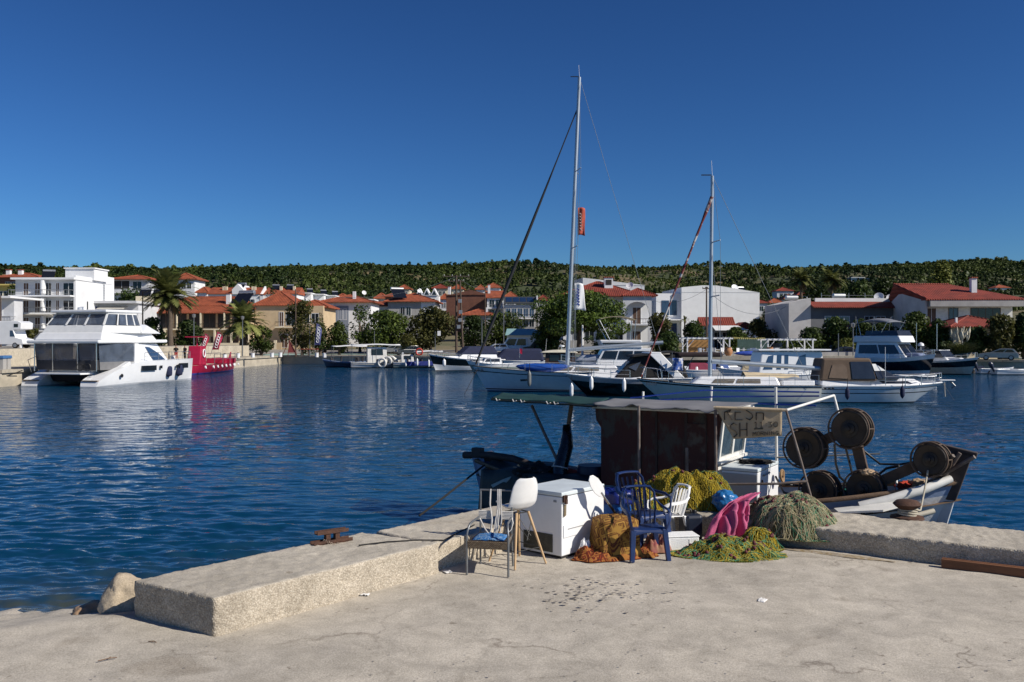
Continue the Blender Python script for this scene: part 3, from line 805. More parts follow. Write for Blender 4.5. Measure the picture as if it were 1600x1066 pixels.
def freezer(label, front, ax, L, W, H, side, lidm, vent=True, lid_items=True):
 """front = the corner nearest the camera; local x along the bright long side, y along the shaded short side"""
 ax = Vector(ax).normalized()
 t = thing('chest_freezer', label, 'freezer', front, math.atan2(ax.y, ax.x))
 b = MB(); b.box((L / 2, W / 2, (H - 0.07) / 2 + 0.02), (L, W, H - 0.10)); b.build('body', [side], t, bevel=0.012)
 MB().box((L / 2, W / 2, H - 0.028), (L + 0.012, W + 0.012, 0.056)).build('lid', lidm, t, bevel=0.012)
 s = MB(); s.box((L / 2, W / 2, H - 0.066), (L - 0.01, W - 0.01, 0.02)); s.build('lid_seal', mat('rubber_seal', (0.25, 0.25, 0.25), 0.7), t)
 sk = MB(); sk.box((L / 2, W / 2, 0.012), (L - 0.06, W - 0.06, 0.03)); sk.build('base_plinth', DARK, t)
 return t
U = KL_U
fz = freezer('white chest freezer with padlocked lid between bar stool and blankets', (0.66, 11.90, 0), KL_U, 0.99, 0.72, 0.885, ENAM, ENAMD)
v = MB(); v.box((-0.004, 0.40, 0.19), (0.012, 0.50, 0.24))
for k in range(9): v.box((-0.011, 0.40, 0.09 + k * 0.025), (0.006, 0.48, 0.008))
v.build('vent_grille', DIRTG, fz)
h = MB(); h.box((0.34, -0.006, 0.36), (0.62, 0.014, 0.17)); h.build('lower_panel', ENAM, fz, bevel=0.006)
h = MB(); h.box((0.30, -0.016, 0.385), (0.36, 0.008, 0.010)); h.build('panel_slot', mat('grey_line', (0.3, 0.3, 0.3), 0.6), fz)
h = MB(); h.box((0.05, -0.02, 0.80), (0.075, 0.03, 0.09)); h.box((0.055, -0.035, 0.76), (0.04, 0.025, 0.06)); h.tube([(0.04, -0.04, 0.79), (0.04, -0.045, 0.84), (0.07, -0.045, 0.84), (0.07, -0.04, 0.79)], 0.006, 6)
h.build('lock', RUST, fz)
h = MB(); h.prism([(0.035, -0.012, 0.72), (0.075, -0.012, 0.72), (0.07, -0.012, 0.58), (0.03, -0.012, 0.56)], (0, -0.012, 0)); h.build('lock_hasp', mat('tarnished_brass', (0.30, 0.24, 0.15), 0.5, metal=0.5, var=0.2), fz)
h = MB(); h.box((0.93, -0.012, 0.84), (0.06, 0.03, 0.05)); h.build('hinge', GALV, fz)
h = MB(); h.box((-0.003, 0.11, 0.76), (0.006, 0.05, 0.03)); h.build('maker_plate', mat('grey_plate', (0.25, 0.27, 0.3), 0.5), fz)
pd = thing('paddle', 'white bladed paddle leaning in front of the white freezer', 'paddle', (0, 0, 0))
a = at(922, 744, 12.10); b = at(966, 808, 12.35)
dirv = (b - a).normalized()
def paddle_pt(sv, w):
 side = dirv.cross(Vector((0.35, -0.9, 0.3))).normalized()
 return a + dirv * sv + side * w
bl = [(0.0, 0.0), (0.03, 0.05), (0.12, 0.085), (0.24, 0.088), (0.33, 0.06), (0.38, 0.02), (0.38, -0.02), (0.33, -0.06), (0.24, -0.088), (0.12, -0.085), (0.03, -0.05)]
nrm = dirv.cross(dirv.cross(Vector((0.35, -0.9, 0.3)))).normalized()
MB().prism([paddle_pt(s_, w) for s_, w in bl], nrm * 0.014).build('blade', PLASW, pd, bevel=0.005)
MB().tube([a + dirv * 0.30 + nrm * 0.007, a + dirv * 0.52 + nrm * 0.007], 0.017, 8).build('shaft', STEEL, pd, ang=60)
MB().tube([a + dirv * 0.52 + nrm * 0.007, b + dirv * 0.05 + nrm * 0.007], 0.021, 8).build('grip', BLACKP, pd, ang=60)
bc = fl(957, 838); bc = Vector((1.50, 13.05, 0))
br_ = thing('barrel', 'bright blue plastic barrel behind the blanket covered box', 'barrel', bc)
MB().lathe([(0.20, 0), (0.235, 0.03), (0.24, 0.2), (0.225, 0.24), (0.24, 0.28), (0.24, 0.48), (0.225, 0.52), (0.235, 0.56), (0.225, 0.66), (0.16, 0.70)], 28).build('drum', mat('blue_barrel_plastic', (0.012, 0.12, 0.42), 0.4, var=0.1), br_, ang=40)
bg_ = MB(); bg_.grid(lambda u, v: (math.cos(u * 6.283) * (0.02 + 0.245 * min(1, v * 1.6)) * (1 + 0.05 * math.sin(u * 44)), math.sin(u * 6.283) * (0.02 + 0.245 * min(1, v * 1.6)) * (1 + 0.05 * math.sin(u * 44)), 0.74 - 0.18 * max(0, v - 0.55) / 0.45 + 0.02 * noise.noise((math.cos(u * 6.283) * 3, math.sin(u * 6.283) * 3, v * 4))), 44, 14)
bgo = bg_.build('plastic_sheet', mat('dark_blue_sheet', (0.010, 0.02, 0.16), 0.3, var=0.3, scale=10, bump=0.4), None, ang=60, thick=0.004)
bgo.location = bc; tag(bgo, 'dark blue plastic sheet covering the top of the blue barrel', 'plastic sheet')
def draped_box(name, label, c, yaw, hx, hy, h, m, seed):
 def fn(u, v):
  a = u * 2 * math.pi
  ca, sa = math.cos(a), math.sin(a)
  p = 0.46
  ex, ey = math.copysign(abs(ca) ** p, ca), math.copysign(abs(sa) ** p, sa)
  if v < 0.30:
   r = v / 0.30; z = h - 0.05 * r ** 4 + 0.015 * noise.noise((ex * r * 3, ey * r * 3, seed)) - 0.01 * r ** 6
   return (ex * hx * r, ey * hy * r, z)
  s = (v - 0.30) / 0.70
  fold = math.sin(a * 9 + seed) * 0.6 + math.sin(a * 15 + 1.7) * 0.4
  out = 1 + 0.10 * s + (0.085 * fold + 0.17 * noise.noise((ca * 1.5, sa * 1.5, seed))) * s
  return (ex * hx * out, ey * hy * out, (h - 0.06) * (1 - s ** 1.15) + 0.012 + (0.03 * fold * s if s > 0.9 else 0) * 0.3)
 mb = MB(); mb.grid(fn, 110, 40)
 o = mb.build(name, m, None, ang=180, thick=0.012)
 o.location = c; o.rotation_euler = (0, 0, yaw)
 return tag(o, label, 'blanket')
draped_box('blanket', 'ochre and brown patterned blanket draped over a box', (1.40, 12.16, 0), R(12), 0.28, 0.24, 0.53, BLANK1, 3.0)
def crumple(name, label, c, rx, ry, h, m, seed, cat='blanket', yaw=0, res=64, fr=3.2, fr2=8):
 def fn(u, v):
  a = u * 2 * math.pi
  rad = (1 + 0.22 * noise.noise((math.cos(a) * 1.3, math.sin(a) * 1.3, seed)) + 0.07 * math.sin(a * 7 + seed)) * v
  x, y = math.cos(a) * rad, math.sin(a) * rad
  rg = 0.55 + 0.8 * noise.noise((x * fr, y * fr, seed)) + 0.28 * noise.noise((x * fr2, y * fr2, seed + 3))
  z = h * (1 - v ** 3) * (0.45 + 0.8 * rg) + 0.010 * (1 - v)
  return (x * rx, y * ry, max(0.006, z))
 mb = MB(); mb.grid(fn, res, res // 2)
 o = mb.build(name, m, None, ang=180, thick=0.008)
 o.location = c; o.rotation_euler = (0, 0, yaw)
 return tag(o, label, cat)
crumple('blanket', 'crumpled orange red patterned blanket lying on the concrete', (1.23, 11.93, 0.0), 0.44, 0.20, 0.10, BLANK2, 4.1, yaw=R(8), fr=2.4, fr2=6)
crumple('blanket', 'folded tan zigzag blanket heap beside the freezer foot', (1.00, 11.95, 0.02), 0.17, 0.15, 0.15, BLANK2, 7.7, yaw=R(30), fr=2.0, fr2=5)
crumple('rag', 'crimson rag bundle lying behind the blue chair legs', (1.98, 12.36, 0.0), 0.20, 0.17, 0.22, mat('crimson_cloth', (0.22, 0.02, 0.05), 0.9, var=0.3, scale=9, col2=(0.35, 0.22, 0.12)), 9.2, 'rag')
crumple('rag', 'brown cloth scrap on the ground under the blue chair', (1.72, 12.1, 0.0), 0.24, 0.14, 0.10, BLANK2, 1.3, 'rag', yaw=R(-10))
crumple('plastic_bag', 'white torn plastic scrap tucked between freezer and blanket', (0.98, 12.02, 0.06), 0.09, 0.07, 0.15, mat('white_film', (0.8, 0.8, 0.8), 0.4, var=0.05), 2.2, 'plastic bag')
def monobloc(name, label, loc, yaw, m, s=1.0, group=None):
 t = thing(name, label, 'chair', loc, yaw, group)
 def sc_(p): return (p[0] * s, p[1] * s, p[2] * s)
 mb = MB(); mb.grid(lambda u, v: sc_(((u - .5) * (0.46 - 0.05 * v), -0.22 + 0.44 * v, 0.43 - 0.015 * math.sin(math.pi * u) - 0.02 * v - 0.03 * max(0, 0.12 - v) / 0.12)), 8, 12)
 mb.build('seat', m, t, ang=60, thick=0.012 * s)
 ap = MB(); ap.grid(lambda u, v: sc_(((u - .5) * 0.46, -0.222 - 0.006 * v, 0.40 - 0.07 * v * (0.35 + 0.65 * abs(2 * u - 1) ** 1.5))), 10, 3)
 ap.build('apron', m, t, ang=60, thick=0.012 * s)
 for sx in (-1, 1):
  for sy, (yt, yb) in ((-1, (-0.20, -0.25)), (1, (0.20, 0.28))):
   lg = MB(); w = 0.030
   lg.hexa([sc_((sx * 0.25 - w, yb - w, 0)), sc_((sx * 0.25 + w, yb - w, 0)), sc_((sx * 0.25 + w, yb + w, 0)), sc_((sx * 0.25 - w, yb + w, 0))],
     [sc_((sx * 0.215 - 0.042, yt - 0.032, 0.42)), sc_((sx * 0.215 + 0.03, yt - 0.032, 0.42)), sc_((sx * 0.215 + 0.03, yt + 0.032, 0.42)), sc_((sx * 0.215 - 0.042, yt + 0.032, 0.42))])
   lg.build('leg', m, t, bevel=0.008 * s)
  ar = MB()
  pts = [(sx * 0.235, -0.21, 0.40), (sx * 0.27, -0.235, 0.52), (sx * 0.285, -0.22, 0.615), (sx * 0.29, -0.12, 0.65), (sx * 0.285, 0.05, 0.655), (sx * 0.265, 0.19, 0.68), (sx * 0.235, 0.27, 0.74)]
  ar.tube([sc_(p) for p in pts], [0.030 * s, 0.028 * s, 0.03 * s, 0.034 * s, 0.034 * s, 0.03 * s, 0.022 * s], 8, flat=0.45)
  ar.build('armrest', m, t, ang=50)
 bk = MB()
 def bp_(x, z): return sc_((x, 0.20 + (z - 0.42) * 0.32 - 0.10 * (x / 0.23) ** 2 * 0.5, z))
 for i in range(5):
  xa = -0.15 + 0.3 * i / 4
  bk.tube([bp_(xa * 0.9, 0.42), bp_(xa, 0.62), bp_(xa * 1.12, 0.84)], 0.022 * s, 6, flat=0.4)
 for sx in (-1, 1): bk.tube([bp_(sx * 0.19, 0.42), bp_(sx * 0.22, 0.62), bp_(sx * 0.22, 0.82), bp_(sx * 0.17, 0.89)], 0.026 * s, 8, flat=0.6)
 bk.tube([bp_(x, 0.89 - 0.25 * x * x + 0.01) for x in (-0.18, -0.1, 0, 0.1, 0.18)], 0.036 * s, 8, flat=0.5)
 bk.build('backrest', m, t, ang=50)
 return t
monobloc('plastic_armchair', 'dark blue plastic armchair standing right of the draped box', (1.78, 12.02, 0), R(9), PLASB, 1.0)
monobloc('plastic_armchair', 'second dark blue plastic armchair, half hidden behind the first', (1.86, 12.72, 0.02), R(32), PLASB, 1.08)
monobloc('plastic_armchair', 'white plastic armchair with slatted back beside the jerrycan', (2.28, 13.12, 0), R(-68), PLASW, 0.86)
jc = thing('jerrycan', 'dark navy jerrycan behind the white plastic chair', 'jerrycan', (2.62, 13.15, 0), R(10))
j = MB(); j.box((0, 0, 0.19), (0.27, 0.34, 0.38)); j.build('can', mat('navy_can_plastic', (0.012, 0.018, 0.035), 0.35, var=0.2), jc, bevel=0.05)
j = MB(); j.lathe([(0.035, 0.37), (0.035, 0.41), (0.03, 0.42)], 14, (0.06, 0, 0)); j.build('cap', BLACKP, jc, ang=40)
j = MB(); j.tube([(-0.09, 0.0, 0.37), (-0.09, 0.0, 0.43), (0.0, 0.0, 0.43), (0.02, 0, 0.37)], 0.016, 8); j.build('handle', BLACKP, jc, ang=60)
sb = thing('styrofoam_box', 'white styrofoam fish box lying in front of the jerrycan', 'box', (2.33, 12.42, 0), R(8))
j = MB(); j.box((0, 0.10, 0.095), (0.52, 0.30, 0.19)); j.build('tray', STYRO, sb, bevel=0.018)
j = MB(); j.box((0, 0.10, 0.197), (0.53, 0.31, 0.022)); j.build('rim', STYRO, sb, bevel=0.008)
j = MB()
for x in (-0.17, 0.12): j.box((x, -0.052, 0.10), (0.012, 0.008, 0.12))
j.build('groove_rib', STYRO, sb)
def lump(name, label, cat, c, r, m, seed, amp=0.22, yaw=0, fr=2.2):
 import bmesh
 bm = bmesh.new(); bmesh.ops.create_icosphere(bm, subdivisions=5, radius=1)
 for q in bm.verts:
  p = q.co.copy(); k = 1 + amp * noise.noise(p * fr + Vector((seed, 0, 0))) + amp * 0.5 * abs(noise.noise(p * fr * 3 + Vector((seed, 1, 0))))
  q.co = Vector((p.x * r[0] * k, p.y * r[1] * k, p.z * r[2] * k))
 me = bpy.data.meshes.new(name); bm.to_mesh(me); bm.free(); me.materials.append(m); me.shade_smooth()
 o = bpy.data.objects.new(name, me); COL.objects.link(o); o.location = c; o.rotation_euler = (0, 0, yaw)
 return tag(o, label, cat)
lump('plastic_bag', 'light blue plastic bag wedged between the net heaps', 'plastic bag', at(1132, 782, 13.6), (0.19, 0.15, 0.15), mat('light_blue_film', (0.02, 0.14, 0.36), 0.3, var=0.3, scale=6, bump=0.8, bscale=11), 3.3, 0.22)
def towel():
 rows = [[at(1188, 770, 13.6), at(1174, 771, 13.6), at(1158, 776, 13.6)],
   [at(1168, 785, 13.0), at(1150, 783, 13.05), at(1133, 790, 13.05)],
   [at(1166, 808, 12.85), at(1142, 800, 12.80), at(1112, 812, 12.8)],
   [at(1167, 836, 12.70), at(1138, 838, 12.62), at(1098, 853, 12.60)]]
 def fn(u, v):
  k = v * 3; i = min(int(k), 2); f = k - i; f = f * f * (3 - 2 * f)
  def row(r):
   a, b, c = r
   return a.lerp(b, u * 2) if u < 0.5 else b.lerp(c, u * 2 - 1)
  p = row(rows[i]).lerp(row(rows[i + 1]), f)
  w = 0.25 + 0.75 * min(1, v * 1.6)
  fold = math.sin(u * 13 + v * 2.2 + 1.6 * noise.noise((u * 2, v * 2, 1))) * 0.085 + 0.035 * math.sin(u * 27 + v * 5) + 0.19 * noise.noise((u * 4.2, v * 3.4, 4.2)) + 0.06 * noise.noise((u * 9, v * 8, 1.2)) + 0.03 * noise.noise((u * 9, v * 9, 7))
  return p + Vector((0.25, -0.8, 0.45)) * fold * w
 mb = MB(); mb.grid(fn, 44, 56)
 o = mb.build('towel', PINK, None, ang=180, thick=0.012)
 tag(o, 'pink towel hanging over the edge of the nets', 'towel')
 fr = MB()
 for i in range(60):
  p = Vector(fn(i / 59, 1.0)); fr.tube([p, p + Vector((rnd.uniform(-.01, .01), -0.008, -0.03))], 0.003, 4)
 fr.build('fringe', mat('pale_fringe', (0.6, 0.42, 0.42), 0.9), o)
towel()
def net_mat(name, cols, sc_=1.0):
 m = bpy.data.materials.new(name); m.use_nodes = True; n = m.node_tree.nodes; l = m.node_tree.links; b = n['Principled BSDF']
 b.inputs['Roughness'].default_value = 0.85; b.inputs['Specular IOR Level'].default_value = 0.2
 tc = n.new('ShaderNodeTexCoord')
 nz = n.new('ShaderNodeTexNoise'); nz.inputs['Scale'].default_value = 2.6 * sc_; nz.inputs['Detail'].default_value = 3; nz.inputs['Distortion'].default_value = 1.2
 l.new(tc.outputs['Object'], nz.inputs['Vector'])
 w = n.new('ShaderNodeTexWave'); w.inputs['Scale'].default_value = 9 * sc_; w.inputs['Distortion'].default_value = 9; w.inputs['Detail'].default_value = 4; w.inputs['Detail Scale'].default_value = 2.2
 l.new(tc.outputs['Object'], w.inputs['Vector'])
 rp = n.new('ShaderNodeValToRGB'); e = rp.color_ramp.elements
 e[0].color = list(cols[0]) + [1]; e[1].color = list(cols[2]) + [1]; e[0].position = 0.3; e[1].position = 0.7
 q = e.new(0.5); q.color = list(cols[1]) + [1]
 l.new(nz.outputs['Fac'], rp.inputs[0])
 mx = n.new('ShaderNodeMix'); mx.data_type = 'RGBA'; mx.blend_type = 'MULTIPLY'; mx.inputs[0].default_value = 0.75
 r2 = n.new('ShaderNodeValToRGB'); r2.color_ramp.elements[0].color = (0.32, 0.28, 0.22, 1); r2.color_ramp.elements[0].position = 0.15; r2.color_ramp.elements[1].position = 0.6
 l.new(w.outputs['Fac'], r2.inputs[0]); l.new(rp.outputs[0], mx.inputs[6]); l.new(r2.outputs[0], mx.inputs[7])
 l.new(mx.outputs[2], b.inputs['Base Color'])
 n2 = n.new('ShaderNodeTexNoise'); n2.inputs['Scale'].default_value = 60; n2.inputs['Detail'].default_value = 4; l.new(tc.outputs['Object'], n2.inputs['Vector'])
 ad = n.new('ShaderNodeMath'); ad.operation = 'ADD'; l.new(w.outputs['Fac'], ad.inputs[0]); l.new(n2.outputs['Fac'], ad.inputs[1])
 bp = n.new('ShaderNodeBump'); bp.inputs['Strength'].default_value = 1.0; bp.inputs['Distance'].default_value = 0.03
 l.new(ad.outputs[0], bp.inputs['Height']); l.new(bp.outputs[0], b.inputs['Normal'])
 return m
NETY = net_mat('yellow_olive_netting', [(0.30, 0.22, 0.015), (0.42, 0.31, 0.02), (0.17, 0.15, 0.02)])
NETB = net_mat('beige_green_netting', [(0.33, 0.27, 0.14), (0.24, 0.22, 0.10), (0.13, 0.16, 0.09)])
NETG = net_mat('yellow_green_netting', [(0.40, 0.28, 0.015), (0.26, 0.26, 0.02), (0.10, 0.20, 0.06)])
TWY = mat('yellow_twine', (0.42, 0.32, 0.035), 0.8, var=0.25, scale=9)
TWG = mat('green_twine', (0.05, 0.25, 0.14), 0.8, var=0.3, scale=9)
TWB = mat('beige_twine', (0.42, 0.36, 0.22), 0.8, var=0.2, scale=9)
CORK = mat('dark_red_float', (0.10, 0.018, 0.022), 0.7, var=0.3, scale=15)
def net_heap(label, c, rx, ry, h, seed, base, twines, ns, nf, yaw=0.0, p=2.2, rough=0.10, lean=0.0, base_z=None):
 rs = random.Random(int(seed * 97))
 def surf(x, y):
  a = math.atan2(y, x); r = math.hypot(x, y)
  lim = 1 + 0.16 * noise.noise((math.cos(a) * 1.4, math.sin(a) * 1.4, seed)) + 0.05 * noise.noise((math.cos(a) * 6, math.sin(a) * 6, seed))
  q = min(1.0, r / lim)
  hh = h * (1 - q ** p) * (1 + 0.22 * noise.noise((x * 1.6, y * 1.6, seed)))
  hh *= 1 + (0.05 * math.sin(a * 9 + seed) + 0.045 * math.sin(a * 17 + 2 * seed)) * q + 0.10 * noise.noise((x * 2.6 + 9, y * 2.6, seed))
  hh += rough * h * (noise.noise((x * 4, y * 4, seed)) + 0.7 * abs(noise.noise((x * 9, y * 9, seed + 5)))) * (1 - q ** 6)
  return Vector((x * rx + lean * hh, y * ry, max(0.004, hh)))
 mb = MB()
 mb.grid(lambda u, v: surf(math.cos(u * 6.2832) * v * 1.12, math.sin(u * 6.2832) * v * 1.12), 120, 46)
 o = mb.build('fishing_net', base, None, ang=180)
 o.location = c; o.rotation_euler = (0, 0, yaw)
 tag(o, label, 'fishing net', 'heaps of fishing net on the pier')
 for m, share in twines:
  tw = MB()
  for k in range(int(ns * share)):
   a = rs.uniform(0, 6.2832); r = rs.random() ** 0.5 * 1.0
   x, y = math.cos(a) * r, math.sin(a) * r; d = rs.uniform(0, 6.2832) if rs.random() < .5 else a + rs.uniform(-.5, .5)
   pts = []
   for s_ in range(rs.randint(7, 15)):
    if math.hypot(x, y) > 1.15: break
    q = surf(x, y); pts.append(q + Vector((0, 0, 0.006 + 0.014 * rs.random())))
    d += rs.uniform(-0.7, 0.7); st = 0.05 / max(rx, ry) * rs.uniform(.7, 1.5)
    x += math.cos(d) * st; y += math.sin(d) * st
   if len(pts) > 3: tw.tube(pts, rs.uniform(0.0015, 0.0035), 4, cap=False)
  tw.build('twine', m, o)
 fl0 = None
 for k in range(nf):
  a = rs.uniform(0, 6.2832); r = rs.random() ** 0.6
  q = surf(math.cos(a) * r, math.sin(a) * r) + Vector((0, 0, 0.014))
  if fl0 is None:
   fl0 = MB().lathe([(0.012, -0.028), (0.021, -0.016), (0.022, 0.016), (0.012, 0.028)], 8).build('float', CORK, o, ang=60); f = fl0
  else:
   f = fl0.copy(); COL.objects.link(f); f.parent = o
  f.location = q; f.rotation_euler = (rs.uniform(0, 3), rs.uniform(0, 3), rs.uniform(0, 3))
 return o
net_heap('big olive yellow net heap behind the white plastic chair', (2.72, 14.25, 0.0), 0.92, 0.62, 0.80, 1.7, NETY, [(TWY, 0.8), (TWG, 0.2)], 340, 34, yaw=R(-20), p=4.0)
net_heap('small yellow net bunch behind the blue armchairs', (1.95, 13.75, 0.30), 0.34, 0.26, 0.42, 6.4, NETY, [(TWY, 0.8), (TWG, 0.2)], 120, 10, p=2.0)
net_heap('beige and green net heap on the right hand kerb', (4.05, 13.05, 0.12), 0.76, 0.56, 0.50, 3.3, NETB, [(TWB, 0.78), (TWG, 0.22)], 800, 45, yaw=R(-30), p=3.2)
net_heap('yellow green net spilled flat over the concrete below the towel', (2.92, 12.15, 0.0), 0.70, 0.38, 0.21, 8.1, NETG, [(TWY, 0.6), (TWG, 0.4)], 620, 60, yaw=R(-6), p=1.5, rough=0.5)
net_heap('steep yellow net hump between the towel and the shaded kerb', (3.46, 12.56, 0.0), 0.32, 0.26, 0.27, 5.2, NETY, [(TWY, 0.7), (TWG, 0.3)], 150, 10, p=2.2)
crumple('net_scrap', 'dry yellow net scraps along the foot of the shaded kerb', (4.35, 12.15, 0.0), 0.75, 0.07, 0.014, mat('dry_weed_scraps', (0.28, 0.20, 0.09), 0.9, var=0.4, scale=20, col2=(0.42, 0.36, 0.28)), 2.9, 'net scraps', yaw=R(-31), res=80, fr=9, fr2=24)
bo = thing('mooring_cleat', 'rusty iron girder mooring cleat on the long kerb', 'cleat', fl(517, 850, 0.375) + Vector((0.0, 0.05, -0.01)), R(38)); bo.scale = (0.85, 0.85, 0.8)
m_ = MB(); m_.box((0, 0, 0.03), (0.62, 0.14, 0.012)); m_.box((0, 0.064, 0.045), (0.62, 0.012, 0.06)); m_.box((0, -0.064, 0.045), (0.62, 0.012, 0.06)); m_.build('base_channel', RUST, bo)
for x in (-0.07, 0.08):
 m_ = MB(); m_.box((x, 0, 0.10), (0.07, 0.08, 0.14)); m_.build('post', RUST, bo)
m_ = MB(); m_.box((0.0, 0, 0.178), (0.50, 0.11, 0.012)); m_.box((0, 0.05, 0.20), (0.50, 0.012, 0.05)); m_.box((0, -0.05, 0.20), (0.50, 0.012, 0.05)); m_.build('top_channel', RUST, bo)
ch = MB()
for i in range(14):
 a = i / 13 * math.pi * 1.6; ch.ring((0.0 + 0.13 * math.cos(a), 0.10 * math.sin(a) - 0.02, 0.045 + 0.03 * math.sin(i * 0.9)), 0.018, 0.0055, (math.cos(i), math.sin(i), 0.5), 10, 5)
ch.build('chain', mat('worn_chain', (0.28, 0.22, 0.17), 0.6, metal=0.4, var=0.2), bo)
cl = thing('mooring_bollard', 'squat rusty bollard with ropes on the shaded kerb', 'bollard', fl(1422, 812, 0.29) + Vector((0, 0.1, 0)), R(-10))
MB().lathe([(0.24, 0), (0.23, 0.03), (0.10, 0.05), (0.085, 0.12), (0.16, 0.17), (0.20, 0.21), (0.15, 0.26), (0.05, 0.28)], 18).build('post', RUST, cl, ang=40)
rp_ = MB()
for k in range(4): rp_.ring((0.01 * k, 0.008 * k, 0.06 + 0.022 * k), 0.12 + 0.008 * (k % 2), 0.015, (0.1, 0.1 * k, 1), 22, 6)
rp_.tube([(0.1, 0.05, 0.09), (0.25, 0.25, 0.08), (0.38, 0.55, 0.30), (0.5, 0.8, 0.6)], 0.014, 6)
rp_.build('rope', ROPE, cl, ang=60)
pl = MB(); pl.box((0, 0, 0.055), (2.2, 0.10, 0.11)); pl.box((0, -0.03, 0.112), (2.2, 0.04, 0.004))
plo = pl.build('plank', RUST, None, bevel=0.005); plo.location = (6.45, 10.92, 0.0); plo.rotation_euler = (0, 0, math.atan2(KR_U.y, KR_U.x))
plo.data.materials[0] = mat('brown_timber', (0.17, 0.07, 0.03), 0.7, var=0.3, scale=3, stretch=(0.6, 10, 10), bump=0.3)
tag(plo, 'brown timber beam lying along the foot of the shaded kerb', 'beam')
rl = MB(); rl.tube([KL_A + KL_U * u_ + KL_V * v_ + Vector((0, 0, z_)) for u_, v_, z_ in ((2.35, 0.62, 0.395), (2.7, 0.5, 0.395), (3.05, 0.28, 0.39), (3.3, 0.1, 0.37), (3.6, 0.2, 0.38), (4.2, 0.4, 0.385))], 0.009, 6)
tag(rl.build('rope', ROPED, None, ang=60), 'dark rope lying over the kerb behind the armchair', 'rope')
def litter(name, label, cat, p, sx, sy, m, seed):
 mb = MB(); mb.grid(lambda u, v: ((u - .5) * sx, (v - .5) * sy, 0.012 + 0.03 * abs(noise.noise((u * 3, v * 3, seed)))), 6, 6)
 o = mb.build(name, m, None, ang=180, thick=0.003); o.location = p; o.rotation_euler = (0, 0, seed); tag(o, label, cat)
PAPER = mat('scrap_paper', (0.75, 0.74, 0.72), 0.9, var=0.05)
litter('paper_scrap', 'white paper scrap on open concrete right of the stains', 'paper scrap', fl(1191, 940), 0.14, 0.09, PAPER, 1.0)
litter('paper_scrap', 'white paper scrap at the kerb joint by the armchair', 'paper scrap', fl(699, 895), 0.14, 0.10, PAPER, 2.1)
litter('paper_scrap', 'small pale scrap at the foot of the pebbly kerb', 'paper scrap', fl(570, 931), 0.10, 0.07, PAPER, 3.0)
def twig(label, p, L, a):
 mb = MB(); c, s_ = math.cos(a), math.sin(a)
 mb.tube([(-c * L / 2, -s_ * L / 2, 0.006), (0.01, 0.012, 0.010), (c * L / 2, s_ * L / 2, 0.006)], 0.005, 5)
 mb.tube([(0, 0, 0.008), (0.25 * L * math.cos(a + .7), 0.25 * L * math.sin(a + .7), 0.012)], 0.004, 5)
 o = mb.build('twig', WOODG, None); o.location = p; tag(o, label, 'twig')
twig('forked dark twig on the pale concrete in the lower left', fl(168, 1031), 0.16, 0.6)
twig('short dark twig on the slope below the kerb end', fl(238, 1004), 0.09, -0.3)
gr = MB()
for i in range(420):
 if i < 130: p = fl(rnd.gauss(930, 60), rnd.gauss(927, 14)); r = rnd.uniform(0.008, 0.024)
 else: p = fl(rnd.uniform(-30, 1650), 870 + 200 * rnd.random()); r = rnd.uniform(0.003, 0.012)
 vl = (p - KL_A).dot(KL_V); vr = (p - KR_A).dot(KR_V)
 if vl > -0.05 or vr > -0.05: continue
 k = 7; a0 = rnd.random() * 6
 vs = [p + Vector((math.cos(a0 + 6.283 * j / k) * r * rnd.uniform(.6, 1.3) * 1.5, math.sin(a0 + 6.283 * j / k) * r * rnd.uniform(.6, 1.2), 0.016)) for j in range(k)]
 gr.add(vs, [tuple(range(k))])
go = gr.build('grit_and_stains', mat('dark_damp_spots', (0.27, 0.24, 0.205), 0.8, var=0.3, scale=8)); stuff(go, 'dark spots and grit scattered over the pier concrete')
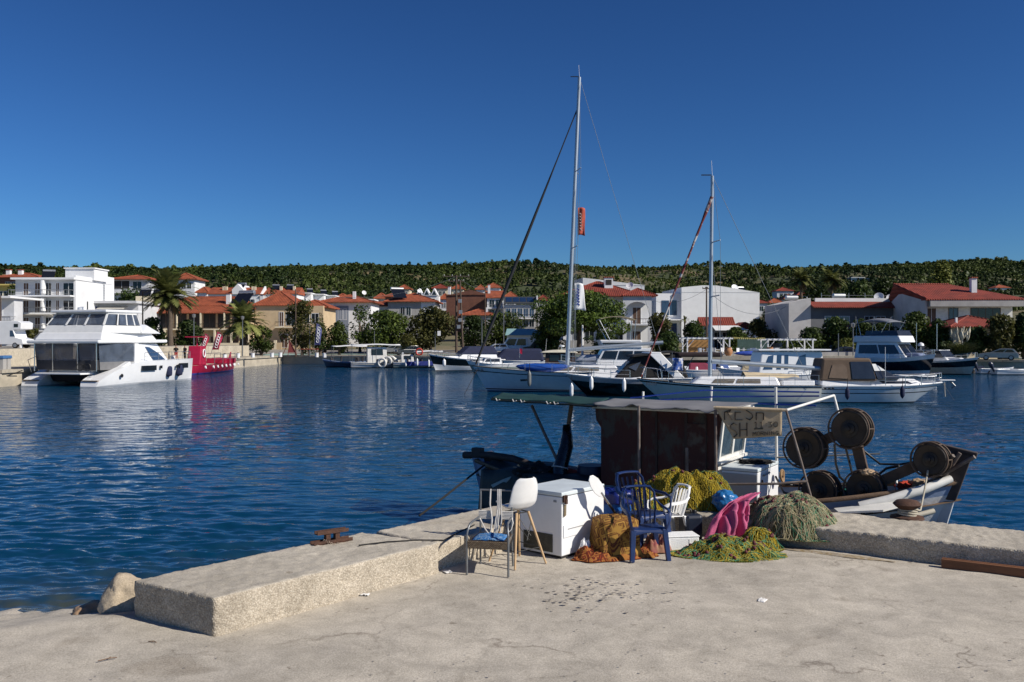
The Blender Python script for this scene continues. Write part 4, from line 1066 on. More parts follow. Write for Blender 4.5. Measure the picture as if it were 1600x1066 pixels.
# ================================================================== HULLS (shared by every boat)
def hull(parent, L, B, sheer, bands, stern_w=0.75, p=2.2, rake=0.6, draft=0.35, drop=0.12, deckm=None, n=26, flare=0.55, mid=0.42,
  rail=None, rail_r=0.035, full=0.28, srake=0.0, name='hull'):
 """local x along the boat (stern at -L/2, bow at +L/2), z=0 the waterline.
 bands = [(fraction of freeboard, material)] from the waterline up"""
 def sh(t):
  s0, s1, s2 = sheer
  return s0 + (s1 - s0) * (t / 0.45) * (2 - t / 0.45) if t < 0.45 else s1 + (s2 - s1) * ((t - 0.45) / 0.55) ** 1.8
 def hb(t):
  if t < mid: k = t / mid; return B / 2 * (stern_w + (1 - stern_w) * math.sin(k * math.pi / 2))
  k = (t - mid) / (1 - mid); return B / 2 * max(0.0, 1 - k ** p)
 lev = [('k', 0), ('z', -0.02)] + [('z', f) for f, _ in bands]
 zf = [-1.0, 0.0] + [f for f, _ in bands]
 mats = [bands[0][1]] + [m for _, m in bands]
 V = []; F = []; M = []
 nr = len(zf)
 rows = [(-1.0, 0), (0.0, 0)]
 prev = 0.0
 for bi, (f, _) in enumerate(bands):
  k = max(1, int(round((f - prev) / 0.22)))
  for j in range(1, k + 1): rows.append((prev + (f - prev) * j / k, bi + 1))
  prev = f
 nr = len(rows)
 for side in (-1, 1):
  for i in range(n + 1):
   t = i / n; t = 1 - (1 - t) ** 1.25
   s = sh(t); b = hb(t); zk = -draft * (1 - t ** 10)
   e = full + (flare - full + 0.25) * t ** 2.2
   for f, _ in rows:
    z = zk if f < 0 else s * f
    v = max(0.0, (z - zk) / (s - zk))
    x = -L / 2 + L * t - rake * (1 - v) * t ** 3 + srake * (1 - v) * (1 - t) ** 6
    V.append((x, side * b * v ** e, z))
 off = (n + 1) * nr
 for si in (0, 1):
  for i in range(n):
   for j in range(nr - 1):
    a = si * off + i * nr + j; q = (a, a + nr, a + nr + 1, a + 1)
    F.append(q if si == 0 else q[::-1]); M.append(rows[j + 1][1])
 for j in range(nr - 1):     # transom
  F.append((j, j + 1, off + j + 1, off + j)); M.append(rows[j + 1][1])
 mb = MB(); mb.v = [Vector(q) for q in V]; mb.f = [list(q) for q in F]; mb.m = M
 o = mb.build(name, mats, parent, ang=38)
 dk = MB(); P = []
 for i in range(n + 1):
  t = i / n; t = 1 - (1 - t) ** 1.25
  P.append((-L / 2 + L * t, hb(t) * 0.985, sh(t) - drop))
 vs = [];
 for x, b, z in P: vs += [(x, -b, z), (x, 0, z + 0.03), (x, b, z)]
 fs = []
 for i in range(n): fs += [(3 * i, 3 * i + 3, 3 * i + 4, 3 * i + 1), (3 * i + 1, 3 * i + 4, 3 * i + 5, 3 * i + 2)]
 dk.add(vs, fs); dk.build('deck', deckm or WHITE, parent, ang=40)
 if rail:
  rm = MB()
  for sd in (-1, 1):
   rm.tube([(-L / 2 + L * (1 - (1 - i / n) ** 1.25), sd * hb(1 - (1 - i / n) ** 1.25) * 1.0, sh(1 - (1 - i / n) ** 1.25)) for i in range(n + 1)], rail_r, 6)
  rm.tube([(-L / 2, -hb(0), sh(0)), (-L / 2, hb(0), sh(0))], rail_r, 6)
  rm.build('gunwale', rail, parent, ang=60)
 return sh, hb
# ================================================================== THE FISHING BOAT
FB = Vector((3.18, 16.45, WATER_Z)); FBX = Vector((0.848, -0.53, 0)); FBY = Vector((0.53, 0.848, 0)); FBYAW = math.atan2(-0.53, 0.848)
def fb(x, y, z): return FB + FBX * x + FBY * y + Vector((0, 0, z))
def lb(w):       # world -> boat
 d = Vector(w) - FB; return Vector((d.dot(FBX), d.dot(FBY), d.z))
FWHITE = mat('flaking_white_hull_paint', (0.60, 0.62, 0.64), 0.6, var=0.2, scale=2.5, col2=(0.42, 0.38, 0.34), thr=(0.55, 0.72), bump=0.3, bscale=12)
FDARK = mat('dark_keel_paint', (0.06, 0.05, 0.055), 0.8, var=0.3)
FBLUE = mat('faded_blue_paint', (0.20, 0.27, 0.42), 0.7, var=0.15, scale=3, bump=0.2)
REDWOOD = mat('flaking_dark_red_wood', (0.050, 0.012, 0.010), 0.8, var=0.3, scale=4.0, col2=(0.050, 0.042, 0.036), thr=(0.50, 0.60), bump=0.6, bscale=18, stretch=(1, 1, 0.55), detail=9)
TARP = mat('dark_green_tarpaulin', (0.018, 0.024, 0.022), 0.6, var=0.3, scale=3, bump=0.4, bscale=8)
TARPG = mat('grey_tarpaulin', (0.17, 0.17, 0.18), 0.8, var=0.12, scale=2, bump=0.3, bscale=6)
TARPV = mat('bottle_green_canvas', (0.005, 0.036, 0.028), 0.7, var=0.25, scale=2, bump=0.3)
DRUMM = mat('black_rubber_drum', (0.020, 0.016, 0.013), 0.65, var=0.4, scale=5, col2=(0.05, 0.036, 0.024), bump=0.3)
DRUMF = mat('brown_drum_face', (0.058, 0.040, 0.026), 0.8, var=0.3, scale=4, bump=0.3)
BROWNS = mat('brown_steel', (0.085, 0.055, 0.038), 0.75, var=0.3, scale=6, bump=0.3)
boat = thing('fishing_boat', 'worn white caique fishing boat with dark red cabin and net drums', 'boat', FB, FBYAW)
hull(boat, 9.1, 2.6, (1.15, 0.86, 1.45), [(0.10, FDARK), (0.86, FWHITE), (1.0, FBLUE)], stern_w=0.12, p=2.4, rake=0.55, draft=0.5, drop=0.30, deckm=WOODG, flare=0.6, mid=0.5, rail=WOODG, rail_r=0.04, srake=0.5)
MB().hexa([(4.0, -0.05, -0.1), (4.12, -0.05, -0.1), (4.12, 0.05, -0.1), (4.0, 0.05, -0.1)], [(4.30, -0.06, 1.15), (4.46, -0.06, 1.15), (4.46, 0.06, 1.15), (4.30, 0.06, 1.15)]).build('stem_foot', FWHITE, boat, bevel=0.01)
MB().hexa([(4.28, -0.07, 1.154), (4.48, -0.07, 1.154), (4.48, 0.07, 1.154), (4.28, 0.07, 1.154)], [(4.42, -0.07, 1.95), (4.72, -0.07, 1.90), (4.72, 0.07, 1.90), (4.42, 0.07, 1.95)]).build('stem_post', mat('dark_stem_timber', (0.045, 0.035, 0.035), 0.8, var=0.3), boat, bevel=0.01)
MB().box((4.52, 0.0, 1.93), (0.52, 0.14, 0.08), ry=R(12)).build('stem_cap', mat('dark_stem_timber', ()), boat, bevel=0.01)
MB().hexa([(-4.35, -0.05, -0.1), (-4.10, -0.05, -0.1), (-4.10, 0.05, -0.1), (-4.35, 0.05, -0.1)], [(-4.72, -0.06, 1.22), (-4.50, -0.06, 1.22), (-4.50, 0.06, 1.22), (-4.72, 0.06, 1.22)]).build('stern_post', FBLUE, boat, bevel=0.01)
MB().box((-4.60, 0, 1.30), (0.24, 0.16, 0.20)).build('rudder_head', mat('dark_stem_timber', ()), boat, bevel=0.02)
MB().tube([(-4.95, 0, 1.22), (-4.3, -0.02, 1.27), (-3.7, -0.05, 1.24), (-3.1, -0.08, 1.12), (-2.6, -0.1, 0.98)], [0.075, 0.075, 0.075, 0.07, 0.06], 8).build('tiller', mat('dark_stem_timber', ()), boat, ang=50)
for sd in (-1, 1):
 m_ = MB(); m_.tube([(3.2, sd * 0.90, 1.08), (3.6, sd * 0.72, 1.18), (4.1, sd * 0.42, 1.36), (4.42, sd * 0.15, 1.50)], [0.06, 0.075, 0.075, 0.06], 8); m_.build('bulwark_rail', OFFWHITE, boat, ang=60)
 m_ = MB(); m_.tube([(2.4, sd * 1.19, 0.62), (3.0, sd * 0.99, 0.70), (3.6, sd * 0.70, 0.82), (4.2, sd * 0.30, 1.00)], 0.042, 8); m_.build('rubbing_strake', mat('cream_strake', (0.55, 0.50, 0.40), 0.6, var=0.2, scale=5), boat, ang=60)
sc_ = MB()
for k in range(6): sc_.box((3.15 + 0.11 * k, -0.955 + 0.058 * k, 0.93 + 0.025 * k), (0.05, 0.03, 0.035), rz=R(28))
sc_.build('scupper', DARK, boat)
cx0, cx1, cy0, cy1, cz0, cz1 = -1.41, 0.82, -0.62, 0.80, 0.45, 2.40
cab = MB()
cab.prism([(cx0, cy0, cz0), (cx1, cy0, cz0), (cx1, cy0, 1.55), (cx1 + 0.10, cy0, cz1), (cx0 - 0.12, cy0, cz1), (cx0 - 0.10, cy0, cz1 - 0.22), (cx0, cy0, cz1 - 0.36)], (0, 0.05, 0), 0)
cab.prism([(cx0, cy1, cz0), (cx1, cy1, cz0), (cx1, cy1, 1.55), (cx1 + 0.10, cy1, cz1), (cx0 - 0.08, cy1, cz1), (cx0, cy1, cz1 - 0.36)], (0, -0.05, 0), 0)
cab.hexa([(cx0, cy0 + .052, cz0), (cx0 + .05, cy0 + .052, cz0), (cx0 + .05, cy1 - .052, cz0), (cx0, cy1 - .052, cz0)], [(cx0, cy0 + .052, cz1), (cx0 + .05, cy0 + .052, cz1), (cx0 + .05, cy1 - .052, cz1), (cx0, cy1 - .052, cz1)], 0)
cab.hexa([(cx1 - .05, cy0 + .052, cz0), (cx1, cy0 + .052, cz0), (cx1, cy1 - .052, cz0), (cx1 - .05, cy1 - .052, cz0)], [(cx1 - .05, cy0 + .052, 1.55), (cx1, cy0 + .052, 1.55), (cx1, cy1 - .052, 1.55), (cx1 - .05, cy1 - .052, 1.55)], 1)
cabo = cab.build('cabin', [REDWOOD, OFFWHITE], boat)
rf = MB(); rf.grid(lambda u, v: (cx0 - 0.16 + (cx1 - cx0 + 0.36) * u, cy0 - 0.06 + (cy1 - cy0 + 0.12) * v, cz1 + 0.02 + 0.07 * math.sin(v * math.pi)), 6, 8)
rf.build('cabin_roof', OFFWHITE, boat, ang=60, thick=0.045)
for xx, w_ in ((-0.62, 0.05), (-0.30, 0.035), (0.26, 0.05), (0.62, 0.03)):
 MB().box((xx, cy0 - 0.012, (cz0 + cz1) / 2), (w_, 0.022, cz1 - cz0 - 0.08)).build('batten', mat('dark_batten', (0.035, 0.022, 0.02), 0.8, var=0.3), boat)
MB().box((0.45, cy0 - 0.014, 1.35), (0.34, 0.02, 1.7)).build('door', mat('peeling_door_paint', (0.045, 0.013, 0.011), 0.8, var=0.3, scale=5, col2=(0.085, 0.072, 0.06), thr=(0.5, 0.66), bump=0.5, bscale=20), cabo)
ws = MB()   # slanted windscreen frame with two panes
q = [(cx1 + 0.002, cy0, 1.57), (cx1 + 0.002, cy1, 1.57), (cx1 + 0.10, cy1, cz1 - 0.02), (cx1 + 0.10, cy0, cz1 - 0.02)]
for u0, u1, v0, v1 in ((0, 0.05, 0, 1), (0.47, 0.53, 0, 1), (0.95, 1, 0, 1), (0.05, 0.47, 0, 0.08), (0.53, 0.95, 0, 0.08), (0.05, 0.47, 0.92, 1), (0.53, 0.95, 0.92, 1)): ws.slab(q, u0, u1, v0, v1, -0.02, 0.05)
wso = ws.build('windscreen', OFFWHITE, boat)
for u0, u1 in ((0.052, 0.468), (0.532, 0.948)):
 g_ = MB(); g_.slab(q, u0, u1, 0.082, 0.918, -0.005, 0.012); g_.build('pane', mat('dusty_cabin_glass', (0.05, 0.07, 0.08), 0.12, var=0.3, scale=5, spec=0.6), wso)
MB().box((cx1 + 0.03, (cy0 + cy1) / 2, 1.55), (0.10, cy1 - cy0 + 0.06, 0.05)).build('window_sill', OFFWHITE, boat)
MB().box((cx1 + 0.012, (cy0 + cy1) / 2, 1.16), (0.02, cy1 - cy0, 0.03)).build('trim_strip', mat('grey_trim', (0.3, 0.31, 0.33), 0.6), boat)
POSTM = mat('rusty_post', (0.085, 0.055, 0.045), 0.7, var=0.4, scale=6, col2=(0.2, 0.17, 0.15))
for px_, yt, yb, d_ in ((998, 634, 790, 15.45), (1118, 640, 790, 14.75), (1073, 700, 780, 15.0)):
 MB().tube([lb(at(px_, yt, d_)), lb(at(px_ + 1, yb, d_))], 0.024, 7).build('canopy_post', POSTM, boat, ang=60)
A, B_, C_, D_ = lb(at(926, 630, 16.3)), lb(at(1130, 641, 14.75)), lb(at(1184, 630, 15.9)), lb(at(962, 623, 17.3))
tp = MB(); tp.grid(lambda u, v: A.lerp(B_, u).lerp(D_.lerp(C_, u), v) + Vector((0, 0, -0.05 * math.sin(u * 9.4) ** 2 * (1 - v) + 0.03 * noise.noise((u * 4, v * 3, 1)) + (-0.06 * noise.noise((u * 14, 0, 3)) if v == 0 else 0))), 40, 8)
tp.build('grey_canopy', TARPG, boat, ang=180, thick=0.012)
gq = [lb(at(768, 622, 18.2)), lb(at(932, 632, 16.5)), lb(at(952, 622, 18.0)), lb(at(785, 614, 19.6))]
tp = MB(); tp.grid(lambda u, v: gq[0].lerp(gq[1], u).lerp(gq[3].lerp(gq[2], u), v) + Vector((0, 0, -0.015 * math.sin(u * 12.5) ** 2 + 0.02 * noise.noise((u * 8, v * 3, 1)))), 40, 8)
tp.build('green_canopy', TARPV, boat, ang=180, thick=0.014)
fr_ = MB()
fr_.tube([gq[0].lerp(gq[1], k / 12) + Vector((0, 0, -0.03 - 0.012 * math.sin(k * 2.1) ** 2)) for k in range(13)], 0.022, 6)
fr_.build('canopy_edge_roll', TARP, boat, ang=60)
lc = MB()
for k, f in enumerate((0.05, 0.22, 0.30, 0.55, 0.62)):
 p = gq[0].lerp(gq[1], f); lc.tube([p + Vector((0, -0.02, 0.0)), p + Vector((0.05, -0.05, -0.05)), p + Vector((0.11, -0.04, -0.02))], 0.012, 5)
lc.build('white_lashing', CORD, boat)
BLUEPIPE = mat('blue_pipe', (0.010, 0.045, 0.30), 0.4, var=0.15)
for pts in ([(985, 622, 17.6), (1100, 610, 17.0), (1280, 613, 16.0)], [(985, 628, 17.6), (1120, 620, 16.9), (1280, 619, 16.0)], [(1120, 629, 16.9), (1275, 634, 15.9)]):
 MB().tube([lb(at(*q_)) for q_ in pts], 0.016, 6).build('blue_rail', BLUEPIPE, boat, ang=60)
MB().tube([lb(at(1212, 605, 16.3)), lb(at(1214, 760, 16.3))], 0.026, 7).build('rail_post', OFFWHITE, boat, ang=60)
MB().tube([lb(at(1005, 612, 17.5)), lb(at(1005, 640, 17.5))], 0.022, 7).build('rail_post', OFFWHITE, boat, ang=60)
MB().tube([lb(at(1112, 604, 17.0)), lb(at(1110, 640, 17.0))], 0.022, 7).build('rail_post', OFFWHITE, boat, ang=60)
MB().tube([lb(at(1115, 637, 14.75)), lb(at(1170, 638, 14.6)), lb(at(1229, 641, 14.45))], 0.024, 8).build('front_bar', mat('pale_bar', (0.45, 0.38, 0.28), 0.6, var=0.2), boat, ang=60)
MB().tube([lb(at(1229, 641, 14.45)), lb(at(1303, 618, 15.3))], 0.022, 8).build('canopy_strut', OFFWHITE, boat, ang=60)
MB().tube([lb(at(1303, 618, 15.3)), lb(at(1316, 668, 15.0))], 0.020, 8).build('canopy_strut', OFFWHITE, boat, ang=60)
MB().tube([lb(at(1228, 640, 14.45)), lb(at(1250, 715, 14.3)), lb(at(1271, 790, 14.1))], 0.019, 8).build('canopy_strut', POSTM, boat, ang=60)
MB().tube([lb(at(1120, 757, 14.7)), lb(at(1215, 756, 14.2)), lb(at(1262, 752, 14.2))], 0.020, 8).build('hand_rail', POSTM, boat, ang=60)
MB().tube([lb(at(1214, 715, 16.2)), lb(at(1375, 709, 15.6))], 0.015, 6).build('hand_rail', mat('grey_rope_rail', (0.3, 0.28, 0.24), 0.8), boat, ang=60)
DR = [(1259, 700, 15.0, 0.335), (1330, 670, 14.62, 0.325), (1455, 718, 14.0, 0.27), (1282, 766, 14.89, 0.315), (1352, 764, 14.5, 0.305)]
cen = [lb(at(a, b, d)) for a, b, d, r in DR]
for (a, b, d, r), c in zip(DR, cen):
 dm = MB(); ax = (-0.10, -1, 0.08)
 dm.lathe([(r * 0.30, -0.17), (r * 0.93, -0.15), (r * 0.97, -0.13), (r * 0.72, -0.06), (r * 0.72, 0.05), (r * 0.88, 0.10), (r * 0.88, 0.125), (r * 0.80, 0.130), (r * 0.45, 0.085), (r * 0.42, 0.10), (r * 0.30, 0.11)], 40, c, ax)
 do = dm.build('net_drum', DRUMM, boat, ang=35)
 f_ = MB(); f_.lathe([(r * 0.42, 0.088), (r * 0.80, 0.134), (r * 0.82, 0.137)], 40, c, ax, capped=False); f_.build('drum_face', DRUMF, do, ang=60)
 MB().lathe([(r * 0.30, 0.10), (r * 0.28, 0.135), (r * 0.13, 0.15), (r * 0.11, 0.20), (r * 0.04, 0.205)], 20, c, ax).build('hub', mat('hub_iron', (0.035, 0.028, 0.024), 0.5, metal=0.4, var=0.3), do, ang=40)
 rg = MB(); axv = Vector(ax).normalized()
 rg.ring(c + axv * 0.145, r * 0.99, 0.016, ax, 44, 6); rg.ring(c - axv * 0.10, r * 1.0, 0.016, ax, 44, 6)
 for k in range(6):
  an = k * math.pi / 3 + 0.3; u_ = axv.orthogonal().normalized(); w_ = axv.cross(u_); o_ = (u_ * math.cos(an) + w_ * math.sin(an)) * r
  rg.tube([c + axv * 0.145 + o_ * 0.99, c - axv * 0.10 + o_, ], 0.012, 5)
 rg.build('guard_ring', BROWNS, do, ang=60)
def arm(i, j, w=0.085):
 a, b = cen[i] + Vector((0, 0.14, 0)), cen[j] + Vector((0, 0.14, 0))
 mb = MB(); d = (b - a).normalized(); u_ = Vector((0, 1, 0)); s_ = d.cross(u_).normalized()
 mb.hexa([a + s_ * w - u_ * .05, a - s_ * w - u_ * .05, a - s_ * w + u_ * .05, a + s_ * w + u_ * .05], [b + s_ * w - u_ * .05, b - s_ * w - u_ * .05, b - s_ * w + u_ * .05, b + s_ * w + u_ * .05])
 mb.build('drum_arm', BROWNS, boat, bevel=0.008)
arm(0, 1); arm(1, 4); arm(4, 2)
MB().box((cen[4].x, cen[4].y + 0.3, 0.85), (0.32, 0.3, 0.9)).build('hauler_base', BROWNS, boat, bevel=0.02)
MB().box((cen[3].x, cen[3].y + 0.28, 0.8), (0.3, 0.26, 0.8)).build('hauler_base', BROWNS, boat, bevel=0.02)
for pts in ([(1350, 705, 14.9), (1375, 725, 14.9), (1405, 726, 14.7), (1430, 722, 14.5)], [(1372, 742, 14.8), (1385, 732, 14.8), (1405, 728, 14.6)], [(1304, 694, 15.0), (1306, 725, 15.0), (1312, 745, 15.0), (1325, 757, 15.0)], [(1322, 702, 15.0), (1328, 725, 15.0), (1332, 742, 15.0)], [(1225, 757, 14.9), (1260, 760, 15.1), (1320, 757, 15.2), (1345, 752, 15.2)], [(1212, 745, 15.6), (1225, 770, 15.2), (1250, 775, 15.0)]):
 MB().tube([lb(at(*q_)) for q_ in pts], 0.021, 6).build('hose', BLACKP, boat, ang=60)
for p0, p1 in (((1523, 714, 13.7), (1440, 760, 14.3)), ((1500, 708, 13.9), (1463, 764, 14.1)), ((1490, 712, 13.9), (1455, 745, 14.3)), ((1470, 765, 14.2), (1418, 752, 14.6))):
 MB().tube([lb(at(*p0)), lb(at(*p1))], 0.032, 7).build('bow_spar', POSTM, boat, ang=60)
MB().tube([lb(at(1400, 742, 14.6)), lb(at(1402, 770, 14.4)), lb(at(1408, 790, 14.1))], 0.018, 6).build('bent_rail', OFFWHITE, boat, ang=60)
MB().prism([lb(at(x_, y_, d_)) for x_, y_, d_ in ((1303, 797, 14.1), (1368, 790, 13.9), (1420, 782, 13.9), (1418, 790, 13.7), (1380, 800, 13.6), (1310, 803, 13.8))], (0, 0, 0.03)).build('side_plank', OFFWHITE, boat)
MB().prism([lb(at(x_, y_, d_)) for x_, y_, d_ in ((1400, 768, 14.5), (1440, 762, 14.3), (1442, 768, 14.1), (1402, 775, 14.3))], (0, 0, 0.04)).build('bench_plank', WOODG, boat)
MB().tube([lb(at(1330, 800, 14.0)), lb(at(1385, 792, 13.9))], 0.03, 6).build('side_pole', WOODG, boat, ang=60)
def in_boat(o, label, cat): return tag(o, label, cat)
in_boat(lump('cloth_bundle', 'orange red cloth bundle on the bow of the fishing boat', 'cloth', at(1413, 762, 14.5), (0.13, 0.10, 0.09), mat('orange_red_cloth', (0.42, 0.04, 0.015), 0.9, var=0.2), 1.1, 0.4), 'orange red cloth bundle on the bow of the fishing boat', 'cloth')
lump('cloth_bundle', 'pale tan cloth bundle beside the orange one on the bow', 'cloth', at(1436, 757, 14.45), (0.13, 0.10, 0.08), mat('tan_cloth', (0.35, 0.25, 0.16), 0.9, var=0.2), 2.1, 0.35)
lump('cloth_rag', 'dirty tan rag hooked on top of the lower net drum', 'rag', at(1356, 738, 14.35), (0.10, 0.07, 0.05), mat('tan_cloth', ()), 4.1, 0.4)
lump('rope_pile', 'dark rope pile lying on the freezer aboard the boat', 'rope', at(1180, 722, 15.6) , (0.26, 0.14, 0.05), ROPED, 5.1, 0.5, fr=4)
tr = MB()
for k in range(5): tr.ring((0, 0, 0.03 + 0.05 * k), 0.15 - 0.012 * (k % 2), 0.032, (0.05 * k, 0.04, 1), 22, 7)
tro = tr.build('rope_coil', mat('teal_rope', (0.008, 0.16, 0.15), 0.7, var=0.2, scale=12, bump=0.4), None, ang=60); tro.location = at(1320, 786, 15.1); tag(tro, 'teal rope coil between the two lower net drums', 'rope coil')
tc_ = MB()
for k in range(4): tc_.ring((0, 0, -0.02 * k), 0.085 - 0.008 * k, 0.018, (0.8, -0.6, 0.1 * k), 18, 6)
tco = tc_.build('rope_coil', mat('tan_rope', (0.30, 0.19, 0.10), 0.9, var=0.2, scale=20), None, ang=60); tco.location = at(1222, 742, 15.6); tag(tco, 'tan rope coil hung behind the freezer on the boat', 'rope coil')
st = MB(); st.grid(lambda u, v: (-4.2 + 2.7 * u, (v - .5) * 2.75 * (0.42 + 0.58 * min(1, u * 1.5)), 1.04 + 0.10 * math.sin(v * 3.14) - 0.05 * u + 0.12 * noise.noise((u * 3, v * 3, 2)) - 0.85 * max(0, abs(v - .5) - 0.40) / 0.10), 30, 40)
tag(st.build('tarpaulin', TARP, None, ang=180, thick=0.01), 'dark tarpaulin stretched over the stern of the fishing boat', 'tarpaulin'); bpy.data.objects['tarpaulin'].location = FB; bpy.data.objects['tarpaulin'].rotation_euler = (0, 0, FBYAW)
kn = MB(); kn.prism([at(767, 758, 17.55), at(786, 749, 17.5), at(800, 744, 17.5), at(795, 750, 17.48), at(791, 754, 17.45), at(786, 753, 17.45), at(770, 762, 17.5)], (0.005, -0.02, 0.004)); tag(kn.build('sun_patch', mat('painted_sunlight', (0.5, 0.48, 0.38), 0.8), None), 'small pale painted sun patch on the dark stern tarpaulin', 'painted sun patch')  # pale sliver paints a patch of sunlight on the tarpaulin
bu = thing('wrapped_spar', 'spar bundle wrapped in black plastic standing in the stern', 'spar', (0, 0, 0))
p0, p1 = at(866, 800, 17.0), at(893, 632, 17.6)
ptz = [p0.lerp(p1, k / 10) + Vector((0.03 * math.sin(k * 1.3), 0, 0)) for k in range(11)]
BAGP = mat('black_plastic_wrap', (0.012, 0.012, 0.015), 0.2, var=0.5, scale=12, bump=1.0, bscale=7, detail=8)
MB().tube(ptz[:9], [0.19, 0.20, 0.17, 0.15, 0.15, 0.14, 0.14, 0.11, 0.08], 12).build('wrapping', BAGP, bu, ang=180)
MB().tube([ptz[7], p1], 0.045, 8).build('spar_tip', WOODG, bu, ang=60)
MB().ring(ptz[4], 0.155, 0.012, (p1 - p0), 18, 5).build('tie', CORD, bu)
sp = MB(); sp.tube([at(831, 634, 18.0), at(850, 676, 17.6), at(872, 722, 17.2)], 0.030, 7); tag(sp.build('support_pole', POSTM, None, ang=60), 'dark leaning pole propping up the green stern awning', 'pole')
cb = MB(); cb.lathe([(0.26, 0), (0.29, 0.04), (0.29, 0.30), (0.27, 0.36)], 20); cbo = cb.build('tub', mat('navy_tub', (0.010, 0.016, 0.05), 0.5, var=0.2), None, ang=40); cbo.location = at(925, 756, 17.2); tag(cbo, 'navy tub standing left of the dark red cabin', 'tub')
rbm = MB(); rbm.hexa([lb(at(866, 738, 17.4)), lb(at(906, 745, 17.2)), lb(at(906, 742, 17.5)), lb(at(866, 735, 17.7))], [lb(at(866, 726, 17.4)), lb(at(906, 736, 17.2)), lb(at(906, 733, 17.5)), lb(at(866, 723, 17.7))]); rbm.build('red_side_board', mat('red_board', (0.22, 0.025, 0.02), 0.7, var=0.3), boat)
gk = lump('net_bundle', 'dark net bundle with pink floats on the stern deck', 'net', at(838, 738, 17.4), (0.36, 0.26, 0.16), mat('black_net', (0.015, 0.013, 0.013), 0.9, var=0.4, bump=0.8, bscale=30, col2=(0.2, 0.12, 0.11), thr=(0.6, 0.75), scale=9), 8.2, 0.5)
ml = MB(); ml.tube([at(757, 727, 18.2), at(735, 744, 17.9), at(705, 768, 17.3), at(678, 789, 16.9), at(655, 806, 16.6)], 0.020, 6); tag(ml.build('mooring_line', ROPED, None, ang=60), 'dark mooring line running from the stern into the water', 'rope')
fr2 = freezer('white chest freezer with one painted shade side standing on the fishing boat deck', at(1184, 735, 14.9) - Vector((0, 0, 0.78)), FBY, 1.22, 0.62, 0.80, ENAM, ENAMD)
gp = MB(); gp.box((-0.004, 0.31, 0.36), (0.012, 0.60, 0.68)); gp.build('shade_side_panel', ENAM_SHADE, fr2, bevel=0.004)  # grey sheet paints the shade on this white side
h = MB(); h.tube([(0.28, -0.03, 0.66), (0.60, -0.03, 0.67)], 0.012, 6); h.box((0.28, -0.015, 0.66), (0.03, 0.03, 0.03)); h.box((0.6, -0.015, 0.67), (0.03, 0.03, 0.03)); h.build('handle', GALV, fr2)
h = MB(); h.box((0.22, -0.012, 0.55), (0.03, 0.02, 0.08)); h.build('lock', RUST, fr2)
STROKES = {'R': [[(0, 0), (0, 1), (.6, .95), (.7, .72), (.5, .52), (0, .5)], [(.3, .5), (.75, 0)]], 'E': [[(.65, 1), (0, 1), (0, 0), (.7, 0)], [(0, .5), (.55, .5)]],
  'S': [[(.7, .85), (.4, 1), (.08, .85), (.1, .62), (.6, .42), (.7, .2), (.4, 0), (0, .12)]], 'H': [[(0, 0), (0, 1)], [(.7, 0), (.7, 1)], [(0, .5), (.7, .5)]],
  'F': [[(.65, 1), (0, 1), (0, 0)], [(0, .52), (.5, .52)]], 'I': [[(.1, 0), (.1, 1)]], '1': [[(.05, .8), (.3, 1), (.3, 0)], [(.1, 0), (.5, 0)]],
  '3': [[(.05, .95), (.6, .95), (.3, .58), (.62, .35), (.5, .05), (.05, .05)]], '0': [[(.35, 0), (.05, .25), (.05, .75), (.35, 1), (.65, .75), (.65, .25), (.35, 0)]],
  ':': [[(.15, .25), (.17, .32)], [(.15, .68), (.17, .75)]], 'M': [[(0, 0), (.05, 1), (.38, .4), (.7, 1), (.75, 0)]], 'O': [[(.35, 0), (.05, .3), (.1, .8), (.4, 1), (.68, .75), (.65, .25), (.35, 0)]],
  'N': [[(0, 0), (0, 1), (.6, 0), (.6, 1)]], 'G': [[(.7, .82), (.4, 1), (.08, .7), (.08, .3), (.4, 0), (.7, .15), (.7, .45), (.42, .45)]]}
sg = thing('cloth_sign', 'beige cloth sign with hand painted fish sale times', 'sign', (0, 0, 0))
sq = [at(1119, 688, 14.74), at(1222, 681, 14.45), at(1222, 641, 14.45), at(1118, 637, 14.74)]
def sgp(u, v, off=0.0):
 bl, br2, tr2, tl = sq
 p = bl.lerp(br2, u).lerp(tl.lerp(tr2, u), v)
 wob = 0.018 * math.sin(u * 7 + 1) * (1 - v) + 0.012 * noise.noise((u * 4, v * 3, 5))
 return p + Vector((-0.45, -0.88, 0.1)) * (wob + off)
def ul(v): return 0.27 * (1 - v)
SIGNC = mat('sun_bleached_cloth', (0.42, 0.33, 0.22), 0.95, var=0.12, scale=4, bump=0.2, bscale=40)
mb = MB(); mb.grid(lambda u, v: sgp(ul(v) + (1 - ul(v)) * u, v), 24, 12); mb.build('cloth', SIGNC, sg, ang=180, thick=0.006)
MB().tube([sgp(k / 8, 1.0) for k in range(9)], 0.026, 8).build('cloth_roll', SIGNC, sg, ang=60)
SH_, SW_ = 0.46, 1.10
def write(mb, txt, u0, v0, h, w, gap, r, vmax=0.97):
 x = u0
 for chr_ in txt:
  for st_ in STROKES.get(chr_, []):
   pts = [(x + a * w, v0 + b * h) for a, b in st_]
   dense = []
   for (a, b), (c, d) in zip(pts, pts[1:]):
    for k in range(4): dense.append((a + (c - a) * k / 4, b + (d - b) * k / 4))
   dense.append(pts[-1])
   seg = [sgp(a, b, 0.010) for a, b in dense if b <= vmax and ul(b) + 0.012 <= a <= 0.99]
   if len(seg) > 1: mb.tube(seg, r, 6, flat=0.35)
  x += w * (0.30 if chr_ == ':' else (0.35 if chr_ == 'I' else 0.72)) + gap
lt = MB()
write(lt, 'FRESH', -0.02, 0.62, 0.50, 0.155, 0.048, 0.020)
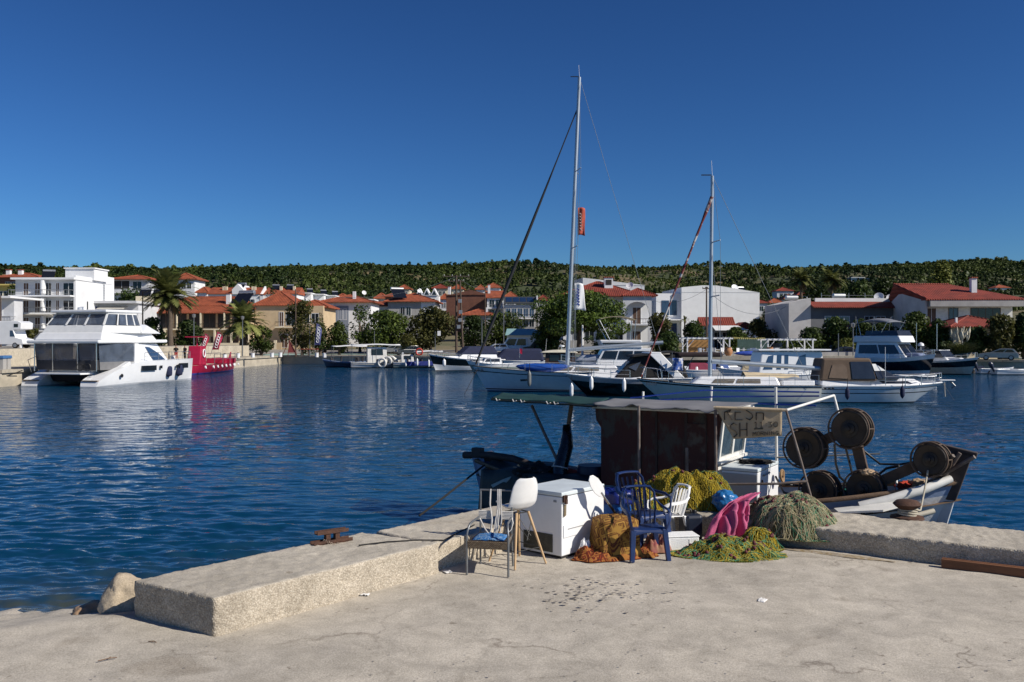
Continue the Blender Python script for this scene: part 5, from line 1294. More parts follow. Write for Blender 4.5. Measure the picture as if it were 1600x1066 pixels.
write(lt, 'FISH', -0.02, 0.06, 0.46, 0.15, 0.040, 0.020)
write(lt, '11:30', 0.585, 0.34, 0.21, 0.095, 0.014, 0.010)
lt.tube([sgp(0.58 + 0.14 * k / 4, 0.30, 0.010) for k in range(5)], 0.008, 5)
write(lt, 'MORNING', 0.56, 0.05, 0.15, 0.068, 0.013, 0.0075)
lt.build('lettering', mat('black_brush_paint', (0.012, 0.010, 0.010), 0.7, var=0.2), sg)
# ================================================================== TOWN
def gnd(px, d):
 x = (px - 800) / FPX * d
 return float(hill_z(np.array([x]), np.array([d]))[0]) if d > 338 else float(ground_z(np.array([x]), np.array([d]))[0])
class House:
 """local frame: front wall at y=0 facing the viewer, x to the right, depth towards +y, z from the ground"""
 def __init__(s, name, label, pl, pr, ytop, d, depth, yaw=0.0, wall=RENDERW, group='houses of the town behind the harbour', z0=None, cat='house', base=0.4):
  s.d = d; s.z0 = gnd((pl + pr) / 2, d) if z0 is None else z0
  s.w = (pr - pl) / FPX * d / max(0.5, math.cos(yaw)); s.dp = depth; s.h = zof(ytop, d) - s.z0
  c = gz((pl + pr) / 2, d, s.z0)
  s.t = thing(name, label, cat, c, yaw, group)
  s.wallm = wall
  MB().box((0, depth / 2, s.h / 2 - base / 2), (s.w, depth, s.h + base)).build('wall', wall, s.t)
 def quad(s, face):
  w, dp, h = s.w / 2, s.dp, s.h
  return {'f': [(-w, 0, 0), (w, 0, 0), (w, 0, h), (-w, 0, h)], 'r': [(w, 0, 0), (w, dp, 0), (w, dp, h), (w, 0, h)], 'l': [(-w, dp, 0), (-w, 0, 0), (-w, 0, h), (-w, dp, h)]}[face]
 def win(s, face, u0, u1, v0, v1, m=GLASS, fm=None, n=1, fr=0.07, mull=1):
  """n windows shared evenly between u0..u1 (fractions of the face), v0..v1 of its height"""
  q = s.quad(face); L = (Vector(q[1]) - Vector(q[0])).length; H = s.h
  for i in range(n):
   a = u0 + (u1 - u0) * i / n + (0.12 * (u1 - u0) / n if n > 1 else 0); b = u0 + (u1 - u0) * (i + 1) / n - (0.12 * (u1 - u0) / n if n > 1 else 0)
   mb = MB(); mb.slab(q, a, b, v0, v1, -0.01, 0.03); o = mb.build('window', m, s.t)
   fx, fz = fr / L, fr / H
   f = MB()
   for p in ((a - fx, a, v0 - fz, v1 + fz), (b, b + fx, v0 - fz, v1 + fz), (a, b, v1, v1 + fz), (a, b, v0 - fz, v0)): f.slab(q, *p, -0.01, 0.07)
   for k in range(mull):
    c = a + (b - a) * (k + 1) / (mull + 1); f.slab(q, c - fx * 0.35, c + fx * 0.35, v0, v1, 0.021, 0.03)
   f.build('window_frame', fm or RENDERW, o)
 def band(s, name, face, u0, u1, v0, v1, m, off=0.0, th=0.05):
  MB().slab(s.quad(face), u0, u1, v0, v1, off, th).build(name, m, s.t)
 def hip(s, rise, o=0.6, m=TILE, x0=None, x1=None, y0=None, y1=None, z=None, name='roof', eave=True):
  x0 = -s.w / 2 - o if x0 is None else x0; x1 = s.w / 2 + o if x1 is None else x1
  y0 = -o if y0 is None else y0; y1 = s.dp + o if y1 is None else y1; z = s.h if z is None else z
  mb = MB(); W, D = x1 - x0, y1 - y0
  if W >= D: r = D / 2; a, b = (x0 + r, y0 + r), (x1 - r, y0 + r)
  else: r = W / 2; a, b = (x0 + r, y0 + r), (x0 + r, y1 - r)
  t = 0.14
  vs = [(x0, y0, z), (x1, y0, z), (x1, y1, z), (x0, y1, z), (x0, y0, z + t), (x1, y0, z + t), (x1, y1, z + t), (x0, y1, z + t), (a[0], a[1], z + rise), (b[0], b[1], z + rise)]
  fs = [(3, 2, 1, 0), (0, 1, 5, 4), (1, 2, 6, 5), (2, 3, 7, 6), (3, 0, 4, 7)]
  if W >= D: fs += [(4, 5, 9, 8), (5, 6, 9), (6, 7, 8, 9), (7, 4, 8)]
  else: fs += [(4, 5, 8), (5, 6, 9, 8), (6, 7, 9), (7, 4, 8, 9)]
  mb.add(vs, fs); ro = mb.build(name, m, s.t)
  cap = MB()
  e = [(vs[4], vs[8]), (vs[7], vs[8] if W >= D else vs[9]), (vs[5], vs[9] if W >= D else vs[8]), (vs[6], vs[9]), (vs[8], vs[9])]
  for p, q in e:
   if (Vector(p) - Vector(q)).length > 0.3: cap.tube([p, q], 0.13, 6)
  cap.build('ridge_tiles', m, ro)
  s.ro = ro; return ro
 def gable(s, rise, o=0.5, m=TILE, axis='x', z=None, x0=None, x1=None, y0=None, y1=None, name='roof'):
  x0 = -s.w / 2 - o if x0 is None else x0; x1 = s.w / 2 + o if x1 is None else x1
  y0 = -o if y0 is None else y0; y1 = s.dp + o if y1 is None else y1; z = s.h if z is None else z
  mb = MB()
  if axis == 'x':   # ridge runs along x
   ym = (y0 + y1) / 2; t = 0.16
   mb.prism([(x0, y0, z), (x0, y0, z + t), (x0, ym, z + rise), (x0, y1, z + t), (x0, y1, z)], (x1 - x0, 0, 0))
   g = MB();
  else:
   xm = (x0 + x1) / 2; t = 0.16
   mb.prism([(x0, y0, z), (x1, y0, z), (x1, y0, z + t), (xm, y0, z + rise), (x0, y0, z + t)], (0, y1 - y0, 0))
  s.ro = mb.build(name, m, s.t); return s.ro
 def chimney(s, x, y, z0, z1, w=0.7, cap=True, m=None):
  mb = MB(); mb.box((x, y, (z0 + z1) / 2), (w, w, z1 - z0)); o = mb.build('chimney', m or RENDERW, s.ro if hasattr(s, 'ro') else s.t)
  if cap: MB().box((x, y, z1 + 0.09), (w + 0.25, w + 0.25, 0.16)).build('chimney_cap', TILE, o)
 def balcony(s, x0, x1, z, dep=1.4, rail=1.0, m=RENDERW, post=METAL, y=0.0, panel=None, name='balcony'):
  mb = MB(); mb.box(((x0 + x1) / 2, y - dep / 2, z), (x1 - x0, dep - 0.004, 0.24)); b = mb.build(name, m, s.t)
  r = MB(); yy = y - dep + 0.06
  r.tube([(x0 + .05, yy, z + rail), (x1 - .05, yy, z + rail)], 0.05, 5); r.tube([(x0 + .05, yy, z + 0.35), (x1 - .05, yy, z + 0.35)], 0.02, 4)
  r.tube([(x0 + .05, yy, z + rail), (x0 + .05, y, z + rail)], 0.035, 5); r.tube([(x1 - .05, yy, z + rail), (x1 - .05, y, z + rail)], 0.035, 5)
  n = max(3, int((x1 - x0) / 0.45))
  for i in range(n + 1): r.tube([(x0 + .05 + (x1 - x0 - .1) * i / n, yy, z + .1), (x0 + .05 + (x1 - x0 - .1) * i / n, yy, z + rail)], 0.018, 4, cap=False)
  r.build('railing', post, b)
  if panel: MB().box(((x0 + x1) / 2, yy + 0.06, z + 0.55), (x1 - x0 - 0.2, 0.02, 0.75)).build('railing_panel', panel, b)
 def heater(s, x, y, z, yaw=0.0, sc_=1.0):
  """solar water heater on the roof"""
  o = bpy.data.objects.new('solar_heater', None); COL.objects.link(o); o.parent = s.t; o.location = (x, y, z); o.rotation_euler = (0, 0, yaw)
  p = MB(); p.hexa([(-1 * sc_, -0.9 * sc_, 0.1), (1 * sc_, -0.9 * sc_, 0.1), (1 * sc_, 0.55 * sc_, 1.35 * sc_), (-1 * sc_, 0.55 * sc_, 1.35 * sc_)], [(-1 * sc_, -0.95 * sc_, 0.2), (1 * sc_, -0.95 * sc_, 0.2), (1 * sc_, 0.5 * sc_, 1.45 * sc_), (-1 * sc_, 0.5 * sc_, 1.45 * sc_)]); p.build('collector', SOLAR, o)
  c = MB(); c.lathe([(0.1, -1.0 * sc_), (0.28 * sc_, -0.95 * sc_), (0.28 * sc_, 0.95 * sc_), (0.1, 1.0 * sc_)], 12, (0, 0.75 * sc_, 1.5 * sc_), (1, 0, 0)); c.build('tank', METAL, o, ang=50)
  l_ = MB()
  for xx in (-0.8, 0.8): l_.tube([(xx * sc_, 0.75 * sc_, 1.3 * sc_), (xx * sc_, 0.75 * sc_, 0)], 0.03, 4)
  l_.build('stand', METAL, o)
 def dish(s, x, y, z, r=0.5, yaw=0.5):
  o = MB(); d_ = Vector((math.sin(yaw), -math.cos(yaw), 0.5)).normalized()
  c = Vector((x, y, z + 0.9)); o.lathe([(0.02, -0.12), (r * 0.6, -0.06), (r, 0.06), (r * 0.97, 0.09), (r * 0.55, -0.02), (0.02, -0.07)], 16, c, d_)
  q = o.build('satellite_dish', RENDERW, s.t, ang=60)
  l_ = MB(); l_.tube([(x, y, z), (x, y, z + 0.85)], 0.04, 5); l_.tube([c, c + d_ * 0.5 + Vector((0, 0, -0.1))], 0.02, 4); l_.build('dish_mount', METAL, q)
b1 = House('apartment_block', 'white three storey apartment block with long railed balconies', 24, 118, 437, 150, 14, wall=RENDERG, z0=1.6)  # greyer front paints its shade; side walls are whiter as if sunlit
w, h = b1.w, b1.h
MB().box((w / 2 - 0.05, 7.0, h / 2 + 0.35), (0.34, 14.4, h + 0.7)).build('side_wall', RENDERW, b1.t)
MB().box((w / 2 + 0.0, 12.0, h / 2 + 0.65), (0.34, 4.3, h + 1.3)).build('side_wall', RENDERW, b1.t)
MB().box((0, 6.2, h + 0.12), (w + 0.5, 14.6, 0.32)).build('roof_slab', RENDERW, b1.t)
MB().box((w / 2 - 1.9, 8.0, h + 1.25), (5.0, 5.2, 2.0)).build('stair_tower', RENDERW, b1.t)
MB().box((w / 2 - 1.9, 8.0, h + 2.35), (5.4, 5.6, 0.2)).build('tower_slab', RENDERW, b1.t)
fh = h / 4
for k in range(1, 4):
 b1.balcony(-w / 2 - 0.3, w / 2 - 0.1, fh * k + 0.1, 1.7)
 v0, v1 = (fh * k + 0.15) / h, (fh * k + 2.3) / h
 for (a, b_, mm) in ((0.14, 0.22, SHUT), (0.33, 0.41, SHUT), (0.50, 0.60, GLASS), (0.68, 0.73, SHUT), (0.80, 0.97, GLASS)): b1.win('f', a, b_, v0, v1, mm)
 MB().box((-w / 2 + 5.2, -1.0, fh * k + 1.6), (0.3, 1.1, 2.2)).build('balcony_divider', RENDERW, b1.t)
b1.win('f', 0.55, 0.95, 0.02, 0.18, GLASS, n=3)
MB().box((-1.2, -1.3, fh * 2 - 0.25), (6.5, 2.2, 0.10), rx=R(-8)).build('awning', mat('pale_awning', (0.55, 0.53, 0.48), 0.9, var=0.1), b1.t)
b1.heater(-w / 2 + 3.5, 4, h + 0.3, R(20));
ld = MB()
for sx in (-0.25, 0.25): ld.tube([(w / 2 + 0.25, 10.0 + sx, 5.5), (w / 2 + 0.25, 10.0 + sx, h + 1.6)], 0.05, 4)
for k in range(16): ld.tube([(w / 2 + 0.25, 9.75, 5.8 + k * 0.45), (w / 2 + 0.25, 10.25, 5.8 + k * 0.45)], 0.035, 4)
ld.build('ladder', METAL, b1.t)
b2 = House('shop_building', 'low white annex with flat slab roof right of the apartment block', 118, 216, 474, 158, 10, wall=RENDERG, z0=1.6, cat='building')
MB().box((0, 4.0, b2.h + 0.15), (b2.w + 0.8, 11.5, 0.42)).build('roof_slab', RENDERG, b2.t)
b2.win('f', 0.05, 0.30, 0.60, 0.88, GLASS, n=2); b2.win('f', 0.42, 0.9, 0.55, 0.85, GLASSB, n=3)
MB().box((b2.w * 0.12, -0.9, b2.h * 0.9), (b2.w * 0.42, 2.2, 0.09), rx=R(14)).build('awning', mat('pale_awning', ()), b2.t)
MB().box((-b2.w * 0.19, -0.5, b2.h * 0.87), (b2.w * 0.12, 1.2, 0.8)).build('blue_awning', mat('blue_awning', (0.01, 0.03, 0.2), 0.8), b2.t)
b3 = House('house', 'pale beige house with two solar collectors on its flat roof', 212, 256, 463, 168, 8, wall=CREAM, z0=1.8)
b3.heater(-1.8, 2.5, b3.h, R(10), 1.0); b3.heater(0.6, 2.8, b3.h, R(10), 1.0); b3.win('f', 0.2, 0.5, 0.62, 0.8); b3.chimney(2.2, 4, b3.h, b3.h + 1.0, 0.5)
c0 = House('house', 'brown and white house with balconies at the left picture edge', -30, 22, 466, 140, 2.5, wall=RENDERG, z0=1.8)
c0.balcony(-c0.w / 2, c0.w / 2 + 0.3, c0.h * 0.50, 1.5, m=RENDERW, panel=RENDERG); c0.balcony(-c0.w / 2, c0.w / 2 + 0.3, c0.h * 0.22, 1.5, m=RENDERW)
c0.win('f', 0.5, 0.65, 0.55, 0.8, RENDERG); c0.win('f', 0.75, 0.9, 0.27, 0.45, RENDERG); MB().box((0, 3, c0.h + .1), (c0.w + 1, 10, 0.3)).build('roof_slab', RENDERW, c0.t)
c1 = House('house', 'yellow house with dark balcony behind the left apartment block', -20, 30, 446, 205, 9, wall=YELLOWR, z0=6.5)
MB().box((0, 4, c1.h + .1), (c1.w + 1, 10, 0.3)).build('roof_slab', YELLOWR, c1.t); c1.win('f', 0.3, 0.9, 0.55, 0.85, GLASS, n=3); c1.win('f', 0.0, 1.0, 0.15, 0.4, DARK)
c2 = House('house', 'brick walled house with low red hipped roof at the far left', -5, 58, 434, 235, 10, wall=BRICKR, z0=8)
c2.hip(1.6, 0.9); c2.chimney(-3.8, 3, c2.h + .5, c2.h + 2.2, 1.0); c2.chimney(-0.6, 3, c2.h + .6, c2.h + 2.2, 1.0); c2.win('f', 0.2, 0.8, 0.72, 0.9, GLASS, n=4)
c3 = House('house', 'dark house with red hipped roof between apartment block and palm', 178, 232, 437, 232, 9, wall=RENDERG, z0=8)
c3.hip(1.5, 1.0); c3.win('f', 0.0, 0.45, 0.78, 0.97, DARK); c3.win('f', 0.55, 0.8, 0.75, 0.95, GLASS); c3.balcony(-c3.w / 2, c3.w / 2, c3.h * 0.68, 1.3)
c4 = House('house', 'white house with small red roof just behind the palm crown', 262, 304, 437, 262, 9, wall=RENDERW, z0=9)
c4.hip(2.2, 0.9); c4.win('f', 0.5, 0.9, 0.78, 0.93, GLASS, n=2)
t1 = House('restaurant', 'tan two storey restaurant with wide stepped terracotta roof', 232, 392, 486, 168, 12, wall=TAN, z0=1.3, cat='building')
w, h = t1.w, t1.h
t1.hip(2.6, 0.4, TILE, y0=1.6, y1=13.0, z=h + 0.42)
t1.hip(1.5, 0.9, TILE, x0=-w / 2 - 0.9, x1=w / 2 - 2.6, y0=-1.9, y1=4.5, z=h - 0.5, name='porch_roof')
t1.win('f', 0.10, 0.95, 0.58, 0.94, DARK, n=6, fr=0.12, fm=SHUT)
t1.balcony(-w / 2 + 3.5, w / 2 + 0.4, h * 0.52, 2.0, m=CREAM, post=BLACKP)
for k in range(6): MB().box((-w / 2 + 3.8 + k * (w - 3.8) / 5, -1.85, h * 0.26), (0.34, 0.34, h * 0.52)).build('column', CREAM, t1.t)
for k in range(4): MB().box((-w / 2 + 6 + k * (w - 6) / 3, -1.82, h * 0.74), (0.24, 0.24, h * 0.40)).build('upper_column', CREAM, t1.t)
t1.win('f', 0.12, 0.9, 0.05, 0.34, SHUT, n=5, fm=CREAM)
t1.chimney(4.2, 4, h + 1.0, h + 3.4, 0.8); t1.heater(7.2, 3.2, h + 1.1, R(-18), 1.7)
MB().box((0, -3.8, 0.6), (w, 0.3, 1.3)).build('terrace_wall', CREAM, t1.t)
t2 = House('house', 'tan house with tall terracotta hipped roof and corner balcony', 398, 505, 478, 170, 12, wall=TAN, z0=1.4)
w, h = t2.w, t2.h
t2.hip(2.9, 0.5, TILE, x0=-w / 2 - 0.4, x1=w / 2 - 4.6, y1=12.5)
t2.hip(1.6, 0.5, TILE, x0=w / 2 - 6, x1=w / 2 + 0.8, y0=1.0, y1=12, z=h - 0.3, name='side_roof')
t2.balcony(-w / 2 + 4.2, w / 2 - 4.6, h * 0.50, 1.6, m=CREAM, post=BLACKP); t2.win('f', 0.36, 0.42, 0.53, 0.85, SHUT); t2.win('f', 0.46, 0.60, 0.55, 0.85, GLASS, n=1)
t2.win('f', 0.38, 0.48, 0.04, 0.34, SHUT); t2.win('f', 0.55, 0.95, 0.10, 0.32, GLASS, n=3); t2.win('f', 0.68, 0.95, 0.6, 0.82, GLASS, n=2)
t2.chimney(-w / 2 + 0.6, 3, h, h + 2.2, 0.7)
for k in range(4): MB().box((-w / 2 + 4.6 + k * 2.6, -2.6, 0.8), (0.5, 0.3, 1.7)).build('gate_pillar', CREAM, t2.t)
MB().box((-w / 2 + 3, -2.6, 0.55), (5.6, 0.28, 1.3)).build('garden_wall', TAN, t2.t)
r1 = House('house', 'house with red gable roof and paired chimneys, left of two alike', 325, 404, 460, 226, 9, wall=RENDERW, z0=6)
r1.gable(2.0, 0.3, TILE);
for x in (-0.8, -0.1): r1.chimney(x - 2.4, 2.5, r1.h + .6, r1.h + 2.1, 0.55, False, CREAM)
for x in (4.2, 4.8): r1.chimney(x, 2.5, r1.h + .6, r1.h + 2.1, 0.5, False, CREAM)
r1.win('f', 0.05, 0.95, 0.60, 0.85, GLASS, n=4); r1.heater(1.0, 2.0, r1.h + 0.8, R(-20), 1.3)
MB().prism([(-0.2, -0.4, r1.h), (2.6, -0.4, r1.h), (2.6, -0.4, r1.h + 1.2), (1.2, -0.4, r1.h + 2.6), (-0.2, -0.4, r1.h + 1.2)], (0, 9.6, 0)).build('party_gable', RENDERW, r1.t)
MB().prism([(r1.w / 2 + .3, -0.4, r1.h - .4), (r1.w / 2 + .7, -0.4, r1.h - .4), (r1.w / 2 + .7, 4.4, r1.h + 2.3), (r1.w / 2 + .3, 4.4, r1.h + 2.3)], (0, 0.5, -1)).build('gable_coping', RENDERW, r1.t)
r2 = House('house', 'house with red gable roof and white tank, right of two alike', 414, 464, 460, 228, 9, wall=RENDERW, z0=6)
r2.gable(2.0, 0.3, TILE); r2.heater(-2.2, 3.5, r2.h + 1.2, 0.2, 0.9); r2.heater(1.5, 3.5, r2.h + 1.2, 0.2, 0.9)
for x in (-0.6, 2.8): r2.chimney(x, 2.5, r2.h + .6, r2.h + 2.2, 0.6, False, CREAM)
r2.win('f', 0.05, 0.95, 0.60, 0.85, GLASS, n=3)
for i, (pl, pr, yt) in enumerate(((462, 486, 459), (486, 506, 461), (505, 524, 463))):
 f = House('flat_roofed_house', ['white flat roofed house, leftmost of the three modern ones', 'white flat roofed house, middle of the three modern ones', 'white flat roofed house, rightmost of the three modern ones'][i], pl, pr, yt, 236 + 3 * i, 9, wall=RENDERW, z0=6.5)
 MB().box((0, 4, f.h + .12), (f.w + .3, 9.6, .25)).build('roof_slab', RENDERW, f.t); f.win('f', 0.1, 0.7, 0.62, 0.85, GLASSB, n=2); f.win('f', 0.1, 0.9, 0.30, 0.5, GLASS, n=2); f.heater(0.6, 5, f.h + 0.3, 0.3, 0.8)
w1 = House('house', 'white house with low red hipped roof and shaded arched porch', 503, 580, 473, 185, 11, wall=RENDERW, z0=1.6)
w, h = w1.w, w1.h
w1.hip(1.9, 0.9, TILE); w1.chimney(1.3, 1.8, h + 0.5, h + 2.4, 0.6, False); w1.dish(2.8, 5, h + 1.4, 0.5)
w1.band('painted_porch_shade', 'f', 0.05, 0.54, 0.0, 0.93, mat('shade_tinted_render', (0.20, 0.23, 0.29), 0.85, var=0.1), 0.0, 0.03)  # flat tinted slab paints the shade of the porch
w1.win('f', 0.33, 0.41, 0.62, 0.86, SHUT); w1.win('f', 0.44, 0.50, 0.62, 0.86, SHUT); w1.win('f', 0.36, 0.46, 0.1, 0.42, SHUT)
for (u0, v0, v1) in ((0.06, 0.62, 0.86), (0.06, 0.36, 0.58)): w1.band('painted_porch_light', 'f', u0, u0 + 0.14, v0, v1, RENDERW, 0.031, 0.03)  # white slabs paint the sunlit wall inside the porch
w1.balcony(-w / 2, -w / 2 + w * 0.26, h * 0.6, 1.3); w1.win('f', 0.80, 0.86, 0.70, 0.8, GLASS)
h1 = House('house', 'low white house with weathered red roof behind the bushy trees', 580, 612, 479, 214, 8, wall=OFFWHITE, z0=4)
h1.gable(1.4, 0.5, TILE); h1.win('f', 0.2, 0.8, 0.6, 0.85, GLASS, n=2)
h2 = House('house', 'white house with spreading orange roof, dish and dark solar panel', 606, 680, 472, 212, 12, wall=GREYC, z0=4)
h2.hip(2.4, 0.9, TILE); h2.heater(-3.2, 1.0, h2.h + 0.8, R(25), 1.6); h2.dish(1.4, 4, h2.h + 1.9, 0.5); h2.band('painted_sunlit_wall', 'f', 0.70, 1.0, 0.0, 1.0, RENDERW, 0, 0.05); h2.win('f', 0.75, 0.92, 0.62, 0.82, GLASS); h2.win('f', 0.25, 0.5, 0.62, 0.85, GLASS, n=2)  # white strip paints the sunlit part of the greyed front
h3 = House('house', 'small orange roofed house poking up behind the spreading orange roof', 602, 640, 464, 245, 8, wall=BRICKR, z0=7)
h3.hip(1.6, 0.6, TILE)
h4 = House('glass_roofed_house', 'white house with three pointed dormer gables beside the orange roof', 650, 684, 462, 240, 8, wall=RENDERW, z0=7)
for k in range(3):
 x = -2.0 + k * 2.0; MB().prism([(x - 1, -0.3, h4.h), (x + 1, -0.3, h4.h), (x, -0.3, h4.h + 2.0)], (0, 5, 0)).build('dormer', RENDERW, h4.t); MB().prism([(x - .6, -0.36, h4.h + .2), (x + .6, -0.36, h4.h + .2), (x, -0.36, h4.h + 1.4)], (0, 0.05, 0)).build('window', GLASS, h4.t)
h4.win('f', 0.1, 0.9, 0.65, 0.9, GLASS, n=3)
br1 = House('brick_building', 'big windowless brick red building behind the utility pole', 697, 762, 460, 238, 14, yaw=R(-6), wall=BRICKR, z0=5, cat='building')
MB().prism([(-br1.w / 2 - .2, -.2, br1.h - 0.2), (br1.w / 2 + .2, -.2, br1.h - 0.2), (br1.w / 2 + .2, -.2, br1.h), (1, -.2, br1.h + 1.2), (-br1.w / 2 - .2, -.2, br1.h - 0.4)], (0, 14.4, 0)).build('roof', BRICKR, br1.t)
br1.chimney(-br1.w / 2 + 0.5, 2, br1.h, br1.h + 2.2, 0.7, True); br1.win('f', 0.45, 0.49, 0.42, 0.48, RENDERW)
br2 = House('house', 'white balconied house with orange roof right of the brick building', 761, 786, 466, 228, 10, wall=RENDERW, z0=5)
br2.gable(2.2, 0.5, TILE); br2.balcony(-br2.w / 2, br2.w / 2 + .6, br2.h * 0.70, 1.3); br2.balcony(-br2.w / 2, br2.w / 2 + .6, br2.h * 0.42, 1.3); br2.win('f', 0.1, 0.9, 0.74, 0.95, GLASS, n=2); br2.win('f', 0.1, 0.9, 0.45, 0.66, GLASS, n=2); br2.chimney(-1.6, 3, br2.h + 1, br2.h + 3.6, 0.6)
m1 = House('modern_house', 'grey modern house with blue solar panels along its roof', 787, 838, 476, 222, 10, wall=GREYC, z0=4)
MB().hexa([(-m1.w / 2, -0.6, m1.h + .1), (m1.w / 2, -0.6, m1.h + .1), (m1.w / 2, 5.4, m1.h + 1.9), (-m1.w / 2, 5.4, m1.h + 1.9)], [(-m1.w / 2, -0.6, m1.h + .4), (m1.w / 2, -0.6, m1.h + .4), (m1.w / 2, 5.2, m1.h + 2.2), (-m1.w / 2, 5.2, m1.h + 2.2)]).build('roof', mat('slate_roof', (0.05, 0.055, 0.06), 0.6, var=0.2), m1.t)
for k in range(4):
 x = -m1.w / 2 + 1.3 + k * 1.75; MB().hexa([(x - .75, 0.2, m1.h + .68), (x + .75, 0.2, m1.h + .68), (x + .75, 4.2, m1.h + 1.92), (x - .75, 4.2, m1.h + 1.92)], [(x - .75, 0.2, m1.h + .74), (x + .75, 0.2, m1.h + .74), (x + .75, 4.2, m1.h + 1.98), (x - .75, 4.2, m1.h + 1.98)]).build('solar_panel', mat('blue_solar_cells', (0.015, 0.03, 0.07), 0.15, var=0.2), m1.t)
MB().box((m1.w / 2 + .2, 2.5, m1.h + .9), (0.35, 6.2, 2.6)).build('end_wall', RENDERW, m1.t)
m1.band('floor_band', 'f', 0, 1, 0.90, 1.0, RENDERG, 0.0, 0.10); m1.win('f', 0.05, 0.95, 0.62, 0.88, GLASSB, n=5); m1.balcony(-m1.w / 2, m1.w / 2, m1.h * 0.56, 1.2, post=BLACKP); m1.win('f', 0.05, 0.95, 0.3, 0.52, GLASS, n=5)
o1 = House('house', 'low house under a small orange tiled roof below the brick building', 722, 772, 493, 196, 9, wall=GREYC, z0=2.2)
o1.hip(1.5, 0.6, TILE); o1.chimney(1.9, 1.5, o1.h + .3, o1.h + 1.8, 0.4, False); o1.win('f', 0.2, 0.8, 0.5, 0.8, GLASS, n=3)
ki = House('kiosk', 'white kiosk with pale turquoise tin roof near the vans', 792, 852, 524, 160, 6, wall=RENDERW, z0=1.3, cat='kiosk', group='huts')
MB().hexa([(-ki.w / 2 - .3, -.5, ki.h), (ki.w / 2 + .6, -.5, ki.h), (ki.w / 2 + .6, 6.5, ki.h), (-ki.w / 2 - .3, 6.5, ki.h)], [(-ki.w / 2, 1.8, ki.h + 1.2), (ki.w / 2 - 2.0, 1.8, ki.h + 1.2), (ki.w / 2 - 2.0, 4.2, ki.h + 1.2), (-ki.w / 2, 4.2, ki.h + 1.2)]).build('roof', mat('turquoise_tin', (0.22, 0.36, 0.38), 0.5, var=0.1), ki.t)
v1 = House('villa', 'white villa with red hipped roof and arched balcony behind the pine', 880, 1016, 464, 156, 12, wall=RENDERW, z0=1.2)
w, h = v1.w, v1.h
v1.hip(3.0, 1.0, TILED, x1=w / 2 - 1.0, y0=-1.6); v1.hip(1.5, 0.8, TILED, x0=w / 2 - 5.2, x1=w / 2 + 0.9, y0=-2.6, y1=5, z=h + 0.003, name='porch_roof')
px0, px1 = w / 2 - 5.0, w / 2 - 0.1
def arch_wall(par, x0, x1, z0, z1, y, m, spring, nm='arch_front'):
 mb = MB(); cx_, r = (x0 + x1) / 2, (x1 - x0) / 2 - 0.35; n = 10
 arc = [(cx_ - r * math.cos(math.pi * k / n), spring + r * 0.8 * math.sin(math.pi * k / n)) for k in range(n + 1)]
 for k in range(n):
  (a, b), (c, d) = arc[k], arc[k + 1]
  mb.hexa([(a, y, b), (c, y, d), (c, y + .3, d), (a, y + .3, b)], [(a, y, z1), (c, y, z1), (c, y + .3, z1), (a, y + .3, z1)])
 mb.box(((x0 + cx_ - r) / 2, y + .15, (z0 + z1) / 2), (cx_ - r - x0, 0.298, z1 - z0)); mb.box(((x1 + cx_ + r) / 2, y + .15, (z0 + z1) / 2), (x1 - cx_ - r, 0.298, z1 - z0))
 mb.build(nm, m, par)
arch_wall(v1.t, px0, px1, h * 0.52, h - 0.02, -2.2, RENDERG, h * 0.72); arch_wall(v1.t, px0, px1, 0, h * 0.44, -2.2, RENDERG, h * 0.60) if False else None
for xx in (px0 + 0.3, px1 - 0.3): MB().box((xx, -2.05, h * 0.22), (0.6, 0.298, h * 0.44)).build('column', RENDERG, v1.t)
v1.balcony(px0, px1, h * 0.48, 2.25, m=RENDERG, post=BLACKP)
v1.win('f', 0.80, 0.89, 0.50, 0.80, SHUT); v1.win('f', 0.80, 0.89, 0.02, 0.36, SHUT); v1.win('f', 0.58, 0.66, 0.56, 0.86, SHUT); v1.win('f', 0.6, 0.68, 0.1, 0.38, GLASS); v1.win('f', 0.1, 0.5, 0.1, 0.38, GLASS, n=3); v1.win('f', 0.1, 0.5, 0.56, 0.84, GLASS, n=3)
v1.chimney(0.6, 3.0, h + 1.2, h + 3.5, 1.5); MB().box((0.6, 2.22, h + 2.7), (1.0, 0.06, 0.9)).build('chimney_opening', DARK, v1.t)
v1.dish(4.8, 6, h + 1.4, 0.7, -0.4); MB().box((-w / 2 + 2, -3.5, 0.8), (6, 0.4, 2.0)).build('garden_wall', GREYC, v1.t)
v2 = House('house', 'plain white parapet house behind the red roofed villa', 910, 1008, 446, 196, 9, yaw=R(8), wall=RENDERG, z0=3)
MB().prism([(-v2.w / 2, -.1, v2.h), (v2.w / 2, -.1, v2.h), (v2.w / 2, -.1, v2.h + 0.1), (-v2.w / 2, -.1, v2.h + 1.6)], (0, 9, 0)).build('parapet', RENDERG, v2.t)
g1 = House('white_hall', 'big white building with blank sloping gable wall', 1064, 1188, 457, 176, 16, yaw=R(4), wall=RENDERW, z0=1.2, cat='building')
w, h = g1.w, g1.h
MB().prism([(-w / 2, -0.05, h - 0.02), (w / 2, -0.05, h - 0.02), (w / 2, -0.05, h), (-0.8, -0.05, h + 1.35), (-w / 2 + 4, -0.05, h + 1.35), (-w / 2, -0.05, h + 0.95)], (0, 16.1, 0)).build('gable_top', RENDERW, g1.t)
g2 = MB(); g2.box((-w / 2 - 2.4, 4.5, h / 2 - 0.1), (4.8, 7, h - 0.2)); g2.build('stepped_wing', RENDERW, g1.t)
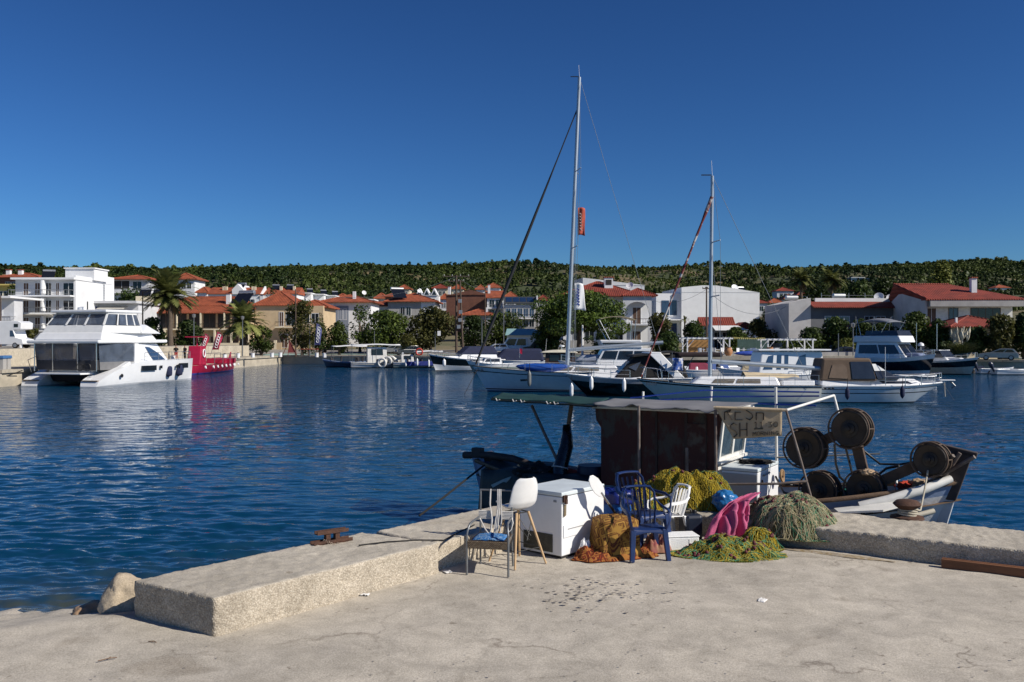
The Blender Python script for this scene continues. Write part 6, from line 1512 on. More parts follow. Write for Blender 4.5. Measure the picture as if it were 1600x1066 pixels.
for z0_, z1_ in ((0.60, 0.86), (0.18, 0.46)):
 mb = MB(); mb.box((-w / 2 - 2.2, 0.96, h * (z0_ + z1_) / 2), (3.0, 0.12, h * (z1_ - z0_))); wn = mb.build('window', GLASSB, g1.t)
 f = MB(); f.box((-w / 2 - 2.2, 0.90, h * z0_ - 0.1), (3.3, 0.3, 0.2)); f.box((-w / 2 - 2.2, 0.93, h * (z0_ + z1_) / 2), (0.1, 0.1, h * (z1_ - z0_))); f.build('window_frame', RENDERW, wn)
MB().box((-w / 2 - 2.2, 0.0, h * 0.52), (4.4, 2.0, 0.25)).build('balcony', RENDERW, g1.t)
MB().hexa([(-w / 2 - 6.5, 3.5, 0), (-w / 2 - 4.8, 3.5, 0), (-w / 2 - 4.8, 8, 0), (-w / 2 - 6.5, 8, 0)], [(-w / 2 - 6.5, 3.5, h * 0.80), (-w / 2 - 4.8, 3.5, h * 0.88), (-w / 2 - 4.8, 8, h * 0.88), (-w / 2 - 6.5, 8, h * 0.80)]).build('lower_wing', RENDERW, g1.t)
g1.dish(w / 2 - 4.0, 3, h + 0.2, 0.75, 0.2); g1.heater(w / 2 - 2.2, 4, h + 0.2, 0.3, 0.7)
g1.win('r', 0.4, 0.6, 0.5, 0.7, GLASS)
k1_ = House('taverna', 'small taverna with red tiled roof before the white gable', 1096, 1146, 510, 150, 7, wall=RENDERG, z0=1.2, cat='building')
k1_.gable(1.6, 0.3, TILED, y0=-.4, y1=3.4); k1_.gable(1.2, 0.2, TILED, axis='y', x0=k1_.w / 2 - .4, x1=k1_.w / 2 + 4.6, y0=0.3, y1=5, z=k1_.h - 0.45, name='side_roof')
MB().hexa([(-k1_.w / 2 + 1.6, -3.2, k1_.h - .75), (k1_.w / 2 + 1.6, -3.2, k1_.h - .75), (k1_.w / 2 + 0.6, -.45, k1_.h + .05), (-k1_.w / 2 + 1.6, -.45, k1_.h + .05)], [(-k1_.w / 2 + 1.6, -3.2, k1_.h - .68), (k1_.w / 2 + 1.6, -3.2, k1_.h - .68), (k1_.w / 2 + .6, -.45, k1_.h + .12), (-k1_.w / 2 + 1.6, -.45, k1_.h + .12)]).build('canopy', CANVASW, k1_.t)
k1_.win('f', 0.1, 0.9, 0.1, 0.75, DARK, n=3)
l1 = House('long_building', 'long low grey building with strip of red tiles and white parapet', 1266, 1432, 480, 138, 12, yaw=R(2), wall=mat('dark_grey_render', (0.13, 0.135, 0.145), 0.85, var=0.15, scale=.5), z0=0.9, cat='building')
w, h = l1.w, l1.h
MB().hexa([(-w / 2 - 3.3, 0.35, 0), (-w / 2 - 0.004, 0.0, 0), (-w / 2 - .004, 12, 0), (-w / 2 - 3.3, 12, 0)], [(-w / 2 - 3.3, 0.35, h + 0.6), (-w / 2 - .004, 0.0, h + 1.4), (-w / 2 - .004, 12, h + 1.4), (-w / 2 - 3.3, 12, h + 0.6)]).build('gable_wall', mat('pale_grey_concrete', (0.55, 0.53, 0.51), 0.9, var=0.12, scale=.6), l1.t)
MB().hexa([(-w / 2, -1.0, h - 0.15), (w / 2 + .6, -1.0, h - 0.15), (w / 2 - .3, 1.5, h + 0.75), (-w / 2 - .003, 1.5, h + 0.75)], [(-w / 2, -1.0, h + .0), (w / 2 + .6, -1.0, h + .0), (w / 2 - .3, 1.5, h + .9), (-w / 2 - .003, 1.5, h + .9)]).build('tiled_strip', TILED, l1.t)
MB().box((0.6, 1.75, h + 0.95), (w - 1.4, 0.3, 1.0)).build('parapet', RENDERW, l1.t)
MB().box((0.3, 7, h + 0.25), (w, 10, 0.4)).build('roof_slab', GREYC, l1.t)
l1.win('f', 0.12, 0.38, 0.30, 0.80, GLASSB, n=2); l1.win('f', 0.5, 0.72, 0.3, 0.8, GLASS, n=2); l1.win('f', 0.78, 0.95, 0.3, 0.8, GLASSB, n=1)
l1.dish(3.6, 2.6, h + 0.8, 0.75, -0.5); l1.dish(5.4, 2.6, h + 0.7, 0.6, -0.5)
for x, z in ((-w / 2 - 1.6, h + 1.0), (-2.2, h + 1.3)):
 MB().lathe([(0.15, -1.0), (0.42, -0.95), (0.42, 0.95), (0.15, 1.0)], 14, (x, 4, z + 0.6), (1, 0.1, 0)).build('water_tank', METAL, l1.t, ang=50)
an = MB()
for x in (-5.0, -0.6, 2.0, 6.4): an.tube([(x, 4, h + .4), (x, 4, h + 2.4)], 0.04, 4)
for z in (2.0, 1.5): an.tube([(-5, 4, h + z), (6.4, 4, h + z)], 0.02, 4)
an.build('roof_railing', METAL, l1.t)
l2 = House('big_house', 'large white house under a broad dark red tiled roof', 1446, 1580, 470, 128, 13, yaw=R(-3), wall=OFFWHITE, z0=0.9)
w, h = l2.w, l2.h
rz = zof(440, 128) - l2.z0 - h
rm = MB(); o_ = 0.9
rm.add([(-w / 2 - 0.5, -1.9, h), (w / 2 + 1.3, -1.9, h), (w / 2 + 1.3, 13.5, h), (-w / 2 - 0.5, 13.5, h), (-w / 2 - .5, -1.9, h + .18), (w / 2 + 1.3, -1.9, h + .18), (w / 2 + 1.3, 13.5, h + .18), (-w / 2 - .5, 13.5, h + .18), (-w / 2 - 2.2, 5.8, h + rz), (w / 2 - 6.4, 5.8, h + rz)],
 [(3, 2, 1, 0), (0, 1, 5, 4), (1, 2, 6, 5), (2, 3, 7, 6), (4, 5, 9, 8), (5, 6, 9), (6, 7, 8, 9), (0, 4, 8, 7, 3)])
l2.ro = rm.build('roof', TILED, l2.t)
ct = MB(); ct.tube([(-w / 2 - .5, -1.9, h + .2), (-w / 2 - 2.2, 5.8, h + rz + .02)], 0.18, 6); ct.tube([(-w / 2 - 2.2, 5.8, h + rz), (w / 2 - 6.4, 5.8, h + rz)], 0.15, 6); ct.build('ridge_tiles', TILED, l2.ro)
MB().prism([(-w / 2 - .35, -1.2, 0), (-w / 2 - .35, 13, 0), (-w / 2 - .35, 13, h), (-w / 2 - 1.3, 5.8, h + rz - .5), (-w / 2 - .35, -1.2, h - .02)], (0.3, 0, 0)).build('gable_wall', mat('pale_grey_concrete', ()), l2.t)
MB().box((0.4, -0.9, h - 0.45), (w + 0.6, 1.9, 0.86)).build('roof_beam', GREYC, l2.t)
l2.win('f', 0.03, 0.13, 0.50, 0.86, SHUT); l2.win('f', 0.28, 0.38, 0.46, 0.86, GLASSB, mull=1, fm=SHUT); l2.win('f', 0.53, 0.86, 0.50, 0.86, GLASS, mull=3, fm=SHUT)
l2.chimney(1.4, 1.6, h + 0.9, h + 3.3, 0.75, True); l2.balcony(-w / 2, w / 2 + .5, h * 0.44, 1.3, m=OFFWHITE)
for x in (-3.4, -2.2, -0.2): lp = lump('potted_plant', ['potted plant on the balcony left of the sliding door', 'second potted plant on the balcony of the big house', 'potted plant by the middle of the big house balcony'][[-3.4, -2.2, -0.2].index(x)], 'plant', l2.t.location + Vector((x, -0.7, h * 0.44 + 0.5)), (0.4, 0.3, 0.4), mat('pot_leaves', (0.03, 0.06, 0.015), 0.7, var=0.4, scale=8), x, 0.5)
l3 = House('annex', 'low annex with dark red hipped roof below the big house', 1490, 1584, 512, 114, 8, wall=CREAM, z0=0.9, cat='building')
l3.hip(1.6, 0.9, TILED); l3.chimney(-3.2, 0.6, l3.h + 0.2, l3.h + 1.3, 0.25, False); l3.win('f', 0.55, 0.7, 0.4, 0.75, GLASS); l3.win('f', 0.15, 0.3, 0.4, 0.75, GLASS)
sl = [(1160, 1200, 474, 290, 'brick roofed house half hidden right of the white gable', TILED, RENDERG), (1202, 1224, 474, 300, 'white cottage with reddish roof beside a white chimney on the slope', TILE, RENDERW),
 (1226, 1242, 468, 310, 'small white cottage next to the long grey building', TILE, RENDERW), (1214, 1240, 455, 380, 'cottage with blue grey wall on the hillside above the cottages', TILED, RENDERG),
 (1330, 1350, 434, 560, 'white hillside villa, leftmost of the four in the clearing', None, RENDERW), (1352, 1372, 436, 560, 'white hillside villa, second from left in the clearing', None, RENDERW), (1374, 1394, 436, 565, 'white hillside villa, third from left in the clearing', None, RENDERW), (1398, 1424, 437, 570, 'long white hillside villa, rightmost in the clearing', None, RENDERW),
 (1556, 1578, 450, 420, 'small white cottage alone on the far right slope', TILE, RENDERW), (622, 640, 452, 330, 'low brown roofed cottage on the slope behind the orange roofs', TILE, CREAM), (676, 700, 451, 330, 'long brown shed on the slope above the dormer house', TILED, CREAM),
 (744, 758, 453, 300, 'white cottage peeking over the brick building', TILE, RENDERW), (760, 782, 450, 290, 'white chimney cottage behind the balconied house', TILE, RENDERW), (790, 806, 464, 290, 'small orange roof behind the modern grey house', TILE, RENDERW),
 (524, 542, 468, 262, 'white cottage with red roof right of the three modern houses', TILE, RENDERW), (545, 562, 466, 275, 'flat white cottage above the ridge of the arched porch house', None, RENDERW), (566, 584, 469, 258, 'flat white cottage behind the dish of the arched porch house', None, RENDERG), (586, 603, 467, 268, 'cream cottage with orange roof left of the small orange roofed house', TILE, CREAM),
 (688, 702, 468, 262, 'white cottage squeezed between dormer house and brick building', TILE, RENDERW), (840, 858, 470, 268, 'grey cottage right of the modern grey house', TILED, GREYC), (706, 724, 452, 320, 'cream cottage on the slope above the brick building', TILE, CREAM), (1246, 1262, 462, 330, 'red roofed cottage on the slope behind the left fan palm', TILED, RENDERW), (1140, 1156, 458, 400, 'pale cottage far up the slope above the white gable', TILE, CREAM), (308, 324, 458, 250, 'white cottage between palm crown and paired chimneys', TILE, RENDERW)]
for pl, pr, yt, d, lab, rm_, wm in sl:
 c = House('cottage', lab, pl, pr, yt, d, 7, wall=wm, group='houses on the hillside', z0=zof(yt, d) - 6.5, base=5)
 if rm_: c.hip(1.8, 0.5, rm_)
 else: MB().box((0, 3, c.h + .1), (c.w + .6, 8, .3)).build('roof_slab', RENDERW, c.t)
 c.win('f', 0.15, 0.85, 0.62, 0.85, GLASS, n=3)
# ================================================================== TREES
LEAF1 = leaf_mat('broad_leaves', (0.016, 0.034, 0.008), (0.115, 0.155, 0.026))
LEAF2 = leaf_mat('olive_brown_leaves', (0.024, 0.030, 0.009), (0.135, 0.13, 0.032))
LEAF3 = leaf_mat('dark_leaves', (0.011, 0.026, 0.008), (0.07, 0.105, 0.022))
LEAFP = leaf_mat('stone_pine_needles', (0.009, 0.026, 0.006), (0.095, 0.140, 0.018), transl=0.15)
LEAFL = leaf_mat('light_poplar_leaves', (0.05, 0.07, 0.012), (0.20, 0.21, 0.05))
PALML = leaf_mat('palm_fronds', (0.040, 0.058, 0.014), (0.26, 0.27, 0.085), transl=0.2)
PALMD = leaf_mat('dry_palm_fronds', (0.10, 0.075, 0.04), (0.24, 0.19, 0.11), transl=0.1)
REEDL = leaf_mat('pampas_leaves', (0.04, 0.06, 0.015), (0.17, 0.18, 0.06))
def leaves(blobs, n, size, rs, fill=0.35, up=0.3, aspect=0.5):
 """leaf-sized quads spread through a set of ellipsoid clumps"""
 bl = np.array([[*c, *r] for c, r in blobs]); vol = bl[:, 3] * bl[:, 4] * bl[:, 5]; pr = vol ** 0.67; pr /= pr.sum()
 k = rs.choice(len(bl), n, p=pr)
 d = rs.normal(size=(n, 3)); d /= np.linalg.norm(d, axis=1, keepdims=True)
 rr = np.where(rs.rand(n) < fill, rs.rand(n) ** 0.5, 0.86 + 0.2 * rs.rand(n))
 P = bl[k, :3] + d * bl[k, 3:] * rr[:, None]
 N = d * 0.8 + rs.normal(size=(n, 3)) * 0.65 + np.array([0, 0, up]); N /= np.linalg.norm(N, axis=1, keepdims=True)
 U = np.cross(N, rs.normal(size=(n, 3))); U /= np.linalg.norm(U, axis=1, keepdims=True); W = np.cross(N, U)
 s = size * (0.6 + 0.8 * rs.rand(n, 1))
 V = np.stack([P - U * s, P - W * s * aspect, P + U * s, P + W * s * aspect + N * s * 0.15], 1).reshape(-1, 3)
 F = np.arange(4 * n).reshape(-1, 4)
 clump_t = rs.rand(len(bl))
 t = np.clip(0.15 + 0.45 * clump_t[k] + 0.28 * rs.normal(size=n) * 0.7 + 0.12, 0, 1)
 return V, F, np.repeat(t, 4)
def tree(name, label, px, d, ytop, half, leafm, seed, kind='round', trunk=0.25, n=2600, size=0.26, base=None, cat='tree', group='trees along the harbour front', bot=0.18):
 rs = np.random.RandomState(seed); z0 = gnd(px, d) if base is None else base
 H = zof(ytop, d) - z0; Rw = half / FPX * d
 t = thing(name, label, cat, gz(px, d, z0), 0, group)
 if name in ('shrub', 'hedge'): bot = 0.02
 blobs = []
 n = int(n * 1.7); size *= 1.1; Rw *= 1.12
 nb = 24 if kind != 'spindly' else 24
 for i in range(nb):
  a = rs.rand() * 6.283; q = rs.rand() ** 0.6; zz = bot + (1 - bot) * rs.rand()
  if kind == 'round': env = math.sin(min(1, (zz - bot) / (1 - bot) * 0.9 + 0.22) * math.pi) ** 0.6
  elif kind == 'umbrella': zz = 0.47 + 0.39 * rs.rand() - 0.15 * q * q; env = 1.0
  elif kind == 'tall': env = 0.75 * math.sin(min(1, (zz - bot) / (1 - bot) * 0.8 + 0.2) * math.pi) ** 0.5
  elif kind == 'hedge': env = 1.0; q = rs.rand()
  else: env = math.sin(min(1, (zz - bot) / (1 - bot) * 0.85 + 0.15) * math.pi) ** 0.5
  br = Rw * (0.36 if kind != 'spindly' else 0.24) * (0.7 + 0.6 * rs.rand())
  bh = (H * 0.17 if kind != 'umbrella' else H * 0.13) * (0.7 + 0.6 * rs.rand())
  zz = min(zz, 1 - bh / H * 0.85)
  blobs.append(((math.cos(a) * q * env * (Rw - br * 0.7), math.sin(a) * q * env * (Rw - br * 0.7) * 0.8, zz * H), (br, br, bh)))
 if kind in ('round', 'hedge', 'umbrella'): blobs.append(((0, 0, H * (0.55 if kind != 'umbrella' else 0.72)), (Rw * 0.62, Rw * 0.55, H * (0.33 if kind != 'umbrella' else 0.2))))
 V, F, tt = leaves(blobs, n, size, rs)
 V[:, 2] = np.maximum(V[:, 2], 0.02)
 fast_mesh('crown', V, F, leafm, t, tint=tt)
 if name not in ('hedge',):
  tr = MB(); r = trunk
  tr.tube([(0, 0, -0.3), (0.08, 0.05, H * 0.2), (0.02, 0, H * 0.45), (0.1, 0, H * 0.75)], [r * 1.25, r, r * 0.75, r * 0.3], 8)
  for c, rr_ in blobs[:9]:
   b0 = Vector((0.05, 0.02, H * (0.22 + 0.2 * rs.rand()))); c = Vector(c)
   tr.tube([b0, b0.lerp(c, 0.5) + Vector((0, 0, 0.1 * H * rs.rand())), c], [r * 0.5, r * 0.3, r * 0.12], 5)
  tr.build('trunk', BARK, t, ang=60)
 return t
def palm(name, label, px, d, ycrown, ytop, half, seed, tr_r=0.3, nf=46, skirt=True, base=None, fan=False):
 rs = random.Random(seed); z0 = gnd(px, d) if base is None else base
 zc = zof(ycrown, d) - z0; L = half / FPX * d * 1.18
 t = thing(name, label, 'palm tree', gz(px, d, z0), 0, 'palm trees')
 tk = MB(); n = 14
 tk.tube([(0.04 * math.sin(k), 0, zc * k / n) for k in range(n + 1)], [tr_r * (1.25 - 0.35 * k / n + 0.10 * (k % 2)) for k in range(n + 1)], 10)
 tk.lathe([(tr_r * 0.8, zc - 0.9), (tr_r * 1.7, zc - 0.3), (tr_r * 1.5, zc + 0.25), (0.1, zc + 0.6)], 10); tk.build('trunk', BARK, t, ang=50)
 def fronds(num, el0, el1, droop, m, nm, ll):
  V = []; F = []; T = []
  for i in range(num):
   az = rs.uniform(0, 6.283); el = rs.uniform(el0, el1); ln = ll * rs.uniform(0.75, 1.08)
   p = Vector((0, 0, zc)); dr = Vector((math.cos(az) * math.cos(el), math.sin(az) * math.cos(el), math.sin(el)))
   tint = rs.uniform(0.1, 0.8); ns = 12; pts = [p.copy()]
   for k in range(ns):
    p = p + dr * ln / ns; pts.append(p.copy()); dr = (dr + Vector((0, 0, -droop / ns * (0.5 + 1.2 * k / ns)))).normalized()
   for k in range(1, ns + 1):
    tdir = (pts[k] - pts[k - 1]).normalized(); sd = tdir.cross(Vector((0, 0, 1)))
    if sd.length < 1e-3: sd = Vector((1, 0, 0))
    sd.normalize(); upv = sd.cross(tdir)
    w = ln * 0.24 * math.sin(math.pi * min(1, 0.18 + 0.80 * k / ns)) ** 0.7
    if fan and k < ns * 0.6: w *= 0.15
    for s_ in (-1, 1):
     for q in range(2):
      b = pts[k - 1].lerp(pts[k], 0.5 * q + 0.1); e = b + (sd * s_ * 0.8 + tdir * 0.65 + upv * rs.uniform(0.0, 0.3) - Vector((0, 0, 0.18))) * w * rs.uniform(.8, 1.15)
      wd = tdir * 0.034 * ln
      i0 = len(V); V += [b - wd, b + wd, e + wd * 0.15, e - wd * 0.15]; F.append((i0, i0 + 1, i0 + 2, i0 + 3)); tv = min(1, max(0, tint + rs.gauss(0, .1))); T += [tv] * 4
  fast_mesh(nm, np.array([tuple(v) for v in V]), np.array(F), m, t, tint=np.array(T))
 fronds(int(nf * 1.7), R(-20), R(74), 1.15, PALML, 'fronds', L)
 if skirt: fronds(14, R(-75), R(-25), 0.5, PALMD, 'dry_fronds', L * 0.75)
 return t
palm('palm_tree', 'tall shaggy date palm on the left by the restaurant', 266, 138, 462, 413, 42, 5, 0.33, 64)
palm('palm_tree', 'short bushy date palm in front of the tan house', 381, 142, 505, 468, 38, 8, 0.55, 52, skirt=False)
palm('palm_tree', 'tall fan palm behind the long building, left of two', 1252, 178, 438, 414, 22, 12, 0.25, 34, base=4)
palm('palm_tree', 'tall fan palm behind the long building, right of two', 1300, 172, 438, 413, 24, 14, 0.25, 34, base=4)
palm('palm_tree', 'thin young palm before the white gable', 1070, 140, 500, 492, 9, 18, 0.10, 14, skirt=False)
TR = [  # name, label, px, d, ytop, half, mat, kind, n, size
('shrub', 'dark rounded shrub left of the tall date palm', 238, 140, 497, 22, LEAF3, 'round', 1500, .22), ('shrub', 'dark rounded shrub right of the tall date palm', 294, 141, 501, 26, LEAF3, 'round', 1700, .22),
('leaning_tree', 'low leaning tree behind the short bushy palm', 408, 142, 510, 20, LEAF1, 'spindly', 1000, .2), ('street_tree', 'tall thin leaved tree before the tan house balcony', 472, 143, 470, 32, LEAF2, 'spindly', 2000, .2),
('street_tree', 'small round street tree left of the blue banner', 500, 146, 505, 16, LEAF3, 'round', 900, .2), ('street_tree', 'small round street tree right of the blue banner', 530, 147, 503, 20, LEAF1, 'round', 1100, .2),
('bare_tree', 'half bare tree before the bright white house wall', 562, 152, 478, 24, LEAF3, 'spindly', 520, .2), ('bushy_tree', 'broad green bushy tree behind the white fishing boats', 603, 148, 487, 46, LEAF1, 'round', 3600, .24),
('bushy_tree', 'brownish green bushy tree left of the utility pole', 672, 150, 480, 42, LEAF2, 'round', 3600, .24), ('bushy_tree', 'dark small tree right of the utility pole', 741, 150, 494, 26, LEAF3, 'round', 1800, .22),
('hedge', 'row of green hedge bushes below the modern house', 786, 172, 489, 52, LEAF1, 'hedge', 2400, .26), ('shrub', 'reddish brown shrub beside the dark parked car', 636, 144, 522, 20, LEAF2, 'round', 900, .18),
('stone_pine', 'big round crowned stone pine by the white villa', 906, 138, 446, 72, LEAFP, 'umbrella', 12000, .20), ('shrub', 'ivy clad shrub to the left of the big mast', 856, 140, 500, 26, LEAF3, 'round', 1500, .22),
('garden_tree', 'olive green garden tree right of the villa balcony', 1032, 140, 490, 24, LEAF2, 'spindly', 1500, .2), ('shrub', 'dark shrub under the villa porch', 1045, 136, 518, 24, LEAF3, 'round', 1300, .2),
('shrub', 'green shrub clump before the white gable, left part', 1085, 140, 503, 24, LEAF3, 'round', 1400, .2), ('shrub', 'green bush behind the taverna canopy', 1150, 138, 512, 22, LEAF1, 'round', 1300, .2),
('garden_tree', 'grey green olive tree right of the taverna', 1185, 144, 500, 26, LEAF2, 'round', 1600, .2), ('garden_tree', 'tall green tree between white gable and long building', 1212, 158, 476, 26, LEAF1, 'tall', 2000, .22),
('shrub', 'dark fir like shrub at the left end of the long building', 1268, 126, 512, 30, LEAF3, 'round', 2200, .2), ('garden_tree', 'dark green tree before the long building, left one', 1305, 126, 497, 26, LEAF3, 'round', 2000, .2),
('garden_tree', 'dark green tree before the long building, centre one', 1345, 124, 500, 26, LEAF3, 'round', 1900, .2), ('shrub', 'bright yellow green shrub behind the lamp posts', 1322, 120, 529, 20, LEAFL, 'round', 1000, .18),
('garden_tree', 'dense dark tree behind the flybridge yacht, left one', 1380, 120, 505, 30, LEAF3, 'round', 2000, .2), ('garden_tree', 'dense green tree behind the flybridge yacht, right one', 1432, 118, 489, 30, LEAF1, 'round', 2400, .2),
('garden_tree', 'bushy tree below the left gable of the big house', 1468, 116, 500, 24, LEAF3, 'round', 1800, .2), ('garden_tree', 'dark tree in front of the low red annex', 1527, 112, 510, 22, LEAF3, 'round', 1700, .18),
('willow', 'weeping light green tree before the red annex', 1562, 110, 494, 26, LEAF2, 'tall', 2600, .2), ('garden_tree', 'dark tree at the right picture edge', 1600, 110, 490, 26, LEAF3, 'round', 2200, .2),
('poplar', 'tall pale green poplar behind the big red roof', 1470, 190, 410, 24, LEAFL, 'tall', 2600, .28), ('woodland_tree', 'dark broad tree above the long building parapet, left one', 1340, 168, 442, 30, LEAF3, 'round', 2200, .28),
('woodland_tree', 'dark broad tree above the long building parapet, centre one', 1378, 172, 436, 30, LEAF3, 'round', 2200, .28), ('woodland_tree', 'dark broad tree between the parapet and the big roof', 1412, 170, 440, 24, LEAF3, 'round', 1800, .28),
('woodland_tree', 'dark tree behind the fan palms', 1276, 184, 428, 34, LEAF3, 'round', 2200, .28), ('shrub', 'yellow green palm like shrub behind the camper', 42, 112, 512, 18, LEAF2, 'spindly', 900, .2),
('garden_tree', 'dark conifer clump left of the apartment block', 20, 160, 447, 18, LEAF3, 'round', 1300, .25), ('garden_tree', 'dark hedge trees below the red roof behind the annex', 200, 195, 452, 28, LEAF3, 'hedge', 1700, .28),
('garden_tree', 'green tree between two second row red roofs', 428, 210, 452, 14, LEAF3, 'round', 700, .25), ('garden_tree', 'dark tree filling the gap right of the white gable', 1230, 200, 470, 20, LEAF3, 'round', 1200, .25),
('shrub', 'dark trimmed bushes under the stone pine', 945, 132, 518, 30, LEAF3, 'hedge', 1400, .18), ('shrub', 'low green bushes behind the pergola', 1250, 124, 530, 34, LEAF1, 'hedge', 1500, .18)]
for i, (nm, lab, px, d, yt, hf, lm, kd, n, sz) in enumerate(TR):
 cat = 'shrub' if nm == 'shrub' else ('hedge' if nm == 'hedge' else 'tree')
 tree(nm, lab, px, d, yt, hf, lm, 100 + i, kd, 0.22 if nm != 'stone_pine' else 0.5, n, sz, cat=cat, group='shrubs and hedges' if cat != 'tree' else 'trees along the harbour front')
pg = thing('pampas_grass', 'big pampas grass tuft with pale plumes by the quay', 'ornamental grass', gz(1502, 107, gnd(1502, 107)), 0)
rs = random.Random(4); V = []; F = []; T = []
for i in range(900):
 a = rs.uniform(0, 6.283); lean = rs.uniform(0.1, 1.0); ln = rs.uniform(1.6, 3.2); b = Vector((math.cos(a) * 0.5 * rs.random(), math.sin(a) * 0.5 * rs.random(), 0)); dr = Vector((math.cos(a) * lean * 0.8, math.sin(a) * lean * 0.8, 1)).normalized()
 m_ = b + dr * ln * 0.6; e = m_ + (dr + Vector((math.cos(a) * 0.7, math.sin(a) * 0.7, -0.5))) * ln * 0.35; s_ = Vector((-math.sin(a), math.cos(a), 0)) * 0.03; i0 = len(V); tv = rs.random()
 V += [b - s_, b + s_, m_ + s_, m_ - s_, e, e]; F += [(i0, i0 + 1, i0 + 2, i0 + 3), (i0 + 3, i0 + 2, i0 + 4, i0 + 5)]; T += [tv] * 6
fast_mesh('leaves', np.array([tuple(v) for v in V]), np.array(F), REEDL, pg, tint=np.array(T))
pm = None
for i in range(18):
 a = rs.uniform(0, 6.283); r = rs.uniform(.2, 1.3); z = rs.uniform(2.5, 3.5)
 if pm is None: pm = MB().lathe([(0.02, -.5), (.09, -.2), (.11, .1), (.06, .4), (.01, .6)], 7).build('plume', mat('pale_plume', (0.55, 0.50, 0.38), 0.9, var=0.1), pg, ang=80); q = pm
 else: q = pm.copy(); COL.objects.link(q); q.parent = pg
 q.location = (math.cos(a) * r, math.sin(a) * r, z); q.rotation_euler = (rs.uniform(-.35, .35), math.cos(a) * 0.3, 0)
# ================================================================== POLES, CARS, QUAY FURNITURE
def pole(name, label, px, d, yt, r=0.12, m=POLEW, cat='utility pole', group=None, arms=(), lamp=None, lean=0.0, base=None):
 z0 = gnd(px, d) if base is None else base; H = zof(yt, d) - z0
 t = thing(name, label, cat, gz(px, d, z0), 0, group)
 MB().tube([(0, 0, -0.2), (lean * H, 0, H)], [r * 1.25, r * 0.8], 8).build('shaft', m, t, ang=60)
 for z, wd in arms:
  MB().box((lean * H, 0, H - z), (wd, 0.14, 0.14)).build('crossarm', m, t)
  for k in range(4):
   MB().lathe([(0.06, 0), (0.09, 0.1), (0.05, 0.22)], 7, (lean * H - wd * 0.45 + wd * 0.3 * k, 0, H - z + .07)).build('insulator', mat('grey_insulator', (0.3, 0.3, 0.3), 0.3), t)
 if lamp == 'arm':
  MB().tube([(0, 0, H), (0.3, -0.1, H + 0.15), (0.9, -0.2, H + 0.15)], 0.05, 6).build('lamp_arm', m, t, ang=60); MB().box((1.0, -0.22, H + 0.13), (0.6, 0.25, 0.14)).build('lamp_head', METAL, t, bevel=0.03)
 elif lamp == 'globe':
  MB().lathe([(0.10, H), (0.24, H + 0.15), (0.26, H + 0.4), (0.30, H + 0.48), (0.05, H + 0.6)], 10).build('lantern', METAL, t, ang=40)
 return t
up = pole('utility_pole', 'tall wooden utility pole with transformer gear and crossarm', 713, 146, 430, 0.17, arms=((0.2, 4.4), (1.0, 2.6)))
u2 = MB(); u2.tube([(1.1, 0, -0.2), (0.6, 0, zof(438, 146) - gnd(713, 146))], [0.17, 0.12], 8); u2.build('second_shaft', POLEW, up, ang=60)
for z, xx in ((4.2, 0.4), (5.3, 0.6), (6.6, 0.7), (8.4, 0.6)): MB().box((xx, -0.2, z), (0.55, 0.4, 0.6)).build('switch_box', METAL, up, bevel=0.03)
pole('utility_pole', 'brown wooden pole before the white gable wall', 1104, 132, 448, 0.13, arms=((0.3, 1.2),))
pole('utility_pole', 'dark wooden pole left of the tall date palm', 223, 138, 455, 0.11)
pole('utility_pole', 'dark wooden pole before the thin leaved street tree', 462, 141, 452, 0.10)
pole('utility_pole', 'thin brown pole in front of the balconied orange roofed house', 758, 150, 448, 0.09)
pole('utility_pole', 'slim pole pair left one beside the modern grey house', 787, 150, 452, 0.07, m=GALV)
pole('utility_pole', 'slim wooden pole at the left picture edge', 1, 118, 462, 0.10)
pole('street_lamp', 'grey street lamp by the tall date palm', 303, 130, 497, 0.07, GALV, 'street lamp', 'street lamps on the quay', lamp='globe', base=0.6)
pole('street_lamp', 'grey street lamp before the short bushy palm', 379, 136, 500, 0.07, GALV, 'street lamp', 'street lamps on the quay', lamp='globe', base=0.6)
pole('street_lamp', 'plain grey lamp post left of the blue banner', 484, 141, 507, 0.06, GALV, 'street lamp', 'street lamps on the quay', base=0.6)
pole('street_lamp', 'grey lamp post with lantern beside the left trees', 753, 138, 500, 0.07, GALV, 'street lamp', 'street lamps on the quay', lamp='arm')
pole('street_lamp', 'white topped lamp post behind the pergola', 1333, 113, 512, 0.07, GALV, 'street lamp', 'street lamps on the quay', lamp='globe')
pole('flag_pole', 'thin pale pole left of the white topped lamp post', 1310, 112, 521, 0.06, GALV, 'pole')
pole('flag_pole', 'thin pale pole behind the white bow boat, left one', 1432, 112, 505, 0.045, STEEL, 'pole')
pole('flag_pole', 'thin pale pole behind the white bow boat, right one', 1464, 111, 506, 0.06, STEEL, 'pole')
pole('gate_post', 'thick white post beside the villa garden wall', 910, 134, 508, 0.16, RENDERW, 'post')
for i, px in enumerate((400, 585, 680)):
 pole('sign_post', ['slim pole left of the A shaped board', 'slim pole in front of the bushy green tree', 'post with white notice beside the earth bank'][i], px, 142, (530, 517, 518)[i], 0.05, GALV, 'post')
nb = MB(); nb.box((0, 0, 0), (0.5, 0.06, 0.75)); nbo = nb.build('notice_board', RENDERW, None); nbo.location = at(686, 521, 141.8); tag(nbo, 'white notice board on its post by the earth bank', 'notice board')
def wire(label, a, b, sag, r=0.014):
 pts = [Vector(a).lerp(Vector(b), k / 16) - Vector((0, 0, sag * 4 * (k / 16) * (1 - k / 16))) for k in range(17)]
 tag(MB().tube(pts, r, 4).build('power_line', WIRE, None), label, 'power line', 'power lines')
wire('power line drooping across the white gable to the right', at(1106, 455, 132), at(1240, 472, 140), 2.6, 0.03)
